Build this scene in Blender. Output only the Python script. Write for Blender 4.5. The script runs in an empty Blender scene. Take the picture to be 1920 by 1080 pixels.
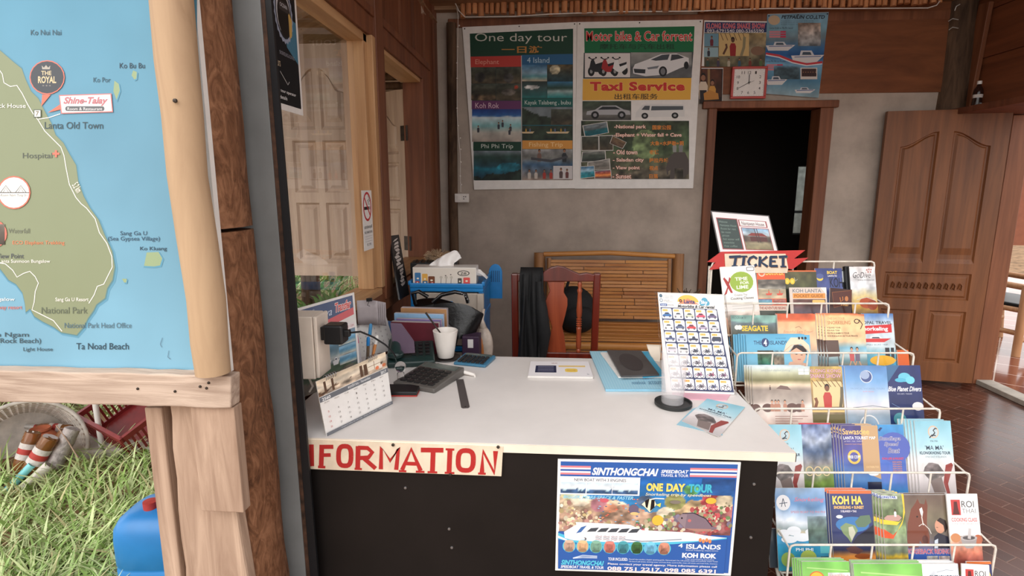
import bpy, bmesh, math, random
import numpy as np
from mathutils import Matrix, Vector
SC = bpy.context.scene
COL = SC.collection
R = math.radians
PI = math.pi

# ------------------------------------------------------------------ camera, sky, sun, exposure
EYE = 1.42
FPX = 1050.0
PITCH, YAW = R(10.25), R(4.0)
cam_data = bpy.data.cameras.new('camera')
cam_data.sensor_width = 36.0
cam_data.lens = FPX / 1920 * 36.0
cam_data.clip_start = 0.05
cam = bpy.data.objects.new('camera', cam_data)
cam.location = (0, 0, EYE)
cam.rotation_euler = (PI / 2 - PITCH, 0, YAW)
COL.objects.link(cam)
SC.camera = cam

SC.view_settings.view_transform = 'Standard'
SC.view_settings.look = 'None'
SC.view_settings.gamma = 1.0
SC.view_settings.use_curve_mapping = False
SC.view_settings.exposure = 0.55

world = bpy.data.worlds.new('overcast_sky')
SC.world = world
world.use_nodes = True
wn = world.node_tree.nodes
wl = world.node_tree.links
wn.clear()
w_out = wn.new('ShaderNodeOutputWorld')
w_bg = wn.new('ShaderNodeBackground')
w_tc = wn.new('ShaderNodeTexCoord')
w_sep = wn.new('ShaderNodeSeparateXYZ')
w_ramp = wn.new('ShaderNodeValToRGB')
w_ramp.color_ramp.elements[0].position = 0.0
w_ramp.color_ramp.elements[0].color = (0.95, 0.93, 0.90, 1)
w_ramp.color_ramp.elements[1].position = 0.6
w_ramp.color_ramp.elements[1].color = (1.0, 1.0, 1.02, 1)
wl.new(w_tc.outputs['Generated'], w_sep.inputs[0])
wl.new(w_sep.outputs['Z'], w_ramp.inputs[0])
wl.new(w_ramp.outputs[0], w_bg.inputs['Color'])
wl.new(w_bg.outputs[0], w_out.inputs[0])
w_bg.inputs['Strength'].default_value = 1.35

sun_d = bpy.data.lights.new('sun', 'SUN')
sun_d.energy = 1.1
sun_d.angle = R(50)
sun_d.color = (1.0, 0.96, 0.9)
sun = bpy.data.objects.new('sun', sun_d)
sun.rotation_euler = (R(48), R(-8), R(-18))
sun.location = (-1, -3, 6)
COL.objects.link(sun)
SUN_WORLD_DONE = True

# ------------------------------------------------------------------ where a pixel of the 1920x1080 frame meets a plane of the place
_fw = Vector((-math.sin(YAW) * math.cos(PITCH), math.cos(YAW) * math.cos(PITCH), -math.sin(PITCH)))
_rt = Vector((math.cos(YAW), math.sin(YAW), 0))
_up = _rt.cross(_fw)
_C = Vector((0, 0, EYE))
def ray(x, y): return _fw + _rt * ((x - 960) / FPX) + _up * ((540 - y) / FPX)
def onZ(x, y, z):
    r = ray(x, y); return _C + r * ((z - EYE) / r.z)
def onY(x, y, Y):
    r = ray(x, y); return _C + r * (Y / r.y)
def onX(x, y, X):
    r = ray(x, y); return _C + r * (X / r.x)
def onP(x, y, p0, n):
    r = ray(x, y); return _C + r * ((Vector(p0) - _C).dot(n) / r.dot(n))

# ------------------------------------------------------------------ colour and materials
def lin(c):
    c = np.asarray(c, float)
    if c.max() > 1.001: c = c / 255.0
    return np.where(c <= 0.04045, c / 12.92, ((c + 0.055) / 1.055) ** 2.4)
def L4(c):
    l = lin(c); return (float(l[0]), float(l[1]), float(l[2]), 1.0)
MATS = {}
def _new(name):
    m = bpy.data.materials.new(name); m.use_nodes = True
    nt = m.node_tree; b = nt.nodes['Principled BSDF']
    MATS[name] = m
    return m, nt, b
def _noise(nt, scale, detail=4, mapping=None, rough=0.6, dist=0.0):
    tc = nt.nodes.new('ShaderNodeTexCoord'); mp = nt.nodes.new('ShaderNodeMapping')
    if mapping: mp.inputs['Scale'].default_value = mapping
    nz = nt.nodes.new('ShaderNodeTexNoise')
    nz.inputs['Scale'].default_value = scale; nz.inputs['Detail'].default_value = detail
    nz.inputs['Roughness'].default_value = rough; nz.inputs['Distortion'].default_value = dist
    nt.links.new(tc.outputs['Object'], mp.inputs[0]); nt.links.new(mp.outputs[0], nz.inputs[0])
    return nz
def _ramp(nt, src, stops):
    r = nt.nodes.new('ShaderNodeValToRGB'); e = r.color_ramp.elements
    while len(e) < len(stops): e.new(0.5)
    for el, (p, c) in zip(e, stops): el.position = p; el.color = L4(c)
    nt.links.new(src, r.inputs[0]); return r
def _bump(nt, b, src, s, dist=0.01):
    bp = nt.nodes.new('ShaderNodeBump'); bp.inputs['Strength'].default_value = s; bp.inputs['Distance'].default_value = dist
    nt.links.new(src, bp.inputs['Height']); nt.links.new(bp.outputs[0], b.inputs['Normal'])
def plain(name, c, rough=0.5, metal=0.0, var=0.12, scale=18, bump=0.0, spec=0.5, coat=0.0):
    m, nt, b = _new(name)
    c = np.asarray(c, float)
    if var > 0:
        nz = _noise(nt, scale, 5)
        rp = _ramp(nt, nz.outputs['Fac'], [(0.3, c * (1 - var)), (0.7, np.minimum(c * (1 + var * 0.6), 255))])
        nt.links.new(rp.outputs[0], b.inputs['Base Color'])
        if bump: _bump(nt, b, nz.outputs['Fac'], bump)
    else:
        b.inputs['Base Color'].default_value = L4(c)
    b.inputs['Roughness'].default_value = rough; b.inputs['Metallic'].default_value = metal
    b.inputs['Specular IOR Level'].default_value = spec; b.inputs['Coat Weight'].default_value = coat
    return m
def wood(name, c0, c1, axis='Z', scale=9, stretch=0.07, rough=0.6, bump=0.15, spec=0.4, c2=None, dist=0.6):
    m, nt, b = _new(name)
    mp = {'X': (stretch, 1, 1), 'Y': (1, stretch, 1), 'Z': (1, 1, stretch)}[axis]
    nz = _noise(nt, scale * 3, 8, mp, 0.62, dist)
    big = _noise(nt, scale * 0.4, 3, tuple(max(v, 0.25) for v in mp), 0.5)
    mx = nt.nodes.new('ShaderNodeMath'); mx.operation = 'MULTIPLY_ADD'
    mx.inputs[1].default_value = 0.45; nt.links.new(big.outputs['Fac'], mx.inputs[0])
    sc = nt.nodes.new('ShaderNodeMath'); sc.operation = 'MULTIPLY'; sc.inputs[1].default_value = 0.6
    nt.links.new(nz.outputs['Fac'], sc.inputs[0]); nt.links.new(sc.outputs[0], mx.inputs[2])
    st = [(0.36, c0), (0.66, c1)]
    if c2 is not None: st = [(0.33, c0), (0.5, c1), (0.68, c2)]
    rp = _ramp(nt, mx.outputs[0], st)
    nt.links.new(rp.outputs[0], b.inputs['Base Color'])
    b.inputs['Roughness'].default_value = rough; b.inputs['Specular IOR Level'].default_value = spec
    if bump: _bump(nt, b, nz.outputs['Fac'], bump, 0.006)
    return m
def printed(name, rough, spec=0.4, coat=0.0):
    m, nt, b = _new(name)
    at = nt.nodes.new('ShaderNodeAttribute'); at.attribute_name = 'Col'
    nt.links.new(at.outputs['Color'], b.inputs['Base Color'])
    b.inputs['Roughness'].default_value = rough; b.inputs['Specular IOR Level'].default_value = spec
    b.inputs['Coat Weight'].default_value = coat; b.inputs['Coat Roughness'].default_value = 0.06
    if name == 'print_vinyl':  # vinyl bump: slack folds
        nz = _noise(nt, 5, 3, (1, 1, 0.35)); _bump(nt, b, nz.outputs['Fac'], 0.25, 0.02)
    return m
def glass(name, tint=(1, 1, 1), rough=0.0, ior=1.45):
    m, nt, b = _new(name)
    b.inputs['Base Color'].default_value = (*tint, 1); b.inputs['Transmission Weight'].default_value = 1.0
    b.inputs['Roughness'].default_value = rough; b.inputs['IOR'].default_value = ior
    return m

# ------------------------------------------------------------------ mesh builder
class MB:
    def __init__(s): s.v = []; s.f = []; s.m = []; s.c = []; s.T = Matrix.Identity(4)
    def add(s, vs, fs, mat=0, col=None):
        n = len(s.v)
        s.v += [tuple(s.T @ Vector(v)) for v in vs]
        for i, f in enumerate(fs):
            s.f.append([n + k for k in f]); s.m.append(mat)
            s.c.append(col)
        return s
    def box(s, c, d, rot=None, mat=0, taper=None, col=None):
        x, y, z = d[0] / 2, d[1] / 2, d[2] / 2
        vs = [Vector((sx * x, sy * y, sz * z)) for sz in (-1, 1) for sy in (-1, 1) for sx in (-1, 1)]
        if taper:
            for v in vs[4:]: v.x *= taper[0]; v.y *= taper[1]
        M = rot.to_matrix() if hasattr(rot, 'to_matrix') else rot
        if M is not None: vs = [M @ v for v in vs]
        vs = [v + Vector(c) for v in vs]
        return s.add(vs, [(0, 2, 3, 1), (4, 5, 7, 6), (0, 1, 5, 4), (2, 6, 7, 3), (0, 4, 6, 2), (1, 3, 7, 5)], mat, col)
    def span(s, a, b, mat=0, col=None):
        return s.box([(a[i] + b[i]) / 2 for i in range(3)], [abs(b[i] - a[i]) for i in range(3)], None, mat, None, col)
    def bar(s, a, b, w, h, up=(0, 0, 1), mat=0, ext=0.0, col=None):
        a, b = Vector(a), Vector(b); d = (b - a); L = d.length; d.normalize()
        u = Vector(up); sd = d.cross(u)
        if sd.length < 1e-4: sd = d.cross(Vector((1, 0, 0)))
        sd.normalize(); u = sd.cross(d).normalized()
        M = Matrix((sd, d, u)).transposed()
        return s.box((a + b) / 2, (w, L + 2 * ext, h), M, mat, None, col)
    def tube(s, pts, r, n=8, closed=False, caps=True, mat=0, col=None):
        P = [Vector(p) for p in pts]; k = len(P)
        rs = r if hasattr(r, '__len__') else [r] * k
        tang = []
        for i in range(k):
            if closed: t = P[(i + 1) % k] - P[i - 1]
            else: t = P[min(i + 1, k - 1)] - P[max(i - 1, 0)]
            tang.append(t.normalized() if t.length > 1e-9 else Vector((0, 0, 1)))
        u = tang[0].orthogonal().normalized(); vs = []
        for i in range(k):
            u = (u - tang[i] * u.dot(tang[i]))
            u = u.normalized() if u.length > 1e-6 else tang[i].orthogonal().normalized()
            w = tang[i].cross(u)
            for j in range(n):
                a = 2 * PI * j / n
                vs.append(P[i] + (u * math.cos(a) + w * math.sin(a)) * rs[i])
        fs = []
        for i in range(k if closed else k - 1):
            i2 = (i + 1) % k
            for j in range(n):
                j2 = (j + 1) % n
                fs.append((i * n + j, i * n + j2, i2 * n + j2, i2 * n + j))
        if caps and not closed:
            fs.append(tuple(range(n - 1, -1, -1))); fs.append(tuple(range((k - 1) * n, k * n)))
        return s.add(vs, fs, mat, col)
    def lathe(s, prof, n=24, c=(0, 0, 0), M=None, mat=0, col=None, cap=True):
        vs = []; k = len(prof); c = Vector(c)
        for r, z in prof:
            for j in range(n):
                a = 2 * PI * j / n; v = Vector((r * math.cos(a), r * math.sin(a), z))
                vs.append((M @ v if M else v) + c)
        fs = [(i * n + j, i * n + (j + 1) % n, (i + 1) * n + (j + 1) % n, (i + 1) * n + j) for i in range(k - 1) for j in range(n)]
        if cap:
            if prof[0][0] > 1e-5: fs.append(tuple(range(n - 1, -1, -1)))
            if prof[-1][0] > 1e-5: fs.append(tuple(range((k - 1) * n, k * n)))
        return s.add(vs, fs, mat, col)
    def ball(s, c, r, n=16, m=10, M=None, mat=0, col=None):
        rx, ry, rz = r if hasattr(r, '__len__') else (r, r, r)
        vs = []; c = Vector(c)
        for i in range(m + 1):
            t = PI * i / m
            for j in range(n):
                a = 2 * PI * j / n
                v = Vector((rx * math.sin(t) * math.cos(a), ry * math.sin(t) * math.sin(a), -rz * math.cos(t)))
                vs.append((M @ v if M else v) + c)
        fs = [(i * n + j, i * n + (j + 1) % n, (i + 1) * n + (j + 1) % n, (i + 1) * n + j) for i in range(m) for j in range(n)]
        return s.add(vs, fs, mat, col)
    def prism(s, poly, fn, d0, d1, mat=0, col=None):
        """poly in 2D, fn(u, v, d) -> point; a solid slab between d0 and d1"""
        n = len(poly)
        vs = [fn(u, v, d0) for u, v in poly] + [fn(u, v, d1) for u, v in poly]
        fs = [tuple(range(n - 1, -1, -1)), tuple(range(n, 2 * n))] + [(i, (i + 1) % n, n + (i + 1) % n, n + i) for i in range(n)]
        return s.add(vs, fs, mat, col)
    def grid(s, fn, nu, nv, mat=0, cols=None):
        vs = [fn(i / nu, j / nv) for j in range(nv + 1) for i in range(nu + 1)]
        fs = [(j * (nu + 1) + i, j * (nu + 1) + i + 1, (j + 1) * (nu + 1) + i + 1, (j + 1) * (nu + 1) + i) for j in range(nv) for i in range(nu)]
        n0 = len(s.c); s.add(vs, fs, mat)
        if cols is not None:
            for k, f in enumerate(fs): s.c[n0 + k] = [cols[q] for q in f]
        return s
    def build(s, name, mat, parent=None, smooth=None, bev=0.0, solid=0.0, sub=0, seg=2):
        me = bpy.data.meshes.new(name)
        me.from_pydata(s.v, [], s.f)
        mats = mat if isinstance(mat, (list, tuple)) else [mat]
        for m in mats: me.materials.append(MATS[m] if isinstance(m, str) else m)
        if len(mats) > 1: me.polygons.foreach_set('material_index', s.m)
        if any(c is not None for c in s.c):
            at = me.color_attributes.new('Col', 'FLOAT_COLOR', 'CORNER')
            buf = []
            for f, c in zip(s.f, s.c):
                if c is None: buf += [0.8, 0.8, 0.8, 1.0] * len(f)
                elif hasattr(c[0], '__len__'):
                    for q in c: buf += [q[0], q[1], q[2], 1.0]
                else: buf += [c[0], c[1], c[2], 1.0] * len(f)
            at.data.foreach_set('color', buf)
        if smooth is not None:
            me.polygons.foreach_set('use_smooth', [True] * len(s.f))
            if smooth < 179: me.set_sharp_from_angle(angle=R(smooth))
        me.update()
        o = bpy.data.objects.new(name, me); COL.objects.link(o)
        if parent is not None: o.parent = parent
        if solid:
            md = o.modifiers.new('solid', 'SOLIDIFY'); md.thickness = solid; md.offset = 0
        if bev:
            md = o.modifiers.new('bevel', 'BEVEL'); md.width = bev; md.segments = seg; md.limit_method = 'ANGLE'; md.angle_limit = R(40)
        if sub:
            md = o.modifiers.new('sub', 'SUBSURF'); md.levels = sub; md.render_levels = sub
        return o
def thing(name, label, cat, loc=(0, 0, 0), rz=0.0, group=None, rot=None):
    o = bpy.data.objects.new(name, None); COL.objects.link(o)
    o.empty_display_size = 0.05
    o.location = loc; o.rotation_euler = rot if rot is not None else (0, 0, rz)
    return tag(o, label, cat, group)
def tag(o, label, cat, group=None, kind=None):
    o['label'] = label; o['category'] = cat
    if group: o['group'] = group
    if kind: o['kind'] = kind
    return o
def struct(o, label=None, cat=None):
    o['kind'] = 'structure'
    if label: o['label'] = label
    if cat: o['category'] = cat
    return o
def dup(root, loc=None, rz=None, label=None, group=None, parent=None):
    c = root.copy(); COL.objects.link(c)
    if parent is not None: c.parent = parent
    if loc is not None: c.location = loc
    if rz is not None: c.rotation_euler = (0, 0, rz)
    if label: c['label'] = label
    if group: c['group'] = group
    for ch in list(root.children): dup(ch, parent=c)
    return c
def frame(org, xa, ya):
    """a local frame: columns x axis, y axis (both made unit length), normal, origin"""
    x = Vector(xa).normalized(); n = x.cross(Vector(ya)).normalized(); y = n.cross(x)
    M = Matrix((x, y, n)).transposed().to_4x4(); M.translation = Vector(org)
    return M
def place(o, M):
    o.matrix_world = M; return o

# ------------------------------------------------------------------ printing: pictures, shapes and lettering laid on a sheet
_rng = np.random.RandomState(7)
def fbm(nx, ny, sx, sy, seed, octs=4):
    rs = np.random.RandomState(seed); out = np.zeros((ny, nx)); amp = 1.0; tot = 0
    for o in range(octs):
        gx, gy = int(sx * 2 ** o) + 2, int(sy * 2 ** o) + 2
        g = rs.rand(gy, gx)
        xs = np.linspace(0, gx - 1.001, nx); ys = np.linspace(0, gy - 1.001, ny)
        x0 = xs.astype(int); y0 = ys.astype(int); fx = xs - x0; fy = ys - y0
        fx = fx * fx * (3 - 2 * fx); fy = fy * fy * (3 - 2 * fy)
        a = g[y0][:, x0] * (1 - fx) + g[y0][:, x0 + 1] * fx
        b = g[y0 + 1][:, x0] * (1 - fx) + g[y0 + 1][:, x0 + 1] * fx
        out += amp * (a * (1 - fy)[:, None] + b * fy[:, None]); tot += amp; amp *= 0.55
    return out / tot
def picture(nx, ny, stops, seed=1, amp=0.12, fine=0.18, warp=0.08, hills=(), blobs=()):
    """stops [(t, rgb)] from top to bottom; hills (rgb, height at left, at right, roughness); blobs (rgb, x, y, rx, ry)"""
    Yg, Xg = np.mgrid[0:ny, 0:nx]; t = Yg / max(ny - 1, 1); x = Xg / max(nx - 1, 1)
    n1 = fbm(nx, ny, 3, 3, seed); n2 = fbm(nx, ny, max(nx // 6, 4), max(ny // 6, 4), seed + 1, 3)
    tt = np.clip(t + (n1 - 0.5) * warp, 0, 1)
    ps = [p for p, c in stops]; cs = np.array([c for p, c in stops], float)
    img = np.stack([np.interp(tt, ps, cs[:, k]) for k in range(3)], -1)
    for hi, (rgb, hl, hr, ro) in enumerate(hills):
        prof = hl + (hr - hl) * x[0] + (fbm(nx, 2, 5, 1, seed + 31 + hi, 5)[0] - 0.5) * ro
        mk = t > 1 - prof[None, :]
        img[mk] = (np.array(rgb, float) * (0.6 + 0.8 * n2[..., None]))[mk]
    for rgb, bx, by, rx, ry in blobs:
        mk = ((x - bx) / rx) ** 2 + ((t - by) / ry) ** 2 < 1
        img[mk] = (np.array(rgb, float) * (0.75 + 0.5 * n2[..., None]))[mk]
    img = img * (1 + (n1[..., None] - 0.5) * 2 * amp + (n2[..., None] - 0.5) * 2 * fine)
    return np.clip(img, 0, 255)
_glyphs = {}
def glyphs(body, weight=0.0, shear=0.0, space=1.0):
    key = (body, weight, shear, space)
    if key not in _glyphs:
        cu = bpy.data.curves.new('lettering', 'FONT'); cu.body = body; cu.size = 1.0; cu.fill_mode = 'FRONT'
        cu.offset = weight; cu.shear = shear; cu.space_character = space; cu.resolution_u = 3
        ob = bpy.data.objects.new('lettering', cu); COL.objects.link(ob)
        me = bpy.data.meshes.new_from_object(ob.evaluated_get(bpy.context.evaluated_depsgraph_get()))
        vs = [(v.co.x, v.co.y) for v in me.vertices]; fs = [tuple(p.vertices) for p in me.polygons]
        COL.objects.unlink(ob); bpy.data.objects.remove(ob); bpy.data.curves.remove(cu); bpy.data.meshes.remove(me)
        if vs:
            xs = [v[0] for v in vs]; ys = [v[1] for v in vs]; bb = (min(xs), min(ys), max(xs), max(ys))
        else: bb = (0, 0, 1, 1)
        _glyphs[key] = (vs, fs, bb)
    return _glyphs[key]
class Art:
    """printed artwork; coordinates (u right, v DOWN) on a sheet; fn(u, v, d) maps them with d metres off the sheet"""
    def __init__(s, fn, eps=0.00012): s.fn = fn; s.b = MB(); s.d = eps; s.eps = eps
    def lift(s, k=1): s.d += s.eps * k
    def poly(s, pts, c):
        s.b.add([s.fn(u, v, s.d) for u, v in pts][::-1], [tuple(range(len(pts)))], 0, tuple(lin(c))); s.lift(0.08); return s
    def rect(s, u0, v0, u1, v1, c): return s.poly([(u0, v0), (u1, v0), (u1, v1), (u0, v1)], c)
    def rrect(s, u0, v0, u1, v1, r, c, n=4):
        pts = []
        for cx, cy, a0 in ((u1 - r, v0 + r, -90), (u1 - r, v1 - r, 0), (u0 + r, v1 - r, 90), (u0 + r, v0 + r, 180)):
            for k in range(n + 1):
                a = R(a0 + 90 * k / n); pts.append((cx + r * math.cos(a), cy + r * math.sin(a)))
        return s.poly(pts, c)
    def ell(s, u, v, ru, rv, c, n=20, a0=0, a1=360):
        full = a1 - a0 >= 360
        pts = [(u + ru * math.cos(R(a0 + (a1 - a0) * k / n)), v + rv * math.sin(R(a0 + (a1 - a0) * k / n))) for k in range(n if full else n + 1)]
        return s.poly(pts, c)
    def ring(s, u, v, ru, rv, w, c, n=24):
        s.line([(u + ru * math.cos(2 * PI * k / n), v + rv * math.sin(2 * PI * k / n)) for k in range(n + 1)], w, c)
    def line(s, pts, w, c):
        vs = []; n = len(pts)
        for i, (u, v) in enumerate(pts):
            a = pts[max(i - 1, 0)]; b = pts[min(i + 1, n - 1)]
            dx, dy = b[0] - a[0], b[1] - a[1]; L = math.hypot(dx, dy) or 1
            nx, ny = -dy / L * w / 2, dx / L * w / 2
            vs += [(u + nx, v + ny), (u - nx, v - ny)]
        s.b.add([s.fn(u, v, s.d) for u, v in vs], [(2 * i, 2 * i + 1, 2 * i + 3, 2 * i + 2)[::-1] for i in range(n - 1)], 0, tuple(lin(c)))
        s.lift(0.08); return s
    def pic(s, u0, v0, u1, v1, img, quad=None):
        ny, nx = img.shape[:2]; li = lin(img / 255.0)
        cols = [tuple(li[j, i]) for j in range(ny - 1, -1, -1) for i in range(nx)]
        if quad:
            (a, b, c, d) = quad
            def q(i, j):
                top = [a[k] + (b[k] - a[k]) * i for k in (0, 1)]; bot = [d[k] + (c[k] - d[k]) * i for k in (0, 1)]
                return s.fn(bot[0] + (top[0] - bot[0]) * j, bot[1] + (top[1] - bot[1]) * j, s.d)
            s.b.grid(q, nx - 1, ny - 1, 0, cols)
        else:
            s.b.grid(lambda i, j: s.fn(u0 + (u1 - u0) * i, v1 + (v0 - v1) * j, s.d), nx - 1, ny - 1, 0, cols)
        s.lift(0.3); return s
    def text(s, body, u0, v0, u1, v1, c, weight=0.0, shear=0.0, outline=None, ow=0.03, rot=0.0, space=1.0, fit=True):
        """lettering fitted to the box u0..u1, v0..v1 (v0 above v1)"""
        base = glyphs(body, weight, shear, space)[2]
        for col, w in (([(outline, weight + ow)] if outline is not None else []) + [(c, weight)]):
            vs, fs, bb = glyphs(body, w, shear, space)
            if not fs: continue
            W = max(base[2] - base[0], 1e-6); Hh = max(base[3] - base[1], 1e-6)
            cu, cv = (u0 + u1) / 2, (v0 + v1) / 2; ca, sa = math.cos(R(rot)), math.sin(R(rot)); out = []
            for x, y in vs:
                du = ((x - base[0]) / W - 0.5) * (u1 - u0); dv = (0.5 - (y - base[1]) / Hh) * (v1 - v0)
                out.append(s.fn(cu + du * ca - dv * sa, cv + du * sa + dv * ca, s.d))
            s.b.add(out, fs, 0, tuple(lin(col))); s.lift(0.3)
        return s
    # little drawings
    def car(s, u, v, w, h, c, glassc=(60, 66, 76), kind=0):
        X = lambda a: u + w * a
        Yv = lambda b: v + h * (1 - b)
        if kind == 1: body = [(0, .2), (0, .5), (.1, .9), (.2, 1), (.93, 1), (1, .75), (1, .2)]
        elif kind == 2: body = [(0, .25), (0, .55), (.38, .6), (.45, .95), (.68, .95), (.75, .6), (1, .58), (1, .25)]
        else: body = [(0, .22), (.02, .5), (.2, .62), (.34, .95), (.68, .97), (.85, .64), (.98, .55), (1, .22)]
        s.poly([(X(a), Yv(b)) for a, b in body], c)
        if kind == 1: win = [(.12, .6), (.2, .9), (.9, .9), (.95, .62)]
        elif kind == 2: win = [(.42, .62), (.48, .88), (.65, .88), (.71, .62)]
        else: win = [(.26, .63), (.37, .88), (.66, .88), (.78, .65)]
        s.poly([(X(a), Yv(b)) for a, b in win], glassc)
        for a in (.2, .8):
            s.ell(X(a), Yv(.2), w * .09, w * .09, (24, 24, 26), 12); s.ell(X(a), Yv(.2), w * .045, w * .045, (150, 150, 155), 8)
    def bike(s, u, v, w, h, c, push=False):
        X = lambda a: u + w * a
        Yv = lambda b: v + h * (1 - b)
        r = w * .19
        for a in (.2, .8): s.ring(X(a), Yv(.26), r, r, w * .06, (30, 30, 34), 14)
        lw = w * (.04 if push else .12)
        s.line([(X(.2), Yv(.26)), (X(.45), Yv(.55)), (X(.72), Yv(.6)), (X(.8), Yv(.26))], lw, c)
        s.line([(X(.45), Yv(.3)), (X(.66), Yv(.36)), (X(.74), Yv(.78))], lw, c)
        s.line([(X(.3), Yv(.66)), (X(.56), Yv(.66))], w * .09, (30, 30, 34))
        s.line([(X(.66), Yv(.9)), (X(.78), Yv(.82)), (X(.8), Yv(.66))], w * .045, (40, 40, 44))
        if not push: s.poly([(X(.38), Yv(.28)), (X(.6), Yv(.28)), (X(.66), Yv(.5)), (X(.42), Yv(.5))], (70, 70, 76))
    def boat(s, u, v, w, h, c, top=(235, 235, 235)):
        X = lambda a: u + w * a
        Yv = lambda b: v + h * (1 - b)
        s.poly([(X(.25), Yv(.5)), (X(.3), Yv(.9)), (X(.62), Yv(.9)), (X(.72), Yv(.5))], top)
        s.poly([(X(.33), Yv(.6)), (X(.36), Yv(.8)), (X(.58), Yv(.8)), (X(.62), Yv(.6))], (70, 85, 100))
        s.poly([(X(0), Yv(.55)), (X(.08), Yv(.05)), (X(.75), Yv(.05)), (X(1), Yv(.6))], c)
    def person(s, u, v, h, shirt=(60, 60, 70), skin=(150, 105, 80), hair=(35, 26, 22), legs=None):
        s.poly([(u - h * .14, v), (u - h * .17, v - h * .5), (u - h * .1, v - h * .66), (u + h * .1, v - h * .66), (u + h * .17, v - h * .5), (u + h * .14, v)], shirt)
        if legs: s.poly([(u - h * .12, v), (u - h * .13, v - h * .34), (u + h * .13, v - h * .34), (u + h * .12, v)], legs)
        s.ell(u, v - h * .85, h * .1, h * .14, hair, 12); s.ell(u, v - h * .8, h * .085, h * .11, skin, 12)
    def build(s, name, parent, mat='print_matt'): return s.b.build(name, mat, parent)
def quadfn(tl, tr, br, bl, u0, v0, u1, v1, off=0.0):
    tl, tr, br, bl = map(Vector, (tl, tr, br, bl)); n = (bl - tl).cross(tr - tl).normalized()
    def fn(u, v, d):
        a = (u - u0) / (u1 - u0); b = (v - v0) / (v1 - v0)
        return (tl * (1 - a) + tr * a) * (1 - b) + (bl * (1 - a) + br * a) * b + n * (d + off)
    return fn
def rowtext(A, lines, u0, v0, u1, dv, c, **k):
    for i, t in enumerate(lines): A.text(t, u0, v0 + i * dv, u0 + (u1 - u0) * min(1, len(t) / max(len(x) for x in lines)), v0 + i * dv + dv * .62, c, **k)
# ------------------------------------------------------------------ materials
printed('print_matt', 0.55, 0.3)
printed('print_gloss', 0.3, 0.45, 0.25)
printed('print_vinyl', 0.32, 0.4)
plain('paper', (236, 232, 228), 0.6, var=0.03)
plain('plaster', (180, 166, 154), 0.85, var=0.1, scale=5, bump=0.1, spec=0.2)
wood('plywood', (98, 54, 30), (140, 84, 50), 'X', 4, 0.2, 0.6, 0.05)
wood('red_wood', (96, 54, 34), (142, 88, 58), 'Z', 7, 0.06, 0.55, 0.1)
wood('dark_board', (86, 46, 30), (130, 76, 50), 'Z', 7, 0.06, 0.6, 0.1)
wood('right_board', (92, 48, 28), (140, 80, 48), 'Y', 5, 0.06, 0.65, 0.1)
wood('honey_wood', (160, 114, 74), (202, 160, 116), 'Z', 8, 0.05, 0.5, 0.06)
wood('honey_wood_y', (160, 114, 74), (202, 160, 116), 'Y', 8, 0.05, 0.5, 0.06)
wood('door_wood', (92, 52, 26), (140, 86, 48), 'Z', 7, 0.06, 0.45, 0.08, 0.5)
wood('shutter_wood', (156, 132, 114), (204, 182, 162), 'Z', 6, 0.08, 0.6, 0.05)
wood('stick_wood', (150, 92, 58), (222, 156, 106), 'Z', 12, 0.1, 0.6, 0.1)
wood('roof_board', (120, 88, 62), (176, 140, 108), 'X', 6, 0.08, 0.7, 0.1)
wood('weathered', (140, 116, 100), (214, 192, 174), 'X', 11, 0.09, 0.8, 0.5, 0.2, dist=1.2)
wood('weathered_z', (134, 106, 88), (198, 170, 148), 'Z', 10, 0.08, 0.8, 0.5, 0.2, dist=1.0)
wood('peeled_log', (128, 98, 70), (172, 142, 112), 'Z', 7, 0.12, 0.6, 0.15, 0.3, c2=(186, 156, 124), dist=1.0)
wood('bark_log', (54, 33, 22), (116, 78, 54), 'Z', 10, 0.45, 0.75, 0.6, 0.2, c2=(162, 116, 86), dist=2.6)
wood('old_log', (58, 44, 34), (118, 92, 72), 'Z', 8, 0.15, 0.8, 0.4, 0.2)
plain('grey_paint', (122, 124, 124), 0.5, var=0.1, scale=4)
plain('rust_edge', (70, 48, 36), 0.6, 0.2, var=0.5, scale=40)
plain('black_rubber', (20, 22, 26), 0.45, var=0.1)
plain('black_plastic', (22, 22, 24), 0.4, var=0.08)
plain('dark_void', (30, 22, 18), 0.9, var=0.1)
plain('soil', (140, 112, 86), 0.95, var=0.3, scale=9, bump=0.5, spec=0.1)
plain('concrete', (186, 178, 166), 0.9, var=0.12, scale=8)
plain('steel', (150, 150, 152), 0.35, 0.8, var=0.1, scale=30)
plain('dark_steel', (64, 56, 50), 0.5, 0.6, var=0.3, scale=40)
plain('white_plastic', (232, 226, 220), 0.4, var=0.02)
plain('white_wire', (232, 224, 212), 0.4, var=0.12, scale=30)
plain('laminate', (230, 224, 220), 0.32, var=0.04, scale=3, spec=0.45)
plain('edge_band', (238, 224, 206), 0.5, var=0.05, scale=6)
glass('clear_glass', ior=1.2)
m = glass('window_glass', (1, 1, 1)); m.node_tree.nodes['Principled BSDF'].inputs['IOR'].default_value = 1.25

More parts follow.
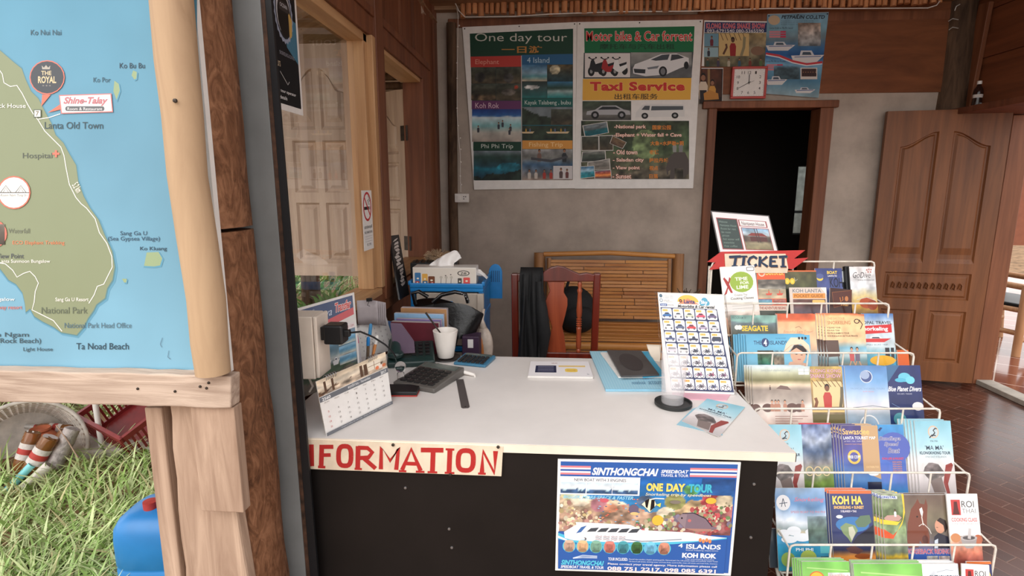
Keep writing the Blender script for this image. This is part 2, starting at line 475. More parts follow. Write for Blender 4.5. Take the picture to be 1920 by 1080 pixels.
def brick_floor():
    m, nt, b = _new('brick_floor')
    tc = nt.nodes.new('ShaderNodeTexCoord'); mp = nt.nodes.new('ShaderNodeMapping')
    mp.inputs['Rotation'].default_value = (0, 0, R(-118))
    nt.links.new(tc.outputs['Object'], mp.inputs[0])
    br = nt.nodes.new('ShaderNodeTexBrick')
    br.inputs['Scale'].default_value = 1.0; br.inputs['Brick Width'].default_value = 0.22; br.inputs['Row Height'].default_value = 0.072
    br.inputs['Mortar Size'].default_value = 0.0025; br.inputs['Mortar Smooth'].default_value = 0.3; br.offset = 0.5
    br.inputs['Color1'].default_value = L4((92, 52, 38)); br.inputs['Color2'].default_value = L4((70, 38, 28)); br.inputs['Mortar'].default_value = L4((128, 92, 76))
    nt.links.new(mp.outputs[0], br.inputs[0])
    nt.links.new(br.outputs[0], b.inputs['Base Color'])
    b.inputs['Roughness'].default_value = 0.22; b.inputs['Specular IOR Level'].default_value = 0.55
    iv = nt.nodes.new('ShaderNodeMath'); iv.operation = 'SUBTRACT'; iv.inputs[0].default_value = 1.0
    nt.links.new(br.outputs['Fac'], iv.inputs[1]); _bump(nt, b, iv.outputs[0], 0.35, 0.004)
    return m
brick_floor()
def patio_tile():
    m, nt, b = _new('patio_tile')
    tc = nt.nodes.new('ShaderNodeTexCoord'); mp = nt.nodes.new('ShaderNodeMapping')
    mp.inputs['Rotation'].default_value = (0, 0, R(38)); nt.links.new(tc.outputs['Object'], mp.inputs[0])
    br = nt.nodes.new('ShaderNodeTexBrick'); br.offset = 0.0
    br.inputs['Scale'].default_value = 1.0; br.inputs['Brick Width'].default_value = 0.3; br.inputs['Row Height'].default_value = 0.3
    br.inputs['Mortar Size'].default_value = 0.005
    br.inputs['Color1'].default_value = L4((134, 78, 60)); br.inputs['Color2'].default_value = L4((120, 66, 50)); br.inputs['Mortar'].default_value = L4((206, 186, 172))
    nt.links.new(mp.outputs[0], br.inputs[0]); nt.links.new(br.outputs[0], b.inputs['Base Color'])
    b.inputs['Roughness'].default_value = 0.12
    return m
patio_tile()

# ------------------------------------------------------------------ the room
YB, XL, XR = 4.25, -0.80, 3.12
ZD = 0.78
b = MB(); b.span((XL - 0.05, 0.9, -0.06), (XR + 0.03, 7.2, 0.0)); struct(b.build('floor', 'brick_floor'), 'dark red brick floor with pale joints', 'floor')
b = MB(); b.span((XR + 0.03, 0.9, -0.08), (8.5, 9.5, -0.02)); struct(b.build('floor_patio', 'patio_tile'), 'glossy red tiled patio floor beyond the right doorway', 'floor')
b = MB(); b.span((-14, -9, -0.14), (14, 0.9, -0.04)); b.span((-14, 0.9, -0.14), (XL - 0.05, 16, -0.04)); b.span((XL - 0.05, 7.2, -0.14), (14, 16, -0.04))
struct(b.build('ground', 'soil'), 'bare earth of the yard', 'ground')

# back wall with the doorway (x 1.13..1.84, top 1.97)
DX0, DX1, DZ = onY(1343, 200, YB).x, onY(1535, 203, YB).x, 1.965
b = MB()
b.span((XL - 0.1, YB, 0), (DX0 - 0.06, YB + 0.1, 3.2)); b.span((DX1 + 0.09, YB, 0), (XR + 0.1, YB + 0.1, 3.2)); b.span((DX0 - 0.06, YB, DZ + 0.05), (DX1 + 0.09, YB + 0.1, 3.2))
struct(b.build('wall_back', 'plaster'), 'grey plastered back wall', 'wall')
b = MB()
b.span((DX0 - 0.06, YB - 0.035, 0), (DX0, YB + 0.12, DZ)); b.span((DX1, YB - 0.035, 0), (DX1 + 0.09, YB + 0.12, DZ)); b.span((DX0 - 0.10, YB - 0.04, DZ), (DX1 + 0.12, YB + 0.12, DZ + 0.05))
struct(b.build('door_1', 'red_wood', bev=0.006), 'brown timber frame of the dark back doorway', 'doorway')
zA, zB = onY(1660, 174, YB).z, onY(1660, 28, YB).z
b = MB(); b.span((onY(1300, 170, YB).x, YB - 0.012, zA), (onY(1775, 170, YB).x, YB, zB + 0.2)); struct(b.build('trim_1', 'plywood'), 'brown plywood panel high on the back wall', 'panel')
b = MB(); b.bar(onY(840, 44, YB - 0.007), onY(1790, 27, YB - 0.007), 0.014, 0.06); struct(b.build('trim_2', 'red_wood', bev=0.005), 'brown beam along the top of the back wall', 'beam')

# dark back room with its small window
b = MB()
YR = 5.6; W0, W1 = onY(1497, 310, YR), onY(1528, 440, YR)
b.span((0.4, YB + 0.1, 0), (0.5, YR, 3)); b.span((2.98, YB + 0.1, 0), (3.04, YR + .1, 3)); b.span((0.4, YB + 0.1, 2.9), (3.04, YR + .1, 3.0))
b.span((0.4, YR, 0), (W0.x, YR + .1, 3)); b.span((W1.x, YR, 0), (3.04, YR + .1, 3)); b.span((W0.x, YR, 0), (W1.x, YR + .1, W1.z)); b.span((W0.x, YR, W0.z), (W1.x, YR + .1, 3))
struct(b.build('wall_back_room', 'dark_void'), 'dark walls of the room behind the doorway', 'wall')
w = thing('window_3', 'small barred window glimpsed through the dark back doorway', 'window', (W0.x, YR, W1.z)); struct(w)
b = MB(); ww, wh = W1.x - W0.x, W0.z - W1.z
for k in range(3): b.span((ww * k / 2 - 0.012, 0.02, 0), (ww * k / 2 + 0.012, 0.05, wh))
for k in (0, 0.33, 1): b.span((0, 0.02, wh * k - 0.012), (ww, 0.05, wh * k + 0.012))
b.build('window_frame', 'grey_paint', w)
b = MB(); b.span((0, 0.06, 0), (ww, 0.064, wh)); plain('grey_pane', (120, 124, 120), 0.3, var=0.2); MATS['grey_pane'].node_tree.nodes['Principled BSDF'].inputs['Transmission Weight'].default_value = 0.75
b.build('pane', 'grey_pane', w)  # mottled grey pane colour, mostly see-through

# left wall: boards with two window openings
P2Y0, P2Y1 = 2.50, 2.66           # timber post between the windows
JY0, JY1 = 3.50, 3.68             # far jamb
SZ, HZ = 0.945, 2.06              # sill, window head
XW = XL - 0.06
b = MB(); b.span((XW - 0.03, 1.315, 0), (XW + 0.02, YB, SZ - 0.03)); struct(b.build('wall_left', 'dark_board'), 'brown boarded wall below the side windows', 'wall')
b = MB()
y = 1.315; k = 0
random.seed(3)
while y < YB:
    wd = random.uniform(0.13, 0.17); off = 0.014 * (k % 2)
    z0 = HZ + 0.08 if y < JY1 - 0.02 else SZ - 0.03
    b.span((XW - 0.02 + off, y, z0), (XW + 0.006 + off, min(y + wd - 0.007, YB), 3.2)); y += wd; k += 1
struct(b.build('wall_left_boards', 'red_wood'), 'reddish brown vertical boards over and beyond the side windows', 'wall')
b = MB()
b.bar((XL + 0.0, 1.315, HZ + 0.1), (XL + 0.0, JY1 + 0.02, HZ + 0.1), 0.05, 0.035); b.bar((XL - 0.035, 1.315, HZ + 0.045), (XL - 0.035, JY1, HZ + 0.045), 0.10, 0.09)
struct(b.build('trim_3', 'red_wood', bev=0.004), 'brown rail over the two side windows', 'beam')
b = MB()
b.bar((XL - 0.04, 1.315, SZ), (XL - 0.04, P2Y0, SZ), 0.13, 0.03)
struct(b.build('trim_4', 'honey_wood_y', bev=0.004), 'pale timber sill under the glazed side window', 'sill')
b = MB(); b.bar((XL - 0.05, P2Y1, SZ + 0.02), (XL - 0.05, JY0, SZ + 0.02), 0.16, 0.03)
struct(b.build('trim_5', 'honey_wood_y', bev=0.004), 'pale timber sill under the open side window', 'sill')
b = MB(); b.bar((XL + 0.005, 1.315, SZ - 0.07), (XL + 0.005, JY1, SZ - 0.05), 0.03, 0.09)
struct(b.build('trim_6', 'red_wood', bev=0.004), 'brown rail below the side window sills', 'rail')
b = MB(); b.span((XL - 0.1, P2Y0 + 0.046, SZ - 0.05), (XL + 0.03, P2Y1, HZ + 0.5)); struct(b.build('trim_7', 'red_wood', bev=0.004), 'brown timber post between the two side windows', 'post')
b = MB(); b.span((XL - 0.11, JY0, SZ - 0.05), (XL + 0.015, JY1, HZ + 0.03)); struct(b.build('trim_8', 'red_wood', bev=0.004), 'reddish brown jamb at the far side of the open window', 'jamb')
# glazed window frame
w1 = thing('window_1', 'fixed clear glass window in honey coloured timber beside the desk', 'window', (XL, 1.315, SZ)); struct(w1)
b = MB(); b.span((-0.075, P2Y0 - 0.045 - 1.315, 0.015), (0.0, P2Y0 - 1.315 + 0.0, HZ - SZ)); b.span((-0.065, P2Y0 - 1.315, 0.015), (0.025, P2Y0 + 0.045 - 1.315, HZ - SZ))
b.build('window_frame', 'honey_wood', w1, bev=0.003)
b = MB(); b.span((-0.075, 0, HZ - SZ - 0.035), (0.0, P2Y0 - 1.315, HZ - SZ + 0.02)); b.build('window_frame', 'honey_wood_y', w1, bev=0.003)
b = MB(); b.span((-0.048, 0.0, 0.015), (-0.044, P2Y0 - 1.355, HZ - SZ - 0.03)); b.build('pane', 'window_glass', w1)
w2 = thing('window_2', 'unglazed open side window with timber lining near the back', 'window', (XL, P2Y1, SZ)); struct(w2)
b = MB(); b.span((-0.12, 0, HZ - SZ - 0.02), (0.0, JY0 - P2Y1, HZ - SZ + 0.02)); b.build('window_lining', 'honey_wood_y', w2, bev=0.003)

# corner posts
b = MB(); p = onY(848, 300, YB - 0.05); b.tube([(p.x + 0.01, YB - 0.05, 0), (p.x, YB - 0.05, 1.3), (p.x + 0.012, YB - 0.05, 2.56)], 0.035, 12); struct(b.build('trim_9', 'old_log', smooth=60), 'thin grey brown log in the left back corner', 'post')
b = MB(); b.tube([onY(1762, 300, 4.29), onY(1785, 160, 4.29), onY(1797, 30, 4.29), onY(1806, -60, 4.29)], [0.12, 0.115, 0.105, 0.10], 16); struct(b.build('trim_10', 'old_log', smooth=60), 'dark round log post in the right back corner', 'post')

# right wall: overhanging boards over the patio doorway, jamb, threshold
XO = 2.84
b = MB()
for k in range(8):
    z0 = 1.96 + k * 0.15; b.span((XO + (0.012 if k % 2 else 0), -0.2, z0), (XO + 0.03 + (0.012 if k % 2 else 0), YB, z0 + 0.148))
struct(b.build('wall_right', 'right_board'), 'overlapping brown boards over the right doorway', 'wall')
b = MB(); b.span((XR - 0.03, 4.135, 0.0), (XR + 0.1, 4.24, 1.895)); struct(b.build('trim_11', 'red_wood', bev=0.004), 'reddish brown jamb of the right doorway', 'jamb')
b = MB(); b.span((XR - 0.01, -0.2, 0.0), (XR + 0.1, 4.134, 0.035)); struct(b.build('trim_12', 'concrete', bev=0.004), 'low pale threshold of the right doorway', 'threshold')
b = MB(); pa, pb = onX(1811, 205, XO - 0.018), onX(1848, 12, XO - 0.018); b.bar((pa.x, pa.y, 1.94), pb, 0.10, 0.03, up=(1, 0, 0), ext=0.02)
struct(b.build('trim_13', 'red_wood', bev=0.004), 'brown batten on the boards over the right doorway', 'batten')
b = MB(); b.span((XO - 0.13, 1.2, 1.90), (XR + 0.12, YB, 1.94))
struct(b.build('trim_14', 'dark_board', bev=0.004), 'brown ledge under the boards over the right doorway', 'ledge')
b = MB(); b.span((XR + 0.02, -0.3, 0), (XR + 0.12, 1.2, 2.1)); struct(b.build('wall_right_front', 'dark_board'), 'boarded end of the right wall near the front', 'wall')

# roof and the row of sticks over the back wall
zc = onY(1300, 20, 4.1).z
b = MB()
for k in range(26):
    y0 = YB + 0.3 - k * 0.15
    f = lambda y: 2.66 + (YB - y) * 0.16
    b.bar((XL - 0.3, y0, f(y0)), (XR + 0.4, y0, f(y0)), 0.146, 0.03)
struct(b.build('ceiling', 'roof_board'), 'sloping board ceiling', 'ceiling')
b = MB(); x = onY(862, 20, 4.14).x; xe = onY(1760, 20, 4.14).x
while x < xe:
    wd = random.uniform(0.026, 0.046); t = (x + 0.66) / 3.2
    zb = onY(870, 30, 4.14).z * (1 - t) + onY(1750, 8, 4.14).z * t + random.uniform(-0.012, 0.012)
    yy = 4.14 + random.uniform(-0.012, 0.012)
    b.tube([(x + wd / 2, yy, zb), (x + wd / 2 + random.uniform(-0.006, 0.006), yy + 0.01, 2.78)], wd / 2 * 0.95, 8); x += wd + random.choice((0.0, 0.002, 0.012))
struct(b.build('ceiling_sticks', 'stick_wood', smooth=50), 'row of cut wooden sticks hanging under the roof edge', 'ceiling')

# eave and outside of the left wall
b = MB()
for k in range(22):
    x0 = XL - 0.115 - k * 0.13; z0 = 2.56 - k * 0.05
    b.bar((x0, 1.32, z0), (x0, 9.0, z0), 0.165, 0.02, up=(-0.36, 0, 0.935))
struct(b.build('ceiling_eave', 'roof_board'), 'boarded underside of the side eave outside the window', 'eave')
b = MB()
for yk in (1.6, 2.35, 3.1, 3.85): b.bar((XL - 0.05, yk, 2.56), (XL - 1.85, yk, 1.80), 0.06, 0.07)
struct(b.build('ceiling_eave_beams', 'shutter_wood'), 'pale beams under the side eave', 'beam')
b = MB()
for k in range(9): b.tube([(XL - 1.6, 4.9, 1.72 + k * 0.075), (XL - 0.08, 4.9, 1.75 + k * 0.075 + random.uniform(-.008, .008))], 0.032, 8)
struct(b.build('wall_outside_logs', 'old_log', smooth=60), 'stacked grey logs seen through the open side window', 'wall')
# ------------------------------------------------------------------ map board, posts and yard on the left
# timber post (upper and lower length) and the grey steel post
def vline(x0, x1, Y, y0=0, y1=1080):
    return onY(x0, y0, Y), onY(x1, y1, Y)
t = thing('timber_post', 'rough dark brown timber post with stripped bark between map board and grey post', 'post', (-0.745, 1.19, 0))
def post_len(za, zb, seed):
    b = MB(); rs = np.random.RandomState(seed); n = 20; m = 16; zs = np.linspace(za, zb, m); vs = []
    ra = 0.092
    for i, z in enumerate(zs):
        for j in range(n):
            a = 2 * PI * j / n
            sq = 1.0 / max(abs(math.cos(a)), abs(math.sin(a))); r = ra * (0.62 + 0.38 * sq) + rs.uniform(-0.003, 0.003)
            vs.append((r * math.cos(a) + 0.004 * math.sin(z * 3), r * math.sin(a), z))
    fs = [(i * n + j, i * n + (j + 1) % n, (i + 1) * n + (j + 1) % n, (i + 1) * n + j) for i in range(m - 1) for j in range(n)]
    fs += [tuple(range(n - 1, -1, -1)), tuple(range((m - 1) * n, m * n))]
    b.add(vs, fs); return b
zj = onY(440, 434, 1.13).z
post_len(0.0, zj - 0.004, 1).build('lower_length', 'bark_log', t, 50)
post_len(zj + 0.004, 3.0, 2).build('upper_length', 'bark_log', t, 50)
t.rotation_euler = (0, R(-0.8), 0)
t = thing('steel_post', 'grey painted steel post with rusty edge left of the desk', 'post', (-0.60, 1.22, 0))
PS = 1.287
def steel(x00, x01, x10, x11, Ya, Yb, name, mat, bev=0.0):
    """a strip seen between x00..x01 at the top of the frame and x10..x11 at its bottom"""
    (a, b_), (c, d) = (onY(x00, 0, Ya), onY(x01, 0, Ya)), (onY(x10, 1080, Ya), onY(x11, 1080, Ya))
    def at(p, q, z): return p.x + (q.x - p.x) * (z - p.z) / (q.z - p.z)
    bb = MB(); vs = []
    for z in (0.0, 3.0):
        xl, xr = at(a, c, z) + .60, at(b_, d, z) + .60
        vs += [(xl, Ya - PS, z), (xr, Ya - PS, z), (xr, Yb - PS, z), (xl, Yb - PS, z)]
    bb.add(vs, [(3, 2, 1, 0), (4, 5, 6, 7), (0, 1, 5, 4), (1, 2, 6, 5), (2, 3, 7, 6), (3, 0, 4, 7)]); return bb.build(name, mat, t, bev=bev)
t.location = (-.60, PS, 0)
steel(400, 488, 498, 574, PS, PS + .022, 'post', 'grey_paint', 0.002)
steel(488.5, 496, 574.5, 581, PS - .002, PS + .022, 'rusty_edge', 'rust_edge')
steel(496.5, 508, 581.5, 596, PS, PS + .008, 'rubber_seal', 'black_rubber')

# map board
YM = 1.08
t = thing('map_board', 'wooden framed board holding the blue and green island map', 'sign board', (-1.2, YM, 0.9))
o = Vector((-1.2, YM, 0.9))
b = MB(); tl, br_ = onY(-260, -120, YM), onY(438, 762, YM)
b.span((tl.x + 1.2, 0.015, br_.z - 0.9 + 0.07), (onY(385, 300, YM).x + 1.2, 0.03, tl.z - 0.9)); b.build('backing_sheet', 'paper', t)
b = MB(); rs = random.Random(5)
pa = onY(-330, 706, 1.045); pb = onY(438, 702, 1.045); pc = onY(438, 763, 1.045); zb_ = pc.z - 0.9; zt_ = pb.z - 0.9
n = 26; poly = [(pa.x + 1.2 + (pb.x - pa.x) * k / n, zt_ + rs.uniform(-.0015, .0015)) for k in range(n + 1)] + [(pc.x + 1.2 - (pb.x - pa.x) * k / n, zb_ + rs.uniform(-.0015, .0015)) for k in range(n + 1)]
b.prism(poly, lambda u, v, d: (u, d, v), -0.045, -0.01); b.build('bottom_plank', 'weathered', t, bev=0.003)
b = MB(); pts = []; rr = []
for y, x, w in ((-60, 314, 74), (0, 322, 75), (120, 332, 76), (220, 343, 73), (330, 352, 72), (440, 369, 74), (560, 387, 73), (640, 393, 72), (699, 400, 68)):
    p = onY(x, y, 1.03); pts.append(p - o); rr.append(w / 2 / FPX * 1.03 * 0.98)
b.tube(pts, rr, 14); b.build('frame_log', 'peeled_log', t, 60)
b = MB(); b.lathe([(0.004, 0), (0.0035, 0.003), (0, 0.004)], 10, onY(329, 189, 1.03 - 0.036) - o, Matrix.Rotation(PI / 2, 3, 'X')); b.build('nail', 'dark_steel', t)
for px, py in ((258, 729), (328, 734), (375, 725), (391, 718), (387, 728)):
    b = MB(); b.lathe([(0.003, -0.001), (0.0026, 0.001), (0, 0.0015)], 8, onY(px, py, 1.034) - o, Matrix.Rotation(PI / 2, 3, 'X')); b.build('nail', 'dark_steel', t)
b = MB(); b.span((onY(370, 860, 1.05).x + 1.2, -0.035, onY(430, 958, 1.05).z - 0.9), (onY(450, 860, 1.05).x + 1.2, -0.006, zb_ - 0.001)); b.build('cleat', 'weathered_z', t, bev=0.002)
# the printed map: flat vinyl sheet with slight waves
def mapfn(u, v, d):
    p = onY(u, v, YM - 0.004)
    wav = 0.0
    return (p.x + 1.2, p.y - YM + wav - d - 0.004, p.z - 0.9)
A = Art(mapfn, 0.00008)
img = picture(34, 44, [(0, (84, 142, 168)), (0.45, (106, 156, 180)), (1, (122, 168, 190))], 21, 0.07, 0.02)
A.pic(-260, -100, 372, 692, img)
A.lift(1)
A.rect(-260, 692, 395, 712, (226, 222, 220)); A.lift(1)
land = [(-260, 60), (-60, 70), (0, 92), (30, 118), (45, 130), (52, 150), (62, 172), (76, 186), (88, 210), (100, 232), (108, 254), (122, 268), (134, 290), (146, 310), (150, 340), (160, 368), (172, 390), (188, 412), (199, 440), (213, 470), (218, 500), (214, 524), (204, 540), (200, 558), (184, 570), (178, 582), (168, 596), (160, 612), (147, 627), (118, 622), (104, 612), (84, 602), (68, 592), (60, 578), (52, 584), (50, 566), (46, 548), (34, 532), (20, 524), (8, 508), (0, 498), (-60, 470), (-260, 430)]
def shore(g): 
    c = (60, 350); return [(c[0] + (u - c[0]) * (1 + g / 160), c[1] + (v - c[1]) * (1 + g / 280)) for u, v in land]
A.poly(shore(6), (96, 150, 176)); A.lift(1); A.poly(shore(2.5), (90, 132, 140)); A.lift(1)
def mapland(pts, c0):
    A.poly(pts, c0); A.lift(1)
mapland(land, (138, 146, 116))
isl = [(278, 473), (300, 472), (307, 484), (303, 497), (292, 499), (273, 498)]
for pts in (isl, [(218, 152), (226, 158), (228, 170), (222, 188), (216, 172)], [(253, 133), (260, 136), (259, 148), (255, 150), (250, 142)], [(232, 522), (241, 522), (240, 529), (236, 529)]):
    cx = sum(p[0] for p in pts) / len(pts); cy = sum(p[1] for p in pts) / len(pts)
    A.poly([(cx + (u - cx) * 1.12 + 1.5, cy + (v - cy) * 1.1 + 2) for u, v in pts], (92, 150, 176)); mapland(pts, (150, 168, 130))
W = (244, 240, 232)
A.line([(-30, 118), (0, 127), (9, 140), (12, 156), (24, 163), (36, 161), (46, 176), (56, 196), (66, 213), (76, 226), (88, 246), (104, 262), (118, 276), (124, 292), (128, 316), (134, 346), (146, 370), (156, 382), (166, 390), (182, 410), (190, 436), (204, 456), (213, 480), (214, 500), (204, 520), (198, 532), (186, 536), (180, 552), (170, 568)], 1.5, W)
A.line([(76, 224), (96, 221), (117, 214)], 1.5, W); A.line([(0, 492), (14, 494), (28, 506), (36, 519), (48, 512), (60, 508), (70, 518), (76, 530), (70, 546), (68, 566), (64, 580), (84, 590), (104, 600), (120, 620)], 1.5, W)
DK = (66, 84, 92)
for s_, u0, v0, u1, v1, c in (('Ko Nui Nai', 62, 57, 119, 67, (70, 92, 104)), ('Ko Bu Bu', 228, 119, 275, 129, (52, 66, 78)), ('Ko Por', 179, 146, 211, 155, (70, 96, 110)), ('Lanta Old Town', 88, 229, 197, 242, DK), ('Hospital', 47, 287, 102, 300, (92, 98, 90)),
    ('Sang Ga U', 229, 433, 279, 443, (60, 84, 104)), ('(Sea Gypsea Village)', 206, 443, 303, 453, (60, 84, 104)), ('Ko Kluang', 266, 462, 316, 471, (52, 70, 84)), ('Waterfall', 20, 428, 60, 437, (120, 124, 108)), ('View Point', -2, 475, 49, 484, (84, 88, 96)),
    ('Lanta Sunmoon Bungalow', 3, 486, 98, 494, W), ('ECO Elephant Trekking', 28, 451, 125, 460, (222, 134, 96)), ('Sang Ga U Resort', 108, 557, 170, 566, W), ('National Park', 82, 575, 168, 587, (104, 112, 96)), ('National Park Head Office', 125, 604, 250, 614, (92, 118, 130)),
    ('Hin Ngam', -20, 622, 58, 633, DK), ('(Rock Beach)', 0, 633, 81, 645, DK), ('Light House', 48, 650, 103, 659, DK), ('Ta Noad Beach', 147, 642, 245, 654, (54, 74, 86)), ('Bungalow', -18, 557, 32, 565, W), ('way resort', 0, 573, 46, 581, (214, 110, 92)), ('Hammock House', -40, 195, 53, 203, W), ('5.2 km', 140, 345, 158, 358, W)):
    A.text(s_, u0, v0, u1, v1, c, 0.004, rot=58 if s_ == '5.2 km' else 0)
A.ell(93, 146, 33, 32, (214, 120, 104)); A.ell(93, 146, 31, 30, (74, 78, 84)); A.poly([(84, 178), (100, 178), (82, 200)], (222, 120, 100))
A.poly([(83, 124), (87, 128), (91, 123), (95, 128), (99, 124), (98, 131), (84, 131)], (176, 170, 160)); A.text('THE', 82, 134, 101, 142, (214, 196, 158), 0.02); A.text('ROYAL', 76, 144, 110, 157, (214, 196, 158), 0.03); A.text('* * *', 84, 160, 100, 163, (176, 170, 160))
A.poly([(94, 212), (118, 196), (118, 206)], (222, 120, 100))
A.poly([(115, 179), (213, 176), (216, 211), (119, 214)], (206, 130, 128)); A.poly([(117, 181), (211, 178), (214, 209), (121, 212)], (240, 234, 232))
A.text('Shine-Talay', 124, 183, 206, 199, (196, 120, 128), 0.02, 0.3, (110, 90, 96), 0.02); A.rrect(127, 200, 200, 209, 4, (96, 100, 104)); A.text('Room & Restaurant', 131, 202, 196, 207.5, (226, 226, 226))
A.rect(68, 206, 82, 221, (90, 100, 90)); A.rect(69.5, 207.5, 80.5, 219.5, (236, 232, 222)); A.text('7', 72, 209, 78, 218, (120, 110, 90), 0.02)
A.rect(107.5, 282, 111.5, 295, (226, 122, 104)); A.rect(103, 286.5, 116, 290.5, (226, 122, 104))
A.ell(31, 361, 31, 31, (216, 118, 100)); A.ell(31, 361, 28.5, 28.5, (238, 234, 226))
for cx in (16, 44): A.line([(cx - 10, 361), (cx, 348), (cx + 10, 361)], 1.2, (70, 74, 74)); A.line([(cx - 5, 361), (cx, 352), (cx + 5, 361)], 0.8, (70, 74, 74))
A.line([(2, 361), (60, 361)], 1.4, (60, 64, 64)); A.text('Room Nam Tung Sri', 6, 364, 57, 369, (70, 74, 74), 0, 0.3)
A.ell(-6, 438, 24, 26, (220, 120, 104)); A.pic(-20, 420, 14, 458, picture(8, 8, [(0, (120, 110, 100)), (1, (70, 60, 52))], 4))
A.line([(308, 632), (304, 644), (307, 650)], 0.8, (80, 100, 120)); A.line([(320, 656), (318, 668), (323, 672)], 0.8, (80, 100, 120))
A.build('printed_map', t, 'print_vinyl')

# posts under the board
t = thing('narrow_board', 'narrow weathered board standing under the map plank at the grass edge', 'post', (-0.9, 1.12, 0))
b = MB(); p, q = onY(270, 764, 1.08), onY(306, 1080, 1.08); p2, q2 = onY(302, 764, 1.08), onY(338, 1080, 1.08)
b.add([(p.x + .9, -.04, p.z), (p2.x + .9, -.04, p.z), (q2.x + .9, -.04, 0), (q.x + .9, -.04, 0), (p.x + .9, .0, p.z), (p2.x + .9, .0, p.z), (q2.x + .9, .0, 0), (q.x + .9, .0, 0)], [(0, 1, 2, 3), (7, 6, 5, 4), (0, 4, 5, 1), (1, 5, 6, 2), (2, 6, 7, 3), (3, 7, 4, 0)])
b.build('board', 'weathered_z', t, bev=0.003)
t = thing('sign_post', 'thick pale weathered post carrying the map board, in front of the dark timber post', 'post', (-0.8, 1.085, 0))
b = MB(); p0, p1 = onY(317, 764, 1.078), onY(374, 764, 1.078); q0, q1 = onY(346, 1080, 1.078), onY(442, 1080, 1.078)
rs = random.Random(8); n = 14; poly = []
for k in range(n + 1):
    z = p0.z + 0.05 - (p0.z + 0.05) * k / n; s_ = (p0.z - z) / (p0.z - q0.z); poly.append((p0.x + (q0.x - p0.x) * s_ + 0.8 + rs.uniform(-.003, .003), z))
right = []
for k in range(n + 1):
    z = p0.z + 0.05 - (p0.z + 0.05) * k / n; s_ = (p0.z - z) / (p0.z - q0.z); right.append((p1.x + 0.045 + (q1.x - p1.x) * s_ * 0.6 + 0.8, z))
b.prism(poly + right[::-1], lambda u, v, d: (u, d, v), -0.008, 0.028); b.build('post', 'weathered_z', t, bev=0.006)

# ---------------------------------------------------------------- the yard
GZ = -0.04
def blade(b, x, y, z, h, lean, az, w, bend, col, mat=0):
    n = 4; pts = []
    dx, dy = math.cos(az), math.sin(az); px, py = -dy, dx
    for k in range(n + 1):
        s_ = k / n; out = lean * h * s_ + bend * h * s_ * s_; zz = z + h * s_ * (1 - 0.35 * bend * s_)
        ww = w * (1 - s_) ** 0.7 if s_ > 0.3 else w * (0.6 + 1.2 * s_)
        pts.append((x + dx * out, y + dy * out, zz, ww))
    vs = []
    for X, Y_, Z_, ww in pts: vs += [(X + px * ww / 2, Y_ + py * ww / 2, Z_), (X - px * ww / 2, Y_ - py * ww / 2, Z_)]
    b.add(vs, [(2 * k, 2 * k + 1, 2 * k + 3, 2 * k + 2) for k in range(n)], mat)
plain('grass_green', (156, 188, 104), 0.5, var=0.2, scale=3); plain('grass_light', (208, 222, 160), 0.5, var=0.12, scale=3); plain('grass_dry', (198, 190, 140), 0.7, var=0.1, scale=3)
for n_ in ('grass_green', 'grass_light'): MATS[n_].node_tree.nodes['Principled BSDF'].inputs['Transmission Weight'].default_value = 0.0
rs = random.Random(11); b = MB()
def inyard(x, y):
    return not (x > -1.02)
cnt = 0
while cnt < 6400:
    y = rs.uniform(1.35, 4.2); x = rs.uniform(-1.25 - (y - 1.0) * 1.15, -1.3)
    if rs.random() < 0.55 * (0.5 + 0.5 * math.sin(x * 5.1 + 1) * math.sin(y * 4.3)): continue
    if 2.5 < y < 3.2 and -3.2 < x < -2.45: continue
    if y > 2.75 and -2.7 < x < -2.0: continue
    m = rs.choices((0, 1, 2), (5, 5, 1))[0]
    wide = rs.random() < 0.62
    blade(b, x, y, GZ, rs.uniform(0.06, 0.17), rs.uniform(0.1, 0.9), rs.uniform(0, 2 * PI), rs.uniform(0.010, 0.020) if wide else rs.uniform(0.003, 0.006), rs.uniform(0.2, 1.0), None, m); cnt += 1
g = b.build('grass', ['grass_green', 'grass_light', 'grass_dry']); tag(g, 'long green grass growing beside the building under the map board', 'grass', kind='stuff')
rs = random.Random(12); b = MB()
for k in range(4200):
    y = rs.uniform(3.6, 9.0); x = rs.uniform(-1.2 - (y - 1) * 0.9, -1.0)
    blade(b, x, y, GZ, rs.uniform(0.08, 0.22), rs.uniform(0.1, 0.8), rs.uniform(0, 2 * PI), rs.uniform(0.008, 0.02), rs.uniform(0.2, 1.0), None, rs.choice((0, 1, 1)))  # random mix of green and lighter green blades
g = b.build('grass', ['grass_green', 'grass_light']); tag(g, 'light green grass seen low through the glazed side window', 'grass', kind='stuff')
b = MB(); rs = random.Random(4)
plain('leaf_green', (110, 160, 70), 0.5, var=0.2, scale=3)
def leafy(name, label, x, y, h, w, seed, n=260):
    t = thing(name, label, 'plant', (x, y, GZ)); rs = random.Random(seed); bb = MB(); st = MB()
    for k in range(6):
        a = rs.uniform(0, 2 * PI); st.tube([(0, 0, 0), (math.cos(a) * w * .2, math.sin(a) * w * .2, h * .5), (math.cos(a) * w * .4, math.sin(a) * w * .4, h * .9)], 0.008, 5)
    for k in range(n):
        a = rs.uniform(0, 2 * PI); r = w * rs.random() ** .5 * .5; z = h * rs.uniform(.1, 1)
        blade(bb, r * math.cos(a), r * math.sin(a), z * .8, rs.uniform(.12, .25), rs.uniform(.3, 1.2), a + rs.uniform(-1, 1), rs.uniform(.03, .06), rs.uniform(.4, 1.2), None)
    bb.build('foliage', 'leaf_green', t); st.build('stem', 'leaf_green', t)
leafy('shrub', 'leafy green shrub on the lawn seen low through the glazed window', -1.75, 4.3, 0.62, 0.7, 3)
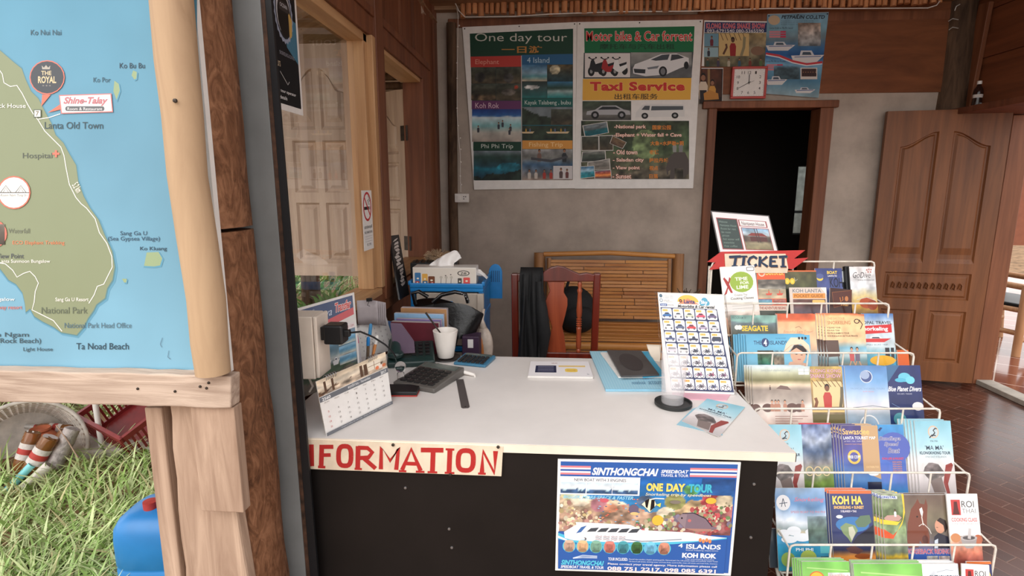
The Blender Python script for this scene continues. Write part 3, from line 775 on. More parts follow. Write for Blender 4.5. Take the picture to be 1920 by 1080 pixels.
leafy('shrub', 'green bush far across the lawn beside the tree trunk', -3.3, 6.6, 0.9, 1.6, 5, 420)
rs = random.Random(31); b = MB()
for k in range(1500):
    x = rs.uniform(-13, -3.5); y = 8.5 + rs.uniform(0, 1.6) + (x + 3.5) * .25; hh_ = 1.3 + .7 * math.sin(x * 1.9) + .4 * math.sin(x * 4.3)
    z = rs.uniform(0, max(hh_, .5)); blade(b, x, y, GZ + z, rs.uniform(.25, .5), rs.uniform(.3, 1.2), rs.uniform(0, 2 * PI), rs.uniform(.07, .14), rs.uniform(.3, 1.2), None)
g = b.build('undergrowth', 'leaf_green'); tag(g, 'green undergrowth along the far edge of the lawn outside', 'undergrowth', kind='stuff')
t = thing('tree_trunk', 'grey tree trunk standing on the lawn outside the glazed window', 'tree', (onY(582, 560, 4.6).x, 4.6, GZ))
b = MB(); b.tube([(0, 0, 0), (0.01, 0, 0.8), (-0.02, 0, 2.2), (0.02, 0.1, 4.2)], [0.09, 0.075, 0.07, 0.06], 14); b.build('trunk', 'old_log', t, 60)

# round basket lying on its side with bottles
t = thing('laundry_basket', 'round white grey plastic basket tipped on the grass full of bottles', 'basket')
plain('basket_plastic', (214, 206, 196), 0.5, var=0.12)
cb = onY(50, 842, 2.62); ax = Vector((0.70, -0.66, 0.28)).normalized()
M = frame(cb, ax.cross(Vector((0, 0, 1))), ax.cross(ax.cross(Vector((0, 0, 1))))); M = Matrix.Translation(cb) @ (ax.to_track_quat('Z', 'Y').to_matrix().to_4x4()); place(t, M)
RB, DB = 0.245, 0.30
b = MB(); b.tube([((RB + 0.008) * math.cos(2 * PI * k / 40), (RB + 0.008) * math.sin(2 * PI * k / 40), DB / 2) for k in range(40)], 0.010, 8, closed=True); b.build('rim', 'basket_plastic', t, 60)
b = MB()
prof = lambda s_: (RB * (0.78 + 0.22 * s_), -DB / 2 + DB * s_)
for lev in range(8):
    s0, s1 = lev / 8, lev / 8 + 0.05
    b.tube([(prof(s0)[0] * math.cos(2 * PI * k / 40), prof(s0)[0] * math.sin(2 * PI * k / 40), prof(s0)[1]) for k in range(40)], 0.0045, 5, closed=True)
for k in range(52):
    a = 2 * PI * k / 52
    b.bar(*[(prof(s_)[0] * math.cos(a), prof(s_)[0] * math.sin(a), prof(s_)[1]) for s_ in (0, 1)], 0.0165, 0.004, (math.cos(a), math.sin(a), 0))
b.build('slatted_side', 'basket_plastic', t)
b = MB(); b.lathe([(0.0, -DB / 2), (RB * 0.78, -DB / 2), (RB * .78, -DB / 2 + .006), (0, -DB / 2 + .006)], 40); b.build('bottom', 'basket_plastic', t)
b = MB(); b.tube([(-RB, 0.06, DB / 2), (-RB - .05, 0.03, DB / 2 + 0.02), (-RB - .05, -0.03, DB / 2 + 0.02), (-RB, -0.06, DB / 2)], 0.006, 6); b.build('handle', 'basket_plastic', t, 60)
# bottles
glass('brown_glass', (0.42, 0.17, 0.05)); MATS['brown_glass'].node_tree.nodes['Principled BSDF'].inputs['Transmission Weight'].default_value = 0.55
plain('label_paper', (214, 206, 200), 0.6, var=0.1, scale=60); plain('label_red', (178, 56, 48), 0.6, var=0.1); plain('foil', (206, 204, 200), 0.35, 0.3, var=0.1, scale=60)
def bottle(label, px, py, Y, tip, S=1.0, labeled=True):
    """px,py: where its middle shows; tip: direction of the neck in the image plane"""
    t = thing('beer_bottle', label, 'bottle'); c = onY(px, py, Y); d = Vector(tip).normalized()
    place(t, Matrix.Translation(c) @ d.to_track_quat('Z', 'Y').to_matrix().to_4x4())
    b = MB(); b.lathe([(r * S, z * S) for r, z in ((0.0, -.12), (.03, -.12), (.033, -.11), (.033, .02), (.030, .05), (.017, .085), (.0135, .13), (.0145, .132), (.0145, .145), (0.0, .145))], 20); b.build('bottle', 'brown_glass', t, 50)
    b = MB(); b.lathe([(.0338 * S, -.07 * S), (.0338 * S, .005 * S)], 20, cap=False); b.build('label', 'label_paper', t, 60)
    b = MB(); b.lathe([(.0341 * S, -.045 * S), (.0341 * S, -.02 * S)], 20, cap=False); b.build('label_band', 'label_red', t, 60)
    b = MB(); b.lathe([(.0185 * S, .083 * S), (.0175 * S, .093 * S)], 20, cap=False); b.build('neck_band', 'label_red', t, 60)
    b = MB(); b.lathe([(.0172 * S, .09 * S), (.0142 * S, .128 * S), (.0152 * S, .133 * S), (.0152 * S, .147 * S), (0, .147 * S)], 16); b.build('foil_neck', 'foil', t, 50)
bottle('brown beer bottle leaning leftmost in the basket with a red and white label', 45, 858, 2.50, (-.25, -.35, -1), 1.1)
bottle('brown beer bottle lying beside the leftmost one, neck pointing out of the basket', 66, 866, 2.44, (-.55, -.35, -1), 1.15)
bottle('dark small bottle lying behind the others at the right of the basket', 103, 838, 2.58, (-.6, -.3, -1), .8)
bottle('brown bottle lying deep inside the basket under its rim', 95, 803, 2.74, (-1, -.2, .15), .85)
t = thing('clay_pot', 'round orange clay pot lying inside the basket behind the bottles', 'pot'); plain('terracotta', (186, 104, 70), 0.8, var=0.1); c = onY(78, 822, 2.66); t.location = c
b = MB(); b.ball((0, 0, 0), (.085, .06, .05), 20, 12); b.lathe([(.04, .04), (.05, .05), (.046, .06), (.035, .045)], 20); b.build('pot', 'terracotta', t, 60)
t = thing('crumpled_tube', 'grey crinkled foil tube at the right edge of the basket', 'tube'); c = onY(118, 840, 2.52)
place(t, Matrix.Translation(c) @ Vector((-.3, -.5, -1)).to_track_quat('Z', 'Y').to_matrix().to_4x4())
plain('crinkled', (170, 160, 156), 0.5, 0.2, var=0.3, scale=30, bump=0.8)
b = MB(); b.lathe([(.02, -.11), (.036, -.10), (.038, .08), (.036, .1), (.026, .1), (.026, .02), (0, .02)], 18); b.build('tube', 'crinkled', t, 50)
b = MB(); b.lathe([(.012, .05), (.014, .1), (.010, .1), (.010, .05)], 14); b.build('core', 'white_plastic', t, 50)
t = thing('plastic_pipe', 'short white plastic pipe end lying below the bottles on the grass', 'pipe'); c = onY(46, 916, 2.36)
place(t, Matrix.Translation(c) @ Vector((-.62, -.55, -.7)).to_track_quat('Z', 'Y').to_matrix().to_4x4())
b = MB(); b.lathe([(.026, -.14), (.026, .10), (.021, .10), (.021, -.14)], 20); b.build('pipe', 'basket_plastic', t, 50)
t = thing('cyan_tube', 'pale turquoise plastic tube lying next to the white pipe end', 'tube'); c = onY(28, 904, 2.36); plain('cyan_plastic', (128, 210, 216), 0.35, var=0.03)
place(t, Matrix.Translation(c) @ Vector((-.6, -.5, -.75)).to_track_quat('Z', 'Y').to_matrix().to_4x4())
b = MB(); b.lathe([(.018, -.10), (.018, .08), (.014, .08), (.014, -.1)], 18); b.build('tube', 'cyan_plastic', t, 50)
# red crate
t = thing('plastic_crate', 'dark red plastic crate lying behind the grass under the map plank', 'crate', rot=(R(24), R(6), R(-24))); plain('crate_red', (140, 44, 44), 0.45, var=0.1)
t.location = onZ(232, 812, .05) + Vector((0.02, 0.08, 0.0)); b = MB()
for s_ in (-1, 1):
    b.box((0, s_ * .15, .0), (.44, .012, .03)); b.box((0, s_ * .15, .15), (.46, .02, .03)); b.box((s_ * .22, 0, .0), (.012, .3, .03)); b.box((s_ * .22, 0, .15), (.02, .3, .03))
    for k in range(15): b.box((-.2 + k * .0286, s_ * .15, .075), (.012, .006, .14))
    for k in range(10): b.box((s_ * .22, -.13 + k * .029, .075), (.006, .012, .14))
b.build('slatted_side', 'crate_red', t); b = MB(); b.box((0, 0, -.01), (.44, .3, .008)); b.build('bottom', 'crate_red', t)
t = thing('plastic_tarp', 'crumpled white plastic sheet lying behind the basket', 'tarp', (-3.35, 3.75, GZ))
b = MB(); rs_ = np.random.RandomState(3); hz = fbm(30, 30, 4, 4, 9)
b.grid(lambda u, v: (-1.1 + 2.4 * u, -.35 + 1.3 * v, 0.02 + 0.26 * hz[min(int(v * 29), 29), min(int(u * 29), 29)] * math.sin(PI * min(max(u, .02), .98)) ** .4 * math.sin(PI * min(max(v, .02), .98)) ** .4), 29, 29); b.build('sheet', 'white_plastic', t, 180)
t = thing('white_pole', 'thin white plastic pole stuck upright in the grass by the red crate', 'pole', tuple(onZ(193, 851, GZ)))
t.location.z = GZ; b = MB(); b.tube([(0, 0, 0), (-.004, 0, .3), (-.03, 0.02, 1.1)], .014, 12); b.build('pole', 'white_plastic', t, 60)
t = thing('cement_slab', 'flat pale cement slab lying in the grass behind the white pole', 'slab', tuple(onZ(232, 842, GZ)), .2)
b = MB(); b.box((0, 0, .025), (.5, .22, .05)); b.build('slab', 'concrete', t, bev=.01)
t = thing('fallen_stick', 'thin bent dry stick lying across the grass in front of the basket', 'stick', tuple(onY(110, 800, 2.7)))
b = MB(); b.tube([onY(105, 797, 2.55) - t.location, onY(126, 825, 2.5) - t.location, onY(146, 858, 2.45) - t.location], .003, 6); b.build('stick', 'weathered_z', t, 60)
# blue jerrycan
t = thing('jerrycan', 'blue plastic jerrycan standing in the grass behind the narrow board', 'jerrycan', (onY(315, 1000, 1.78).x, 1.78, GZ), .1); plain('can_blue', (44, 130, 200), 0.4, var=0.06, scale=5)
b = MB(); n = 28
def can(z, sx, sy):
    out = []
    for j in range(n):
        a = 2 * PI * j / n; ca, sa = math.cos(a), math.sin(a)
        out.append((sx * math.copysign(abs(ca) ** .5, ca), sy * math.copysign(abs(sa) ** .5, sa), z))
    return out
vs = []; lv = ((0, .13, .10), (.02, .145, .115), (.12, .15, .12), (.125, .146, .116), (.135, .146, .116), (.14, .15, .12), (.235, .15, .12), (.27, .146, .118), (.30, .13, .105), (.32, .10, .08), (.326, .05, .04))
for z, sx, sy in lv: vs += can(z, sx, sy)
fs = [(i * n + j, i * n + (j + 1) % n, (i + 1) * n + (j + 1) % n, (i + 1) * n + j) for i in range(len(lv) - 1) for j in range(n)] + [tuple(range((len(lv) - 1) * n, len(lv) * n))]
b.add(vs, fs); b.build('body', 'can_blue', t, 50)
b = MB(); b.lathe([(.024, .32), (.024, .35), (0, .352)], 18, (-.03, -.03, 0)); b.build('cap', 'label_red', t, 50)
b = MB(); b.tube([(.0, 0, .31), (.01, 0, .37), (.08, 0, .37), (.10, 0, .31)], .012, 8); b.build('handle', 'can_blue', t, 60)
# ------------------------------------------------------------------ shutters, wall things, back doors
def leaf_panels(b, w, h, panels, depth=0.012, rail=0.02, y0=-0.02):
    """raised and fielded panels on the front (y = y0) of a leaf; panels are polygons (u, v) of outer edge"""
    for pts in panels:
        cu = sum(p[0] for p in pts) / len(pts); cv = sum(p[1] for p in pts) / len(pts); n = len(pts)
        hw = max(p[0] for p in pts) - cu; hv = max(p[1] for p in pts) - cv
        def sc(k): return [(cu + (u - cu) * max(0.05, 1 - k / max(hw, .01)), cv + (v - cv) * max(.05, 1 - k / max(hv, .01))) for u, v in pts]
        r = [sc(0), sc(rail * .45), sc(rail * .9), sc(rail * 1.6)]; d = [0.0, depth, depth, 0.002]
        rings = [[(u, y0 + dd, v) for u, v in ring] for ring, dd in zip(r, d)]
        vs = [p for ring in rings for p in ring]
        fs = [(k * n + i, k * n + (i + 1) % n, (k + 1) * n + (i + 1) % n, (k + 1) * n + i) for k in range(3) for i in range(n)] + [tuple(range(3 * n, 4 * n))]
        b.add(vs, fs)
def leaf(b, w, h, panels, th=0.036):
    """slab with holes where the panels sit: built as front face strips by cutting the outline into cells"""
    y0, y1 = -th / 2, th / 2
    bm = bmesh.new()
    def loop(pts):
        vs = [bm.verts.new((u, 0, v)) for u, v in pts]; return [bm.edges.new((vs[i], vs[(i + 1) % len(vs)])) for i in range(len(vs))]
    ed = loop([(0, 0), (w, 0), (w, h), (0, h)])
    for p in panels: ed += loop(p)
    bmesh.ops.triangle_fill(bm, edges=ed, use_beauty=True)
    bm.verts.ensure_lookup_table(); bm.verts.index_update()
    V = [(v.co.x, v.co.z) for v in bm.verts]
    def inside(c, p):
        r = False; n = len(p)
        for i in range(n):
            (x0, z0), (x1, z1) = p[i], p[(i + 1) % n]
            if (z0 > c[1]) != (z1 > c[1]) and c[0] < (x1 - x0) * (c[1] - z0) / (z1 - z0) + x0: r = not r
        return r
    F = []
    for f in bm.faces:
        c = f.calc_center_median()
        if not any(inside((c.x, c.z), p) for p in panels): F.append([v.index for v in f.verts])
    bm.free()
    b.add([(u, y0, v) for u, v in V], F); b.add([(u, y1, v) for u, v in V], [f[::-1] for f in F])
    c4 = [(0, y0, 0), (w, y0, 0), (w, y0, h), (0, y0, h), (0, y1, 0), (w, y1, 0), (w, y1, h), (0, y1, h)]
    b.add(c4, [(0, 1, 5, 4), (1, 2, 6, 5), (2, 3, 7, 6), (3, 0, 4, 7)])
    leaf_panels(b, w, h, panels, y0=y0)
    b2 = [[(w - u if False else u, v) for u, v in p] for p in panels]
    for p in b2:
        n = len(p); b.add([(u, y1 - .006, v) for u, v in p], [tuple(range(n))[::-1]])
def arch_l(u0, u1, v0, v1, v2, right=False):
    """panel whose top rises along a curve towards the middle of the leaf"""
    pts = []
    for k in range(9):
        s_ = k / 8; pts.append((u1 + (u0 - u1) * s_, v2 + (v1 - v2) * (s_ * s_ * (3 - 2 * s_))))
    pl = [(u0, v0), (u1, v0)] + pts
    if right:
        c = u0 + u1; pl = [(c - u, v) for u, v in pl][::-1]
    return pl
# shutter outside the glazed window: stands square to the wall, faces the room front
def shutter(name, label, hinge, w, h, ang, arch=True, extra=None):
    t = thing(name, label, 'shutter', hinge, ang); b = MB()
    st, mu = .062, .03; g = h * .045; u0, um0, um1, u1 = st, w / 2 - mu / 2, w / 2 + mu / 2, w - st
    rows = [(h * .075, h * .33), (h * .375, h * .60)]
    P = []
    for v0, v1 in rows:
        P += [[(u0, v0), (um0, v0), (um0, v1), (u0, v1)], [(um1, v0), (u1, v0), (u1, v1), (um1, v1)]]
    P += [arch_l(u0, um0, h * .645, h * .80, h * .90), arch_l(um1, u1, h * .645, h * .80, h * .90, True)]
    leaf(b, w, h, P); b.build('panelled_leaf', 'shutter_wood', t)
    return t
hx = onY(540, 300, 2.58); hz_ = onY(620, 516, 2.58).z; ht = onY(620, 83, 2.58).z; wS = (XL - 0.06) - onY(534, 300, 2.58).x
t = shutter('window_shutter', 'pale panelled wooden shutter standing open outside the glazed window', (XL - 0.075 - wS, 2.58, hz_), wS, ht - hz_, R(0))
tv = shutter('window_shutter', 'pale panelled wooden shutter swung out at the far side of the open window', (0, 0, 0), .46, 1.08, 0)
ha = Vector((XL - 0.10, JY0 + 0.03, SZ - 0.02)); ang = R(118)
tv.location = ha; tv.rotation_euler = (0, 0, PI - R(32))
# face the panels towards the room: mirrored leaf goes from hinge outward
tv.rotation_euler = (0, 0, R(-32)); tv.location = ha + Vector((-math.cos(R(-32)) * .46, -math.sin(R(-32)) * .46, 0))
b = MB(); b.tube([(.035, -.02, .50), (.035, -.05, .53), (.035, -.05, .59), (.035, -.02, .62)], .006, 6); b.lathe([(.012, 0), (.012, .004), (0, .005)], 10, (.035, -.018, .50), Matrix.Rotation(PI / 2, 3, 'X')); b.lathe([(.012, 0), (.012, .004), (0, .005)], 10, (.035, -.018, .62), Matrix.Rotation(PI / 2, 3, 'X')); b.build('handle', 'black_plastic', tv, 50)
b = MB(); b.box((.03, -.022, .90), (.012, .01, .07)); b.build('bolt', 'dark_steel', tv)
for zz in (.14, .82):
    b = MB(); b.box((.455, -.022, zz), (.05, .006, .09)); b.tube([(.485, -.024, zz - .045), (.485, -.024, zz + .045)], .006, 8); b.build('hinge', 'dark_steel', tv)
for z0, z1 in ((244, 395), (0, 0)):
    pass
# black film poster on the glass
A0 = (onX(508, -10, XL - .04), onX(560, 0, XL - .04))
pTL, pTR, pBR, pBL = onX(480, -60, XL - .03), onX(556, -10, XL - .03), onX(572, 217, XL - .03), onX(486, 164, XL - .03)
y0_, y1_ = pBL.y, pBR.y; zt, zb2 = 2.2, pBR.z
t = thing('tour_poster', 'black dive tour poster with a white border stuck inside the glazed window', 'poster', (XL - .036, y0_, zb2))
b = MB(); b.span((-.0015, 0, 0), (0.0, y1_ - y0_, zt - zb2)); b.build('sheet', 'paper', t)
fn = lambda u, v, d: (d, u * (y1_ - y0_) / 100, (200 - v) * (zt - zb2) / 200)
A = Art(fn, .0002); A.rect(0, 0, 95.5, 193, (20, 22, 26)); A.poly([(95.5, 95), (95.5, 142), (70, 128), (62, 92)], (70, 118, 142))
n = 44; A.poly([(67 + (20 + (1.5 if k % 2 else 0)) * math.cos(2 * PI * k / n), 92 + (31 + (2.5 if k % 2 else 0)) * math.sin(2 * PI * k / n)) for k in range(n)], (150, 158, 178))
A.ell(67, 92, 18, 28, (40, 44, 50)); A.ell(67, 92, 16, 25, (196, 196, 200)); A.ell(68, 95, 15, 23, (30, 26, 24)); A.poly([(78, 86), (86, 95), (84, 112), (78, 118)], (196, 160, 90)); A.poly([(58, 80), (78, 80), (80, 90), (57, 90)], (58, 52, 50))
A.text('OCEAN', 60, 82, 76, 86, (206, 206, 210)); A.text('SNORKELING & DIVING', 52, 135, 86, 139, (150, 150, 160)); A.text('tours', 40, 146, 52, 153, (200, 180, 150))
A.line([(50, 158), (58, 164), (66, 170), (70, 166)], .8, (190, 190, 190)); A.text('Best tour operator', 36, 177, 84, 181.5, (226, 226, 226), .01); A.text('details', 46, 184, 62, 188, (226, 226, 226), .01)
A.build('printed_face', t, 'print_matt')
# no smoking sticker
p0, p1 = onX(673, 357, XL - .03), onX(703, 460, XL - .03)
t = thing('no_smoking_sign', 'white no smoking notice with red ring stuck on the window frame', 'sign', (XL + .003, p0.y - .03, p1.z - .01))
wn_, hn_ = .13, p0.z - p1.z - .0
t.location = (XL + .001, P2Y0 - .16, p1.z); 
b = MB(); b.span((0, 0, 0), (.001, wn_, hn_)); b.build('sheet', 'paper', t)
A = Art(lambda u, v, d: (.001 + d, u * wn_ / 100, (230 - v) * hn_ / 230), .0002)
A.ring(50, 62, 38, 52, 9, (190, 52, 56), 28); A.rect(18, 62, 68, 74, (30, 30, 32)); A.rect(72, 62, 78, 74, (30, 30, 32)); A.line([(60, 56), (54, 40), (70, 34), (62, 20)], 4, (60, 60, 64)); A.line([(72, 56), (66, 44), (80, 38), (74, 26)], 4, (60, 60, 64)); A.line([(22, 24), (78, 100)], 8, (190, 52, 56))
A.text('เขตปลอดบุหรี่', 12, 132, 92, 150, (40, 40, 44), .02); A.text('NO SMOKING', 12, 156, 92, 166, (60, 60, 64), .01)
for v in (174, 184, 194): A.text('ห้ามสูบบุหรี่ฝ่าฝืนปรับ', 16, v, 88, v + 5, (150, 146, 148))
A.text('02 590', 30, 204, 74, 214, (120, 116, 118)); A.build('printed_face', t)

# socket plate and string light
p = onY(867, 371, YB - .06); t = thing('wall_socket', 'white double wall socket with a switch low beside the corner post', 'socket', (p.x, YB - .085, p.z))
b = MB(); b.span((-.052, -.012, -.032), (.052, .02, .032)); b.build('plate', 'white_plastic', t, bev=.004)
b = MB(); b.span((-.034, -.018, -.018), (-.006, -.011, .018)); b.build('switch', 'white_plastic', t, bev=.002)
b = MB(); b.span((.012, -.0135, .006), (.020, -.0118, .012)); b.span((.026, -.0135, .006), (.034, -.0118, .012)); b.span((.012, -.0135, -.010), (.020, -.0118, -.004)); b.build('socket_holes', 'black_plastic', t)
t = thing('string_light', 'thin white string of tiny bulbs hanging down the corner post to the socket', 'string light', tuple(onY(860, 30, YB - .11)))
pts = [onY(x, y, YB - .11) - t.location for x, y in ((848, -8), (856, 12), (859, 30), (858, 90), (857, 150), (857, 210), (859, 250), (863, 290), (863, 330), (864, 360))]
b = MB(); b.tube(pts, .0025, 6); b.build('cord', 'white_plastic', t, 60)
b = MB()
for x, y in ((861, 48), (858, 88), (857, 118), (857, 147), (857, 203), (859, 236), (863, 259), (864, 280), (864, 304), (863, 330), (865, 346)):
    b.ball(onY(x, y, YB - .115) - t.location, .006, 8, 6)
b.build('bulb', 'white_plastic', t, 60)
t = thing('power_cable', 'pale cable running along the top of the back wall beam', 'cable', tuple(onY(1300, 24, YB - .12)))
pts = [onY(x, y, YB - .12) - t.location for x, y in ((848, -6), (860, 20), (872, 32), (960, 31), (1040, 26), (1160, 22), (1300, 21), (1440, 16), (1600, 16), (1740, 15), (1756, 10), (1762, 2))]
b = MB(); b.tube(pts, .004, 6); b.build('cable', 'white_plastic', t, 60)
t = thing('wire_ties', 'twisted bright wire tied round the dark corner log', 'wire', tuple(onY(1790, 40, 4.18)))
b = MB()
for z_, w_ in ((36, 10), (52, 16)): b.tube([onY(1776 + w_ * .2, z_ + 4, 4.185) - t.location, onY(1786, z_ - 1, 4.178) - t.location, onY(1797, z_ + 1, 4.178) - t.location], .003, 6)
b.tube([onY(1790, 20, 4.18) - t.location, onY(1793, 12, 4.17) - t.location, onY(1800, 8, 4.18) - t.location], .003, 6); b.build('wire', 'foil', t, 60)

# wall clock
def on_wall(px, py, off=0.0): return onY(px, py, YB - 0.014 - off)
c = on_wall(1404, 155, .02); t = thing('wall_clock', 'square white wall clock with a red frame above the back doorway', 'clock', tuple(c))
hw = (on_wall(1437, 155).x - on_wall(1371, 155).x) / 2; hh = (on_wall(1404, 125).z - on_wall(1404, 185).z) / 2
plain('clock_red', (186, 60, 52), .35, var=.05)
b = MB()
for (a0, a1) in (((-hw, -.01, -hh), (hw, .015, -hh + .016)), ((-hw, -.01, hh - .016), (hw, .015, hh)), ((-hw, -.01, -hh + .016), (-hw + .016, .015, hh - .016)), ((hw - .016, -.01, -hh + .016), (hw, .015, hh - .016))): b.span(a0, a1)
b.build('frame', 'clock_red', t, bev=.003)
b = MB(); b.span((-hw + .01, -.001, -hh + .01), (hw - .01, .01, hh - .01)); b.build('dial', 'paper', t)
A = Art(lambda u, v, d: (u * hw, -.001 - d, -v * hh), .0003)
for k in range(1, 13):
    a = R(30 * k); rr = .62 / max(abs(math.sin(a)), abs(math.cos(a))); rr = min(rr, .72); u, v = math.sin(a) * rr, -math.cos(a) * rr
    A.text(str(k), u - (.05 if k < 10 else .09), v - .09, u + (.05 if k < 10 else .09), v + .09, (70, 66, 64), .005)
for k in range(48):
    a = 2 * PI * k / 48; rr = .80 / max(abs(math.sin(a)), abs(math.cos(a))); u, v = math.sin(a) * rr, -math.cos(a) * rr; A.rect(u - .012, v - .012, u + .012, v + .012, (120, 116, 112))
A.build('numerals', t)
b = MB(); 
for a, L_, w_ in ((R(-1), .5, .03), (R(239), .66, .022), (R(70), .3, .01)):
    d = Vector((math.sin(a) * hw, 0, math.cos(a) * hh)); q = d.normalized(); b.bar(Vector((0, -.006, 0)) - q * .012, Vector((0, -.006, 0)) + d * L_, .07 * w_ * 2, .001, (0, 1, 0))
b.ball((0, -.006, 0), (.005, .002, .005), 8, 6); b.build('hands', 'black_plastic', t)

# right: door leaf against the back wall
hl = onZ(1600, 700, .02); hr = onZ(1826, 719, .02); hl = Vector((2.30, 4.19, .03)); hr = Vector((3.03, 4.075, .03))
wd = (hr - hl).length; hd = 1.90
t = thing('wooden_door', 'large carved brown wooden door leaf opened back against the wall', 'door', hl, math.atan2(hr.y - hl.y, hr.x - hl.x))
b = MB(); st, mu = .10, .085
P = [arch_l(st, wd / 2 - mu / 2, .86, 1.66, 1.76), arch_l(wd / 2 + mu / 2, wd - st, .86, 1.66, 1.76, True),
     [(st, .60), (wd - st, .60), (wd - st, .79), (st, .79)], [(st, .14), (wd / 2 - mu / 2, .14), (wd / 2 - mu / 2, .52), (st, .52)], [(wd / 2 + mu / 2, .14), (wd - st, .14), (wd - st, .52), (wd / 2 + mu / 2, .52)]]
leaf(b, wd, hd, P, .04); b.build('panelled_leaf', 'door_wood', t)
b = MB(); rs = random.Random(2)
for k in range(11):
    u = st + .06 + k * (wd - 2 * st - .12) / 10; b.tube([(u - .012, -.022, .68), (u - .004, -.026, .72), (u + .012, -.022, .705), (u + .006, -.026, .675), (u - .006, -.022, .69)], .005, 6)
b.build('carving', 'door_wood', t, 60)
# bottle on the ledge
p = onX(1830, 204, XO - .07); t = thing('drink_bottle', 'small dark drink bottle with white cap on the ledge above the right door', 'bottle', (p.x, p.y, 1.9405))
plain('cola_dark', (44, 26, 22), .15, var=.05)
b = MB(); b.lathe([(0, 0), (.026, 0), (.028, .01), (.025, .05), (.028, .08), (.024, .105), (.011, .13), (.011, .14), (0, .14)], 18); b.build('bottle', 'cola_dark', t, 50)
b = MB(); b.lathe([(.0266, .05), (.0275, .065), (.0266, .08)], 18, cap=False); b.build('label', 'label_paper', t, 60)
b = MB(); b.lathe([(.0135, .136), (.0135, .156), (0, .156)], 14); b.build('cap', 'white_plastic', t, 50)
# patio beyond the right doorway: bamboo chair and hanging panel
MATS['bamboo_pale'] = wood('bamboo_pale', (170, 120, 80), (214, 164, 122), 'Z', 7, .1, .5, .05)
c = onZ(1918, 640, 0); t = thing('bamboo_chair', 'bamboo armchair with dark mesh seat on the patio beyond the right doorway', 'chair', (0, 0, 0), .35)
lp = onZ(1904, 668, -.02) - Matrix.Rotation(.35, 3, 'Z') @ Vector((-.28, -.25, 0)); t.location = (lp.x, lp.y, -.02)
b = MB()
for x_, y_, h_ in ((-.28, -.25, .62), (.28, -.25, .62), (-.28, .25, .9), (.28, .25, .9)):
    b = MB(); b.tube([(x_, y_, 0), (x_, y_ + (.08 if y_ > 0 else 0), h_)], .032, 12); b.build('leg', 'bamboo_pale', t, 50)
b = MB()
for a_, c_ in (((-.28, -.25, .60), (-.28, .31, .62)), ((.28, -.25, .60), (.28, .31, .62))): b.tube([a_, c_], .026, 10)
b.build('armrest', 'bamboo_pale', t, 50)
b = MB()
for a_, c_ in (((-.28, -.25, .40), (.28, -.25, .40)), ((-.28, .25, .40), (.28, .25, .40)), ((-.28, -.25, .40), (-.28, .25, .40)), ((.28, -.25, .40), (.28, .25, .40)), ((-.28, -.25, .2), (-.28, .25, .2)), ((-.28, -.25, .36), (-.06, -.25, .12)), ((-.28, -.25, .14), (.28, -.25, .14)), ((-.28, .25, .2), (.28, .25, .2))): b.tube([a_, c_], .022, 10)
b.build('rails', 'bamboo_pale', t, 50)
b = MB(); b.tube([(-.28, .31, .86), (.28, .31, .86)], .022, 10); b.build('top_rail', 'bamboo_pale', t, 50)
plain('dark_mesh', (70, 44, 34), .7, var=.3, scale=120)
b = MB(); b.box((0, 0, .43), (.52, .5, .04)); b.build('seat_cushion', 'black_plastic', t, bev=.015)
b = MB(); b.box((0, .29, .66), (.52, .015, .4)); b.build('back_mesh', 'dark_mesh', t)
pz = onX(1905, 460, 3.6); t = thing('hanging_panel', 'reddish brown board hanging outside the right doorway above the bamboo chair', 'board', (3.62, pz.y, pz.z)); plain('panel_red', (158, 92, 62), .6, var=.08)
b = MB(); b.span((-.45 + .36, 0, 0), (.9, .02, .75)); b.build('board', 'panel_red', t)
# ------------------------------------------------------------------ the desk and what stands behind it
DXL, DXR, DYF, DYB = -0.74, 0.602, 1.32, 2.055
plain('black_laminate', (24, 20, 19), .45, var=.15, scale=6, spec=.3)
t = thing('reception_desk', 'white topped desk with a black front panel in the middle of the room', 'desk', (-.05, 1.68, 0)); ox, oy = .05, 1.68
b = MB(); b.add([(DXL + ox, DYF - oy, ZD - .022), (DXR + ox, DYF - oy, ZD - .022), (.585 + ox, DYB - oy, ZD - .022), (DXL + ox, DYB - oy, ZD - .022), (DXL + ox, DYF - oy, ZD), (DXR + ox, DYF - oy, ZD), (.585 + ox, DYB - oy, ZD), (DXL + ox, DYB - oy, ZD)], [(3, 2, 1, 0), (4, 5, 6, 7), (0, 1, 5, 4), (1, 2, 6, 5), (2, 3, 7, 6), (3, 0, 4, 7)]); b.build('desktop', 'laminate', t)
b = MB(); b.span((DXL + ox, DYF - oy - .003, ZD - .0225), (DXR + ox + .002, DYF - oy, ZD - .0005)); b.span((DXR + ox, DYF - oy - .003, ZD - .0225), (DXR + ox + .002, DYF - oy + .02, ZD - .0005)); b.build('edge_band', 'edge_band', t)
fr = onY(1458, 870, DYF + .004).x
b = MB(); b.span((DXL + ox, DYF - oy + .004, .02), (fr + ox, DYF - oy + .022, ZD - .022)); b.build('front_panel', 'black_laminate', t)
b = MB(); b.span((fr + ox - .02, DYF - oy + .022, .0), (fr + ox, DYB - oy - .03, ZD - .022)); b.build('side_panel', 'black_laminate', t)
b = MB(); b.span((DXL + ox, DYF - oy + .022, .0), (DXL + ox + .02, DYB - oy - .03, ZD - .022)); b.build('side_panel', 'black_laminate', t)
for px, py in ((1414, 908), (1408, 1008), (842, 992), (847, 1027), (760, 915)):
    p = onY(px, py, DYF + .003); b = MB(); b.lathe([(.004, 0), (.0035, .002), (0, .0025)], 10, (p.x + ox, DYF - oy + .004, p.z), Matrix.Rotation(PI / 2, 3, 'X')); b.build('screw', 'steel', t)
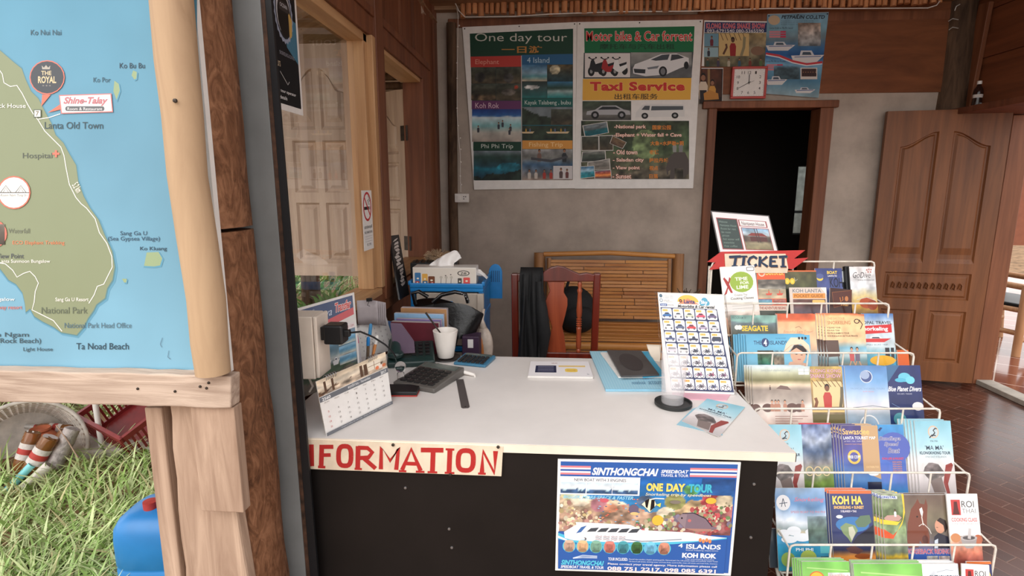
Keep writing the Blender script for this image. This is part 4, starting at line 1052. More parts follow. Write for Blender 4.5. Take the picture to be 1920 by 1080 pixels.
# INFORMATION board
YS = DYF - .006
q = [onY(x, y, YS) for x, y in ((545, 824), (943, 838), (940, 893), (545, 878))]
t = thing('information_sign', 'cream wooden board painted with the red word INFORMATION on the desk front', 'sign', tuple(q[0])); o = q[0]
plain('cream_paint', (226, 208, 184), .65, var=.08, scale=14)
b = MB(); b.add([tuple(p - o + Vector((0, dy, 0))) for dy in (0, .012) for p in q], [(3, 2, 1, 0), (4, 5, 6, 7), (0, 1, 5, 4), (1, 2, 6, 5), (2, 3, 7, 6), (3, 0, 4, 7)]); b.build('board', 'cream_paint', t)
A = Art(quadfn(*[p - o for p in q], 545, 0, 943, 56, .0004), .0002); RED = (176, 44, 42)
def brush(pts, w): A.line([(u, v) for u, v in pts], w, RED)
xs = {'I': 574, 'N': 552, 'F': 600, 'O': 646, 'R': 685, 'M': 728, 'A': 774, 'T': 815, 'I2': 848, 'O2': 872, 'N2': 917}
def O_(c, rx=12): A.line([(c + rx * math.copysign(abs(math.cos(a)) ** .7, math.cos(a)), 28 + 19 * math.copysign(abs(math.sin(a)) ** .7, math.sin(a))) for a in [2 * PI * k / 24 for k in range(25)]], 9, RED)
brush([(585, 8), (586, 50)], 9); brush([(572, 8), (572, 50)], 8); brush([(572, 8), (586, 50)], 8)
brush([(605, 8), (604, 50)], 9); brush([(604, 12), (627, 11)], 8); brush([(604, 28), (622, 27)], 7); brush([(598, 51), (612, 51)], 5)
O_(649, 12); brush([(674, 8), (674, 51)], 9); brush([(674, 11), (692, 11), (701, 19), (694, 29), (676, 31)], 8); brush([(684, 30), (708, 50)], 8); brush([(668, 52), (682, 52)], 4)
brush([(718, 51), (718, 9), (735, 34), (750, 9), (747, 51)], 8); brush([(758, 51), (774, 10), (793, 51)], 8); brush([(764, 38), (787, 38)], 7); brush([(752, 53), (766, 53)], 4); brush([(784, 53), (800, 53)], 4)
brush([(792, 11), (834, 10)], 9); brush([(815, 10), (815, 51)], 9); brush([(806, 53), (824, 53)], 4); brush([(846, 8), (846, 51)], 9); brush([(838, 53), (856, 53)], 4); brush([(838, 8), (854, 8)], 4)
O_(876, 14); brush([(907, 52), (907, 9), (930, 50), (930, 8)], 9); brush([(900, 52), (914, 52)], 4); A.build('painted_letters', t, 'print_matt')
for px, py in ((737, 834), (934, 838), (844, 890)):
    p = onY(px, py, YS - .002) - o; b = MB(); b.lathe([(.0042, 0), (.004, .002), (0, .003)], 10, p, Matrix.Rotation(PI / 2, 3, 'X')); b.build('nail', 'dark_steel', t)
# laminated speedboat poster on the desk front
YQ = DYF - .001
q = [onY(x, y, YQ) for x, y in ((1046, 861), (1389, 867), (1370, 1079), (1041, 1069))]
t = thing('speedboat_poster', 'laminated blue speedboat day tour poster on the black desk front', 'poster', tuple(q[0])); o = q[0]
b = MB(); b.add([tuple(p - o + Vector((0, dy, 0))) for dy in (-.001, .003) for p in q], [(3, 2, 1, 0), (4, 5, 6, 7), (0, 1, 5, 4), (1, 2, 6, 5), (2, 3, 7, 6), (3, 0, 4, 7)]); b.build('laminated_sheet', 'paper', t)
# artwork in the pixels of a close view 1920 x 1002 of this poster
U0, V0, U1, V1 = 95, 82, 1540, 960
A = Art(quadfn(*[p - o for p in q], U0, V0, U1, V1, .0012), .00012)
def S(v): return v
A.rect(118, 96, 1518, 940, (48, 94, 168))
for u0, u1 in ((118, 362), (1150, 1516)):
    for v, c in ((132, (226, 130, 136)), (146, (240, 236, 240)), (158, (48, 94, 168)), (172, (240, 236, 240)), (186, (226, 130, 136))): A.rect(u0, v - 4, u1, v + 9, c)
A.text('SINTHONGCHAI', 372, 138, 902, 196, (244, 244, 248), .04, .3); A.text('SPEEDBOAT', 922, 146, 1140, 172, (240, 240, 246), .03, .25); A.text('TRAVEL & TOUR', 922, 178, 1140, 198, (240, 240, 246), .01)
reef = picture(118, 64, [(0, (36, 96, 168)), (.35, (46, 126, 190)), (.55, (66, 132, 176)), (1, (120, 130, 140))], 5, .15, .2, .3,
    hills=[((200, 176, 150), .66, .10, .5), ((196, 168, 130), -.1, .68, .45), ((170, 140, 120), .4, .28, .4), ((150, 96, 96), -.25, .55, .4)],
    blobs=[((214, 206, 160), .05, .32, .05, .1), ((220, 206, 184), .12, .42, .06, .12), ((176, 120, 130), .23, .5, .05, .13), ((216, 150, 120), .3, .56, .04, .08), ((96, 160, 100), .76, .2, .045, .09), ((196, 84, 92), .87, .42, .05, .18), ((150, 150, 96), .67, .42, .06, .14), ((190, 176, 150), .95, .4, .05, .16), ((110, 100, 140), .92, .22, .04, .08), ((226, 214, 190), .62, .62, .05, .1), ((200, 190, 170), .8, .66, .06, .12), ((90, 110, 140), .5, .42, .05, .1)])
A.pic(118, 208, 1506, 640, reef)
rc = random.Random(21); A.eps = .00004
def corals(n, u0, u1, vf, pal, r0, r1):
    for _ in range(n):
        u = rc.uniform(u0, u1); v = rc.uniform(vf(u), 632); c = np.array(rc.choice(pal)) * rc.uniform(.75, 1.1); r = rc.uniform(r0, r1)
        A.ell(u, v, r, r * rc.uniform(.7, 1.2), np.minimum(c, 255), 9)
corals(150, 124, 540, lambda u: 380 + (u - 124) * .42, ((222, 206, 170), (206, 176, 150), (196, 150, 140), (236, 224, 196), (176, 130, 120), (214, 190, 140)), 6, 22)
corals(170, 720, 1500, lambda u: 560 - (u - 720) * .26, ((226, 214, 186), (206, 190, 160), (170, 160, 130), (196, 92, 96), (150, 140, 100), (130, 120, 140), (236, 226, 206), (120, 150, 100)), 6, 22)
corals(70, 1220, 1390, lambda u: 400, ((206, 90, 96), (190, 70, 84), (226, 130, 120)), 5, 11)
for _ in range(46): A.ell(rc.uniform(430, 800), rc.uniform(370, 600), rc.uniform(6, 14), 4, rc.choice(((236, 140, 100), (226, 110, 90), (150, 190, 220), (70, 110, 150))), 8)
A.eps = .00012
A.pic(1250, 206, 1506, 330, picture(20, 10, [(0, (40, 76, 130)), (1, (44, 90, 150))], 8))
A.rect(118, 206, 760, 346, (240, 242, 246)); A.text('NEW BOAT WITH 3 ENGINES', 232, 220, 648, 242, (40, 50, 70), .01)
for k, u in enumerate((122, 334, 542)): A.pic(u, 250, u + 204, 336, picture(16, 8, [(0, (200, 220, 232)), (.5, (236, 240, 244)), (1, (96, 176, 200))], 30 + k, .1, .1, .1, hills=[((60, 90, 130), .3, .35, .4)]))
A.text('BIGGER, MORE SPACE & FASTER', 145, 352, 712, 382, (156, 214, 236), .02, .3)
A.text('ONE', 812, 246, 944, 308, (250, 214, 110), .05); A.text('DAY', 972, 246, 1120, 308, (250, 214, 110), .05); A.text('TOUR', 1146, 246, 1338, 312, (70, 180, 206), .05); A.text('Snorkeling trip by speedboat', 808, 320, 1330, 348, (232, 226, 196), .01, .2)
# fish
A.poly([(782, 410), (830, 366), (880, 372), (900, 410), (866, 452), (850, 470), (826, 446)], (246, 236, 200)); A.poly([(806, 386), (832, 366), (842, 368), (830, 440), (816, 430)], (24, 24, 30)); A.poly([(858, 368), (884, 374), (886, 430), (866, 450), (852, 462)], (24, 24, 30)); A.line([(850, 372), (890, 362), (960, 364)], 8, (244, 240, 226)); A.poly([(898, 412), (936, 396), (932, 430)], (244, 220, 90))
for cx, cy, rx, ry, c in ((918, 532, 46, 40, (236, 184, 70)), (1330, 372, 42, 24, (236, 180, 70)), (720, 450, 40, 36, (110, 96, 120)), (728, 484, 34, 12, (222, 190, 130)), (480, 386, 36, 16, (204, 96, 110)), (1050, 388, 44, 14, (130, 120, 110))): A.ell(cx, cy, rx, ry, c)
A.poly([(1068, 520), (1110, 474), (1200, 468), (1300, 510), (1352, 566), (1400, 580), (1352, 604), (1240, 616), (1140, 590)], (128, 110, 122)); A.poly([(1068, 520), (1110, 474), (1150, 480), (1140, 590)], (146, 128, 136)); A.line([(1112, 474), (1200, 468), (1300, 510), (1356, 572)], 7, (50, 44, 60)); A.ell(1172, 528, 14, 12, (196, 110, 110)); A.poly([(1140, 590), (1240, 616), (1352, 604), (1352, 590), (1240, 590)], (176, 130, 118)); A.ell(1110, 510, 7, 7, (20, 20, 24))
# swoosh and boat
A.poly([(112, 640), (300, 640), (800, 690), (1480, 650), (1480, 940), (118, 940)], (48, 94, 168)); A.poly([(112, 650), (260, 690), (640, 720), (1100, 690), (1478, 652), (1478, 664), (1060, 716), (640, 740), (300, 730), (112, 700)], (86, 190, 220)); A.poly([(112, 672), (190, 702), (190, 716), (112, 690)], (240, 244, 248))
A.poly([(160, 640), (260, 580), (252, 560), (700, 572), (800, 612), (1180, 620), (1300, 640), (1478, 656), (1240, 686), (900, 706), (560, 714), (240, 706), (168, 690)], (236, 238, 240))
A.poly([(300, 600), (346, 586), (300, 640), (260, 650)], (70, 110, 170))
for k in range(5): A.poly([(380 + k * 84, 606), (446 + k * 84, 600), (420 + k * 84, 632), (346 + k * 84, 636)], (70, 76, 84))
for k in range(4):
    for j in range(3): A.line([(420 + k * 64, 672 + j * 12), (436 + k * 64, 666 + j * 12), (452 + k * 64, 674 + j * 12), (472 + k * 64, 666 + j * 12)], 4, (136, 70, 86) if j != 1 else (90, 70, 100))
A.line([(660, 690), (800, 700), (900, 694), (1120, 676)], 5, (60, 80, 110)); A.text('3', 326, 682, 346, 704, (40, 40, 50), .03)
for k, c in enumerate(((196, 160, 140), (214, 170, 130), (120, 160, 140), (200, 120, 110), (70, 140, 150), (60, 100, 60), (110, 180, 214), (190, 130, 110))):
    u = 206 + k * 111; A.ell(u, 752, 55, 52, (96, 196, 214), 20)
    A.pic(u - 34, 718, u + 34, 786, picture(7, 7, [(0, np.array(c) * 1.05), (1, np.array(c) * .75)], 60 + k, .2, .35)); A.ell(u, 716, 36, 12, np.minimum(np.array(c) * 1.15, 255)); A.ell(u, 788, 34, 12, np.array(c) * .75); A.ell(u - 36, 752, 10, 30, c); A.ell(u + 36, 752, 10, 30, c)
A.text('4', 1096, 708, 1132, 740, (236, 240, 246), .015); A.text('ISLANDS', 1160, 710, 1436, 748, (236, 240, 246), .03); A.text('Island hopping experience', 1160, 752, 1418, 766, (206, 216, 236)); A.text('KOH ROK', 1132, 780, 1408, 820, (240, 242, 248), .05); A.text('The snorkeling paradise', 1156, 824, 1392, 838, (206, 216, 236))
for k in range(4): A.ell(1268 + k * 26, 676 + 8 * (k % 2), 12, 16, (232, 140, 90))
for k in range(3): A.line([(240, 846 + k * 2), (320, 822 + k * 10), (440, 826 + k * 8)], 5, (206, 220, 240))
A.text('SINTHONGCHAI', 142, 864, 498, 904, (96, 200, 226), .04, .25); A.text('SPEEDBOAT TRAVEL & TOUR', 140, 908, 496, 930, (244, 246, 250), .02, .2)
A.text('TOUR INCLUDED:', 532, 834, 692, 858, (240, 242, 248), .02); A.text('Round trip transfers, English speaking guide, National park fee, Life jackets masks and snorkels, Snack Towel', 704, 838, 1420, 850, (226, 232, 244)); A.text('On board soft drinks, drinking water and fresh fruits, Lunch buffet, meal, soft drinks and fresh fruits, Insurance', 704, 856, 1420, 868, (226, 232, 244))
A.text('Please contact your travel agency. More information please call', 530, 876, 1418, 896, (240, 236, 240), .015); A.text('088 751 2217, 098 085 6391', 528, 906, 1412, 942, (246, 226, 226), .03)
A.build('printed_face', t, 'print_gloss')

# ---- bench
plain('bamboo_dark', (120, 78, 44), .55, var=.2)
wood('bamboo_slat', (172, 106, 50), (232, 166, 90), 'X', 6, .1, .45, .05, .5)
wood('bamboo_pole', (124, 80, 46), (184, 130, 78), 'Z', 6, .12, .45, .05, .5)
p0, p1 = onY(1004, 476, 4.08), onY(1282, 478, 4.08)
t = thing('bamboo_bench', 'bamboo slat bench standing against the grey back wall', 'bench', ((p0.x + p1.x) / 2, 3.86, 0)); hwB = (p1.x - p0.x) / 2; ox = (p0.x + p1.x) / 2; zt = p0.z
for s_ in (-1, 1):
    b = MB(); b.tube([(s_ * (hwB - .03), .18, 0), (s_ * (hwB - .03), .26, zt + .005)], .042, 14); b.build('back_post', 'bamboo_pole', t, 50)
    b = MB(); b.tube([(s_ * (hwB - .03), -.28, 0), (s_ * (hwB - .03), -.28, .42)], .036, 14); b.build('front_leg', 'bamboo_pole', t, 50)
    b = MB(); b.tube([(s_ * (hwB - .1), .16, .46), (s_ * (hwB - .1), .225, zt - .03)], .016, 10); b.build('edge_batten', 'bamboo_pole', t, 50)
b = MB(); b.tube([(-hwB + .06, .24, zt - .005), (0, .24, zt + .01), (hwB - .06, .24, zt - .012)], .018, 10); b.build('top_rail', 'bamboo_slat', t, 50)
b = MB(); rs = random.Random(6); zlo = .47; nS = 17
for k in range(nS):
    z = zlo + (zt - .04 - zlo) * (k + .5) / nS; y = .165 + .06 * (z - zlo) / (zt - zlo); cut = rs.uniform(-.25, .3)
    for a_, c_ in ((-hwB + .09, cut - .002), (cut + .002, hwB - .09)):
        b.box(((a_ + c_) / 2, y + rs.uniform(-.002, .002), z), (c_ - a_, .009, (zt - zlo) / nS * .8), Matrix.Rotation(R(-8) + rs.uniform(-.12, .12), 3, 'X'))
b.build('back_slats', 'bamboo_slat', t, bev=.002)
b = MB()
for k in range(10):
    y = -.30 + k * .05; b.box((0, y, .44 + .003 * (k % 2)), (2 * hwB - .04, .044, .012))
b.build('seat_slats', 'bamboo_slat', t, bev=.003)
for z_ in (.40, .34):
    b = MB(); b.tube([(-hwB, -.31, z_), (hwB, -.31, z_)], .027, 12); b.build('front_rail', 'bamboo_slat', t, 50)
b = MB(); b.tube([(-hwB + .03, .18, .38), (hwB - .03, .18, .38)], .024, 12); b.build('back_rail', 'bamboo_slat', t, 50)
# black bag on the bench
t = thing('black_backpack', 'black bag standing on the bamboo bench behind the chair', 'bag', (onY(1075, 570, 3.7).x, 3.72, .455)); plain('black_cloth', (16, 16, 18), .75, var=.2, scale=30, bump=.3)
b = MB(); b.ball((0, 0, .15), (.15, .1, .16), 20, 14); b.ball((.03, -.06, .1), (.12, .07, .1), 18, 12); b.build('body', 'black_cloth', t, 180)
b = MB(); b.tube([(-.05, -.02, .29), (-.03, -.02, .36), (.03, -.02, .36), (.05, -.02, .29)], .01, 8); b.build('strap', 'black_cloth', t, 60)
t = thing('dried_plant', 'small dried twiggy tuft on a pale cloth at the right end of the bench', 'plant', (onY(1293, 540, 3.72).x - .01, 3.72, .457)); plain('dry_twig', (96, 78, 60), .8, var=.3)
b = MB(); rs = random.Random(3)
for k in range(70):
    a = rs.uniform(0, 2 * PI); r = rs.uniform(.02, .09); b.tube([(0, 0, .16), (math.cos(a) * r * .6, math.sin(a) * r * .6, .22 + rs.uniform(0, .06)), (math.cos(a) * r, math.sin(a) * r, .2 + rs.uniform(0, .1))], .003, 4)
b.build('twigs', 'dry_twig', t)
b = MB(); plain('pale_cloth', (176, 164, 152), .8, var=.1); b.grid(lambda u, v: (-.13 + .2 * u + .02 * math.sin(9 * v), -.08 + .14 * v, .02 + .24 * math.sin(PI * u) ** .7 * math.sin(PI * v) ** .7 + .01 * math.sin(14 * u + 5 * v)), 16, 12); b.build('cloth', 'pale_cloth', t, 180, solid=.004)

# ---- wooden chair seen from behind the desk
wood('mahogany', (74, 24, 16), (128, 46, 30), 'Z', 7, .08, .25, .03, .6)
wood('splat_wood', (128, 50, 30), (186, 92, 56), 'Z', 6, .08, .28, .03, .6)
t = thing('wooden_chair', 'dark red wooden chair with a turned spindle back facing the desk', 'chair', (.025, 2.72, 0)); YC = 2.72 + .03
def ch(x, y): p = onY(x, y, YC); return (p.x - .025, p.z)
for xa_, xb_ in (((957, 512), (962, 660)), ((1128, 512), (1112, 660))):
    u0, z0 = ch(*xa_); s_ = 1 if u0 < 0 else -1
    b = MB(); b.bar((u0 + s_ * .022, .03, z0), (u0 + s_ * .028, .03, .45), .045, .034); b.bar((u0 + s_ * .028, .03, .45), (u0 + s_ * .028, .09, 0), .042, .034); b.build('rear_leg', 'mahogany', t, bev=.006)
for s_ in (-1, 1):
    b = MB(); b.bar((s_ * .2, -.38, .44), (s_ * .2, -.38, 0), .042, .042); b.build('front_leg', 'mahogany', t, bev=.005)
rail = [ch(*p) for p in ((962, 512), (976, 513), (1000, 517), (1018, 510), (1032, 501), (1045, 498), (1058, 500), (1074, 508), (1086, 513), (1100, 511), (1112, 514), (1124, 513), (1124, 526), (1112, 527), (962, 527))]
b = MB(); b.prism(rail, lambda u, v, d: (u, d, v), .012, .046); b.build('crest_rail', 'mahogany', t, bev=.004)
sp = [(1026, 527), (1031, 545), (1026, 556), (1022, 566), (1022, 580), (1029, 596), (1035, 612), (1031, 630), (1026, 664), (1062, 664), (1058, 630), (1054, 612), (1060, 590), (1064, 572), (1064, 560), (1057, 548), (1059, 527)]
b = MB(); b.prism([ch(*p) for p in sp], lambda u, v, d: (u, d, v), .022, .038); b.build('splat', 'splat_wood', t, bev=.003)
def spindle(px):
    zt_ = ch(px, 528)[1]; zb_ = ch(px, 662)[1]; x0 = ch(px, 590)[0]; H_ = zt_ - zb_; b = MB()
    pr = [(.006, 0), (.011, .02), (.012, .04), (.008, .06), (.013, .08), (.0135, .20), (.012, .30), (.0135, .34), (.014, .36), (.009, .375), (.015, .39), (.009, .405), (.015, .42), (.009, .435), (.015, .45), (.009, .465), (.015, .48), (.009, .495), (.013, .52), (.015, .6), (.012, .72), (.010, .84), (.014, .88), (.008, .91), (.012, .95), (.008, 1.0)]
    b.lathe([(r, H_ * s_) for r, s_ in pr], 16, (x0, .03, zb_)); b.build('spindle', 'splat_wood', t, 60)
spindle(1086); spindle(1000)
b = MB(); b.box((0, .03, .565), (.40, .03, .06)); b.build('lower_rail', 'mahogany', t, bev=.004)
b = MB(); b.box((0, -.17, .45), (.46, .45, .035)); b.build('seat', 'mahogany', t, bev=.01)
# black jacket over the chair back
t = thing('black_jacket', 'black jacket hanging over the left side of the wooden chair back', 'jacket', (.025, 2.72, 0))
oL, oR = ch(976, 560)[0], ch(1018, 560)[0]; zt_ = ch(1000, 502)[1]
def jk(u, v):
    # v: from front hem over the rail to the back hem
    s_ = (v - .5) * 2; side = -1 if s_ < 0 else 1; d = abs(s_)
    wdn = 1 + .18 * d; x = (oL + oR) / 2 + (u - .5) * (oR - oL) * wdn + .012 * math.sin(u * 9 + d * 3) * d
    y = .028 + side * (.028 + .035 * min(d * 3, 1)) + (.014 * math.sin(u * 17 + d * 2.0) + .008 * math.sin(u * 31 - d * 3)) * min(d * 2 + .1, 1)
    z = zt_ - d ** 1.15 * .47 + .012 * math.cos(u * 5) * d
    if d < .06: y = .028 + side * .028 * d / .06
    return (x, y, z)
b = MB(); b.grid(jk, 24, 60); b.build('cloth', 'black_cloth', t, 180, solid=.006)
b = MB(); b.tube([(oR - .02, -.02, zt_ - .06), (oR - .005, -.035, zt_ - .2), (oR + .008, -.035, zt_ - .32), (oR - .0, -.03, zt_ - .44)], [.015, .03, .034, .02], 12); b.build('sleeve', 'black_cloth', t, 60)

# ---- plastic drawer tower with what lies on it
plain('blue_plastic', (30, 128, 196), .35, var=.05); plain('drawer_front', (196, 182, 168), .4, var=.05)
MATS['drawer_front'].node_tree.nodes['Principled BSDF'].inputs['Transmission Weight'].default_value = .2
plain('orange_wood', (196, 120, 60), .5, var=.08)
plain('blue_slot', (14, 70, 112), .5, var=0)
dl, dr = onY(768, 545, 2.60).x, onY(906, 545, 2.60).x; zt_ = onY(840, 536, 2.60).z
wD = dr - dl; t = thing('drawer_tower', 'blue plastic drawer tower behind the desk below the open window', 'drawers', ((dl + dr) / 2, 2.72, 0)); dp = .30
b = MB(); b.span((-wD / 2, -.12, zt_ - .03), (wD / 2, .18, zt_)); 
for s_ in (-1, 1): b.span((s_ * wD / 2 - .008, -.12, zt_ - .001), (s_ * wD / 2 + .008, .18, zt_ + .022))
b.span((-wD / 2, -.124, zt_ - .012), (wD / 2, -.112, zt_ + .012)); b.build('top_tray', 'blue_plastic', t, bev=.006)
zl = [zt_ - .03, zt_ - .14, zt_ - .165, zt_ - .30, zt_ - .325, zt_ - .46, zt_ - .485, .02]
b = MB()
for s_ in (-1, 1): b.span((s_ * (wD / 2 - .012) - .012, -.11, .02), (s_ * (wD / 2 - .012) + .012, .17, zt_ - .03))
b.span((-wD / 2, .15, .02), (wD / 2, .17, zt_ - .03))
for k in (1, 3, 5): b.span((-wD / 2, -.12, zl[k + 1]), (wD / 2 + .004, .17, zl[k]))
b.build('frame', 'blue_plastic', t, bev=.004)
for k in (0, 2, 4, 6):
    b = MB(); b.span((-wD / 2 + .03, -.115, zl[k + 1] + .004), (wD / 2 - .028, .14, zl[k] - .006)); b.span((wD / 2 - .03, -.128, zl[k + 1] + .004), (wD / 2 + .002, -.10, zl[k] - .006)); o_ = b.build('drawer', 'drawer_front', t, bev=.004)
    b = MB(); b.span((-.03, -.135, (zl[k] + zl[k + 1]) / 2 - .01), (.03, -.114, (zl[k] + zl[k + 1]) / 2 + .01)); b.build('handle', 'blue_plastic', o_, bev=.003)
b = MB(); b.span((wD / 2 - .02, -.1285, zl[0] - .045), (wD / 2 - .021, -.13, zl[0] - .02)); 
b = MB(); rs = random.Random(1)
pr = []
for k in range(13):
    a = PI * k / 12; pr.append((.036 * math.cos(a), .035 + .05 * math.sin(a)))
pr = [(.036, -.10)] + pr + [(-.036, -.10)]
b.prism(pr, lambda u, v, d: (wD / 2 + .028 + u, .185 + d, zt_ - .02 + v), 0, .012)
b.build('rear_hook_panel', 'blue_plastic', t, bev=.002)
b = MB()
for k in range(5): b.span((wD / 2 + .006 + k * .010, .183, zt_ - .03), (wD / 2 + .010 + k * .010, .1855, zt_ + .03))
b.build('slots', 'blue_slot', t)
ztop = zt_
# tissue box
c = onY(832, 520, 2.66); t = thing('tissue_box', 'white tissue box printed with coloured jars on the blue drawer tower', 'tissue box', (onY(833, 520, 2.62).x, 2.67, ztop + .001), R(2))
wT = (onY(903, 520, 2.62).x - onY(777, 520, 2.62).x) - .02; hT = .085
b = MB(); b.span((-wT / 2, -.055, 0), (wT / 2, .055, hT)); b.build('box', 'white_plastic', t, bev=.002)
A = Art(lambda u, v, d: (-wT / 2 + u * wT / 250, -.0555 - d, hT - v * hT / 100), .0003)
A.rect(2, 4, 248, 98, (226, 216, 204))
for u, c_, w_, h_ in ((20, (64, 120, 170), 24, 66), (18, (190, 70, 60), 16, 18), (48, (226, 170, 80), 22, 60), (48, (64, 110, 150), 20, 20), (74, (120, 70, 44), 26, 46), (76, (190, 70, 50), 14, 14), (212, (226, 90, 84), 26, 40), (185, (90, 84, 78), 16, 36)): A.rrect(u - w_ / 2, 96 - h_, u + w_ / 2, 96, 4, c_); A.ell(u, 96 - h_ * .5, w_ * .2, 5, (240, 230, 210), 10)
A.ring(200, 32, 22, 14, 4, (80, 74, 70)); A.text('ZiB', 188, 26, 212, 40, (60, 56, 52), .02)
for u in (110, 130, 150): A.ell(u, 40 + (u % 3) * 6, 3, 3, (90, 84, 80), 8); A.line([(u, 96), (u + 2, 60)], 2, (120, 112, 104)); A.ell(u + 2, 56, 6, 8, (200, 190, 176), 10)
A.build('printed_side', t, 'print_matt')
b = MB(); tis = fbm(20, 20, 3, 3, 4)
def ts(u, v):
    a = u * PI * 1.0; r = .058 * (1 - .55 * v)
    x = -.03 + (u - .5) * .13 * (1 - .5 * v) + .07 * v * v + .012 * tis[int(v * 19), int(u * 19)]; y = .016 * math.sin(u * 9 + v * 3) * (1 - v * .4) + .01 * v
    return (x, y, hT - .008 + .082 * v * (.55 + .45 * math.sin(u * PI * .8 + .6)))
b.grid(ts, 19, 19); plain('tissue', (244, 240, 238), .8, var=.02); b.build('tissue', 'tissue', t, 180, solid=.002)
t = thing('crumpled_tissue', 'crumpled white tissue lying at the right end of the blue drawer tower', 'tissue', (onY(888, 520, 2.62).x + .012, 2.66, ztop + .022))
b = MB(); b.grid(lambda u, v: (-.05 + .1 * u, -.03 + .06 * v, .008 + .05 * tis[int(v * 19), int(u * 19)] * math.sin(PI * u) + (.05 * (1 - u) ** 2 if u < .4 else 0) * v), 19, 19); b.build('sheet', 'tissue', t, 180, solid=.002)
# brown tuft and black keyboard-like stack on the sill side
t = thing('dried_tuft', 'fluffy pale brown tuft beside the sill behind the tissue box', 'ornament', (onY(822, 487, 2.92).x, 2.92, ztop + .095)); plain('tuft_fibre', (186, 158, 128), .9, var=.25, scale=30)
b = MB(); rs = random.Random(9)
for k in range(420):
    d = Vector((rs.gauss(0, 1), rs.gauss(0, 1), rs.gauss(0, .7))).normalized(); p_ = Vector((d.x * .06, d.y * .035, d.z * .032)); b.tube([p_ * .6, p_ + d * .012 + Vector((rs.uniform(-.01, .01), 0, .004))], .0014, 3, caps=False)
b.ball((0, 0, 0), (.055, .032, .03), 14, 8); b.build('fibres', 'tuft_fibre', t)
t = thing('black_case', 'black ribbed flat case behind the tissue box below the brown tuft', 'case', (onY(815, 500, 2.86).x, 2.87, ztop + .001), R(6))
b = MB(); b.box((0, 0, .04), (.24, .12, .08)); 
for k in range(8): b.box((-.1 + k * .029, 0, .082), (.012, .1, .006))
b.build('case', 'black_plastic', t, bev=.003)
# handbag in front of the drawers
plain('black_leather', (20, 19, 20), .28, var=.15, scale=60, bump=.15, spec=.6)
hb = onY(838, 580, 2.40); t = thing('handbag', 'shiny black leather handbag slumped in front of the blue drawer tower', 'handbag', (hb.x, 2.42, ZD - .02))
def bag(u, v):
    a = u * 2 * PI; x0 = onY(838, 600, 2.42).x
    zt2 = onY(838, 565, 2.42).z - (ZD - .02); z = zt2 * (v ** .8)
    wx = .155 * (1 - .35 * (1 - v) ** 2) * (1.0 + .08 * math.sin(3 * a)) ; wy = .06 * (1 - .6 * v)
    sag = .02 * math.sin(a * 2 + v * 4) * v
    return (wx * math.cos(a) + .02 * (1 - v), wy * math.sin(a) - .0, z + sag - .035 * v * (math.cos(a) * .5 + .5))
b = MB(); b.grid(bag, 40, 14); b.add([bag(k / 40, 1.0) for k in range(40)], [tuple(range(40))]); b.build('body', 'black_leather', t, 180)
zt2 = onY(838, 565, 2.42).z - (ZD - .02)
b = MB(); b.tube([(-.14, -.02, zt2 - .01), (-.15, -.03, zt2 + .04), (-.12, -.035, zt2 + .05), (-.08, -.035, zt2 + .025)], .009, 8); b.build('handle', 'black_leather', t, 60)
b = MB(); b.tube([(-.06, -.03, zt2 - .0), (-.02, -.035, zt2 + .035), (.04, -.035, zt2 + .05), (.085, -.03, zt2 + .04), (.095, -.02, zt2 + .0)], .009, 8); b.build('handle', 'black_leather', t, 60)
b = MB(); b.tube([(.0, -.065, zt2 - .08), (.05, -.06, zt2 - .13), (.03, -.06, zt2 - .2)], .012, 8); b.build('fold', 'black_leather', t, 60)
b = MB()
for k in range(7): b.ball((.055 + .008 * k, -.04, zt2 + .049 - .0012 * k * k), .004, 6, 5)
b.build('chain', 'steel', t, 60)
# tilted black sign leaning on the sill
pA, pB = onX(726, 445, XL + .05), onX(765, 560, XL + .13)
t = thing('sign_roll', 'black and white printed panel leaning against the open window sill', 'sign', tuple(onX(745, 560, XL + .12)))
o = t.location; a_ = [onX(731, 442, XL + .02), onX(748, 440, XL + .02), None, onX(750, 562, XL + .10)]; nq = (a_[3] - a_[0]).cross(a_[1] - a_[0]); a_[2] = onP(768, 552, a_[0], nq)
nrm = -nq.normalized() * .004
b = MB(); b.add([tuple(p - o) for p in a_] + [tuple(p - o + nrm * 2) for p in a_], [(0, 1, 2, 3), (7, 6, 5, 4), (0, 4, 5, 1), (1, 5, 6, 2), (2, 6, 7, 3), (3, 7, 4, 0)]); b.build('panel', 'black_plastic', t)
A = Art(lambda u, v, d: tuple(quadfn(*[p - o for p in a_], 0, 0, 40, 200, .0)(u, v, d)), .0004)
sgn = 1
rs = random.Random(2)
for k in range(14): A.poly([(4 + rs.uniform(0, 14), 14 + k * 11), (20 + rs.uniform(0, 14), 10 + k * 11), (22 + rs.uniform(0, 14), 18 + k * 11), (6 + rs.uniform(0, 12), 22 + k * 11)], (206, 196, 190))
A.build('printed_face', t, 'print_matt')
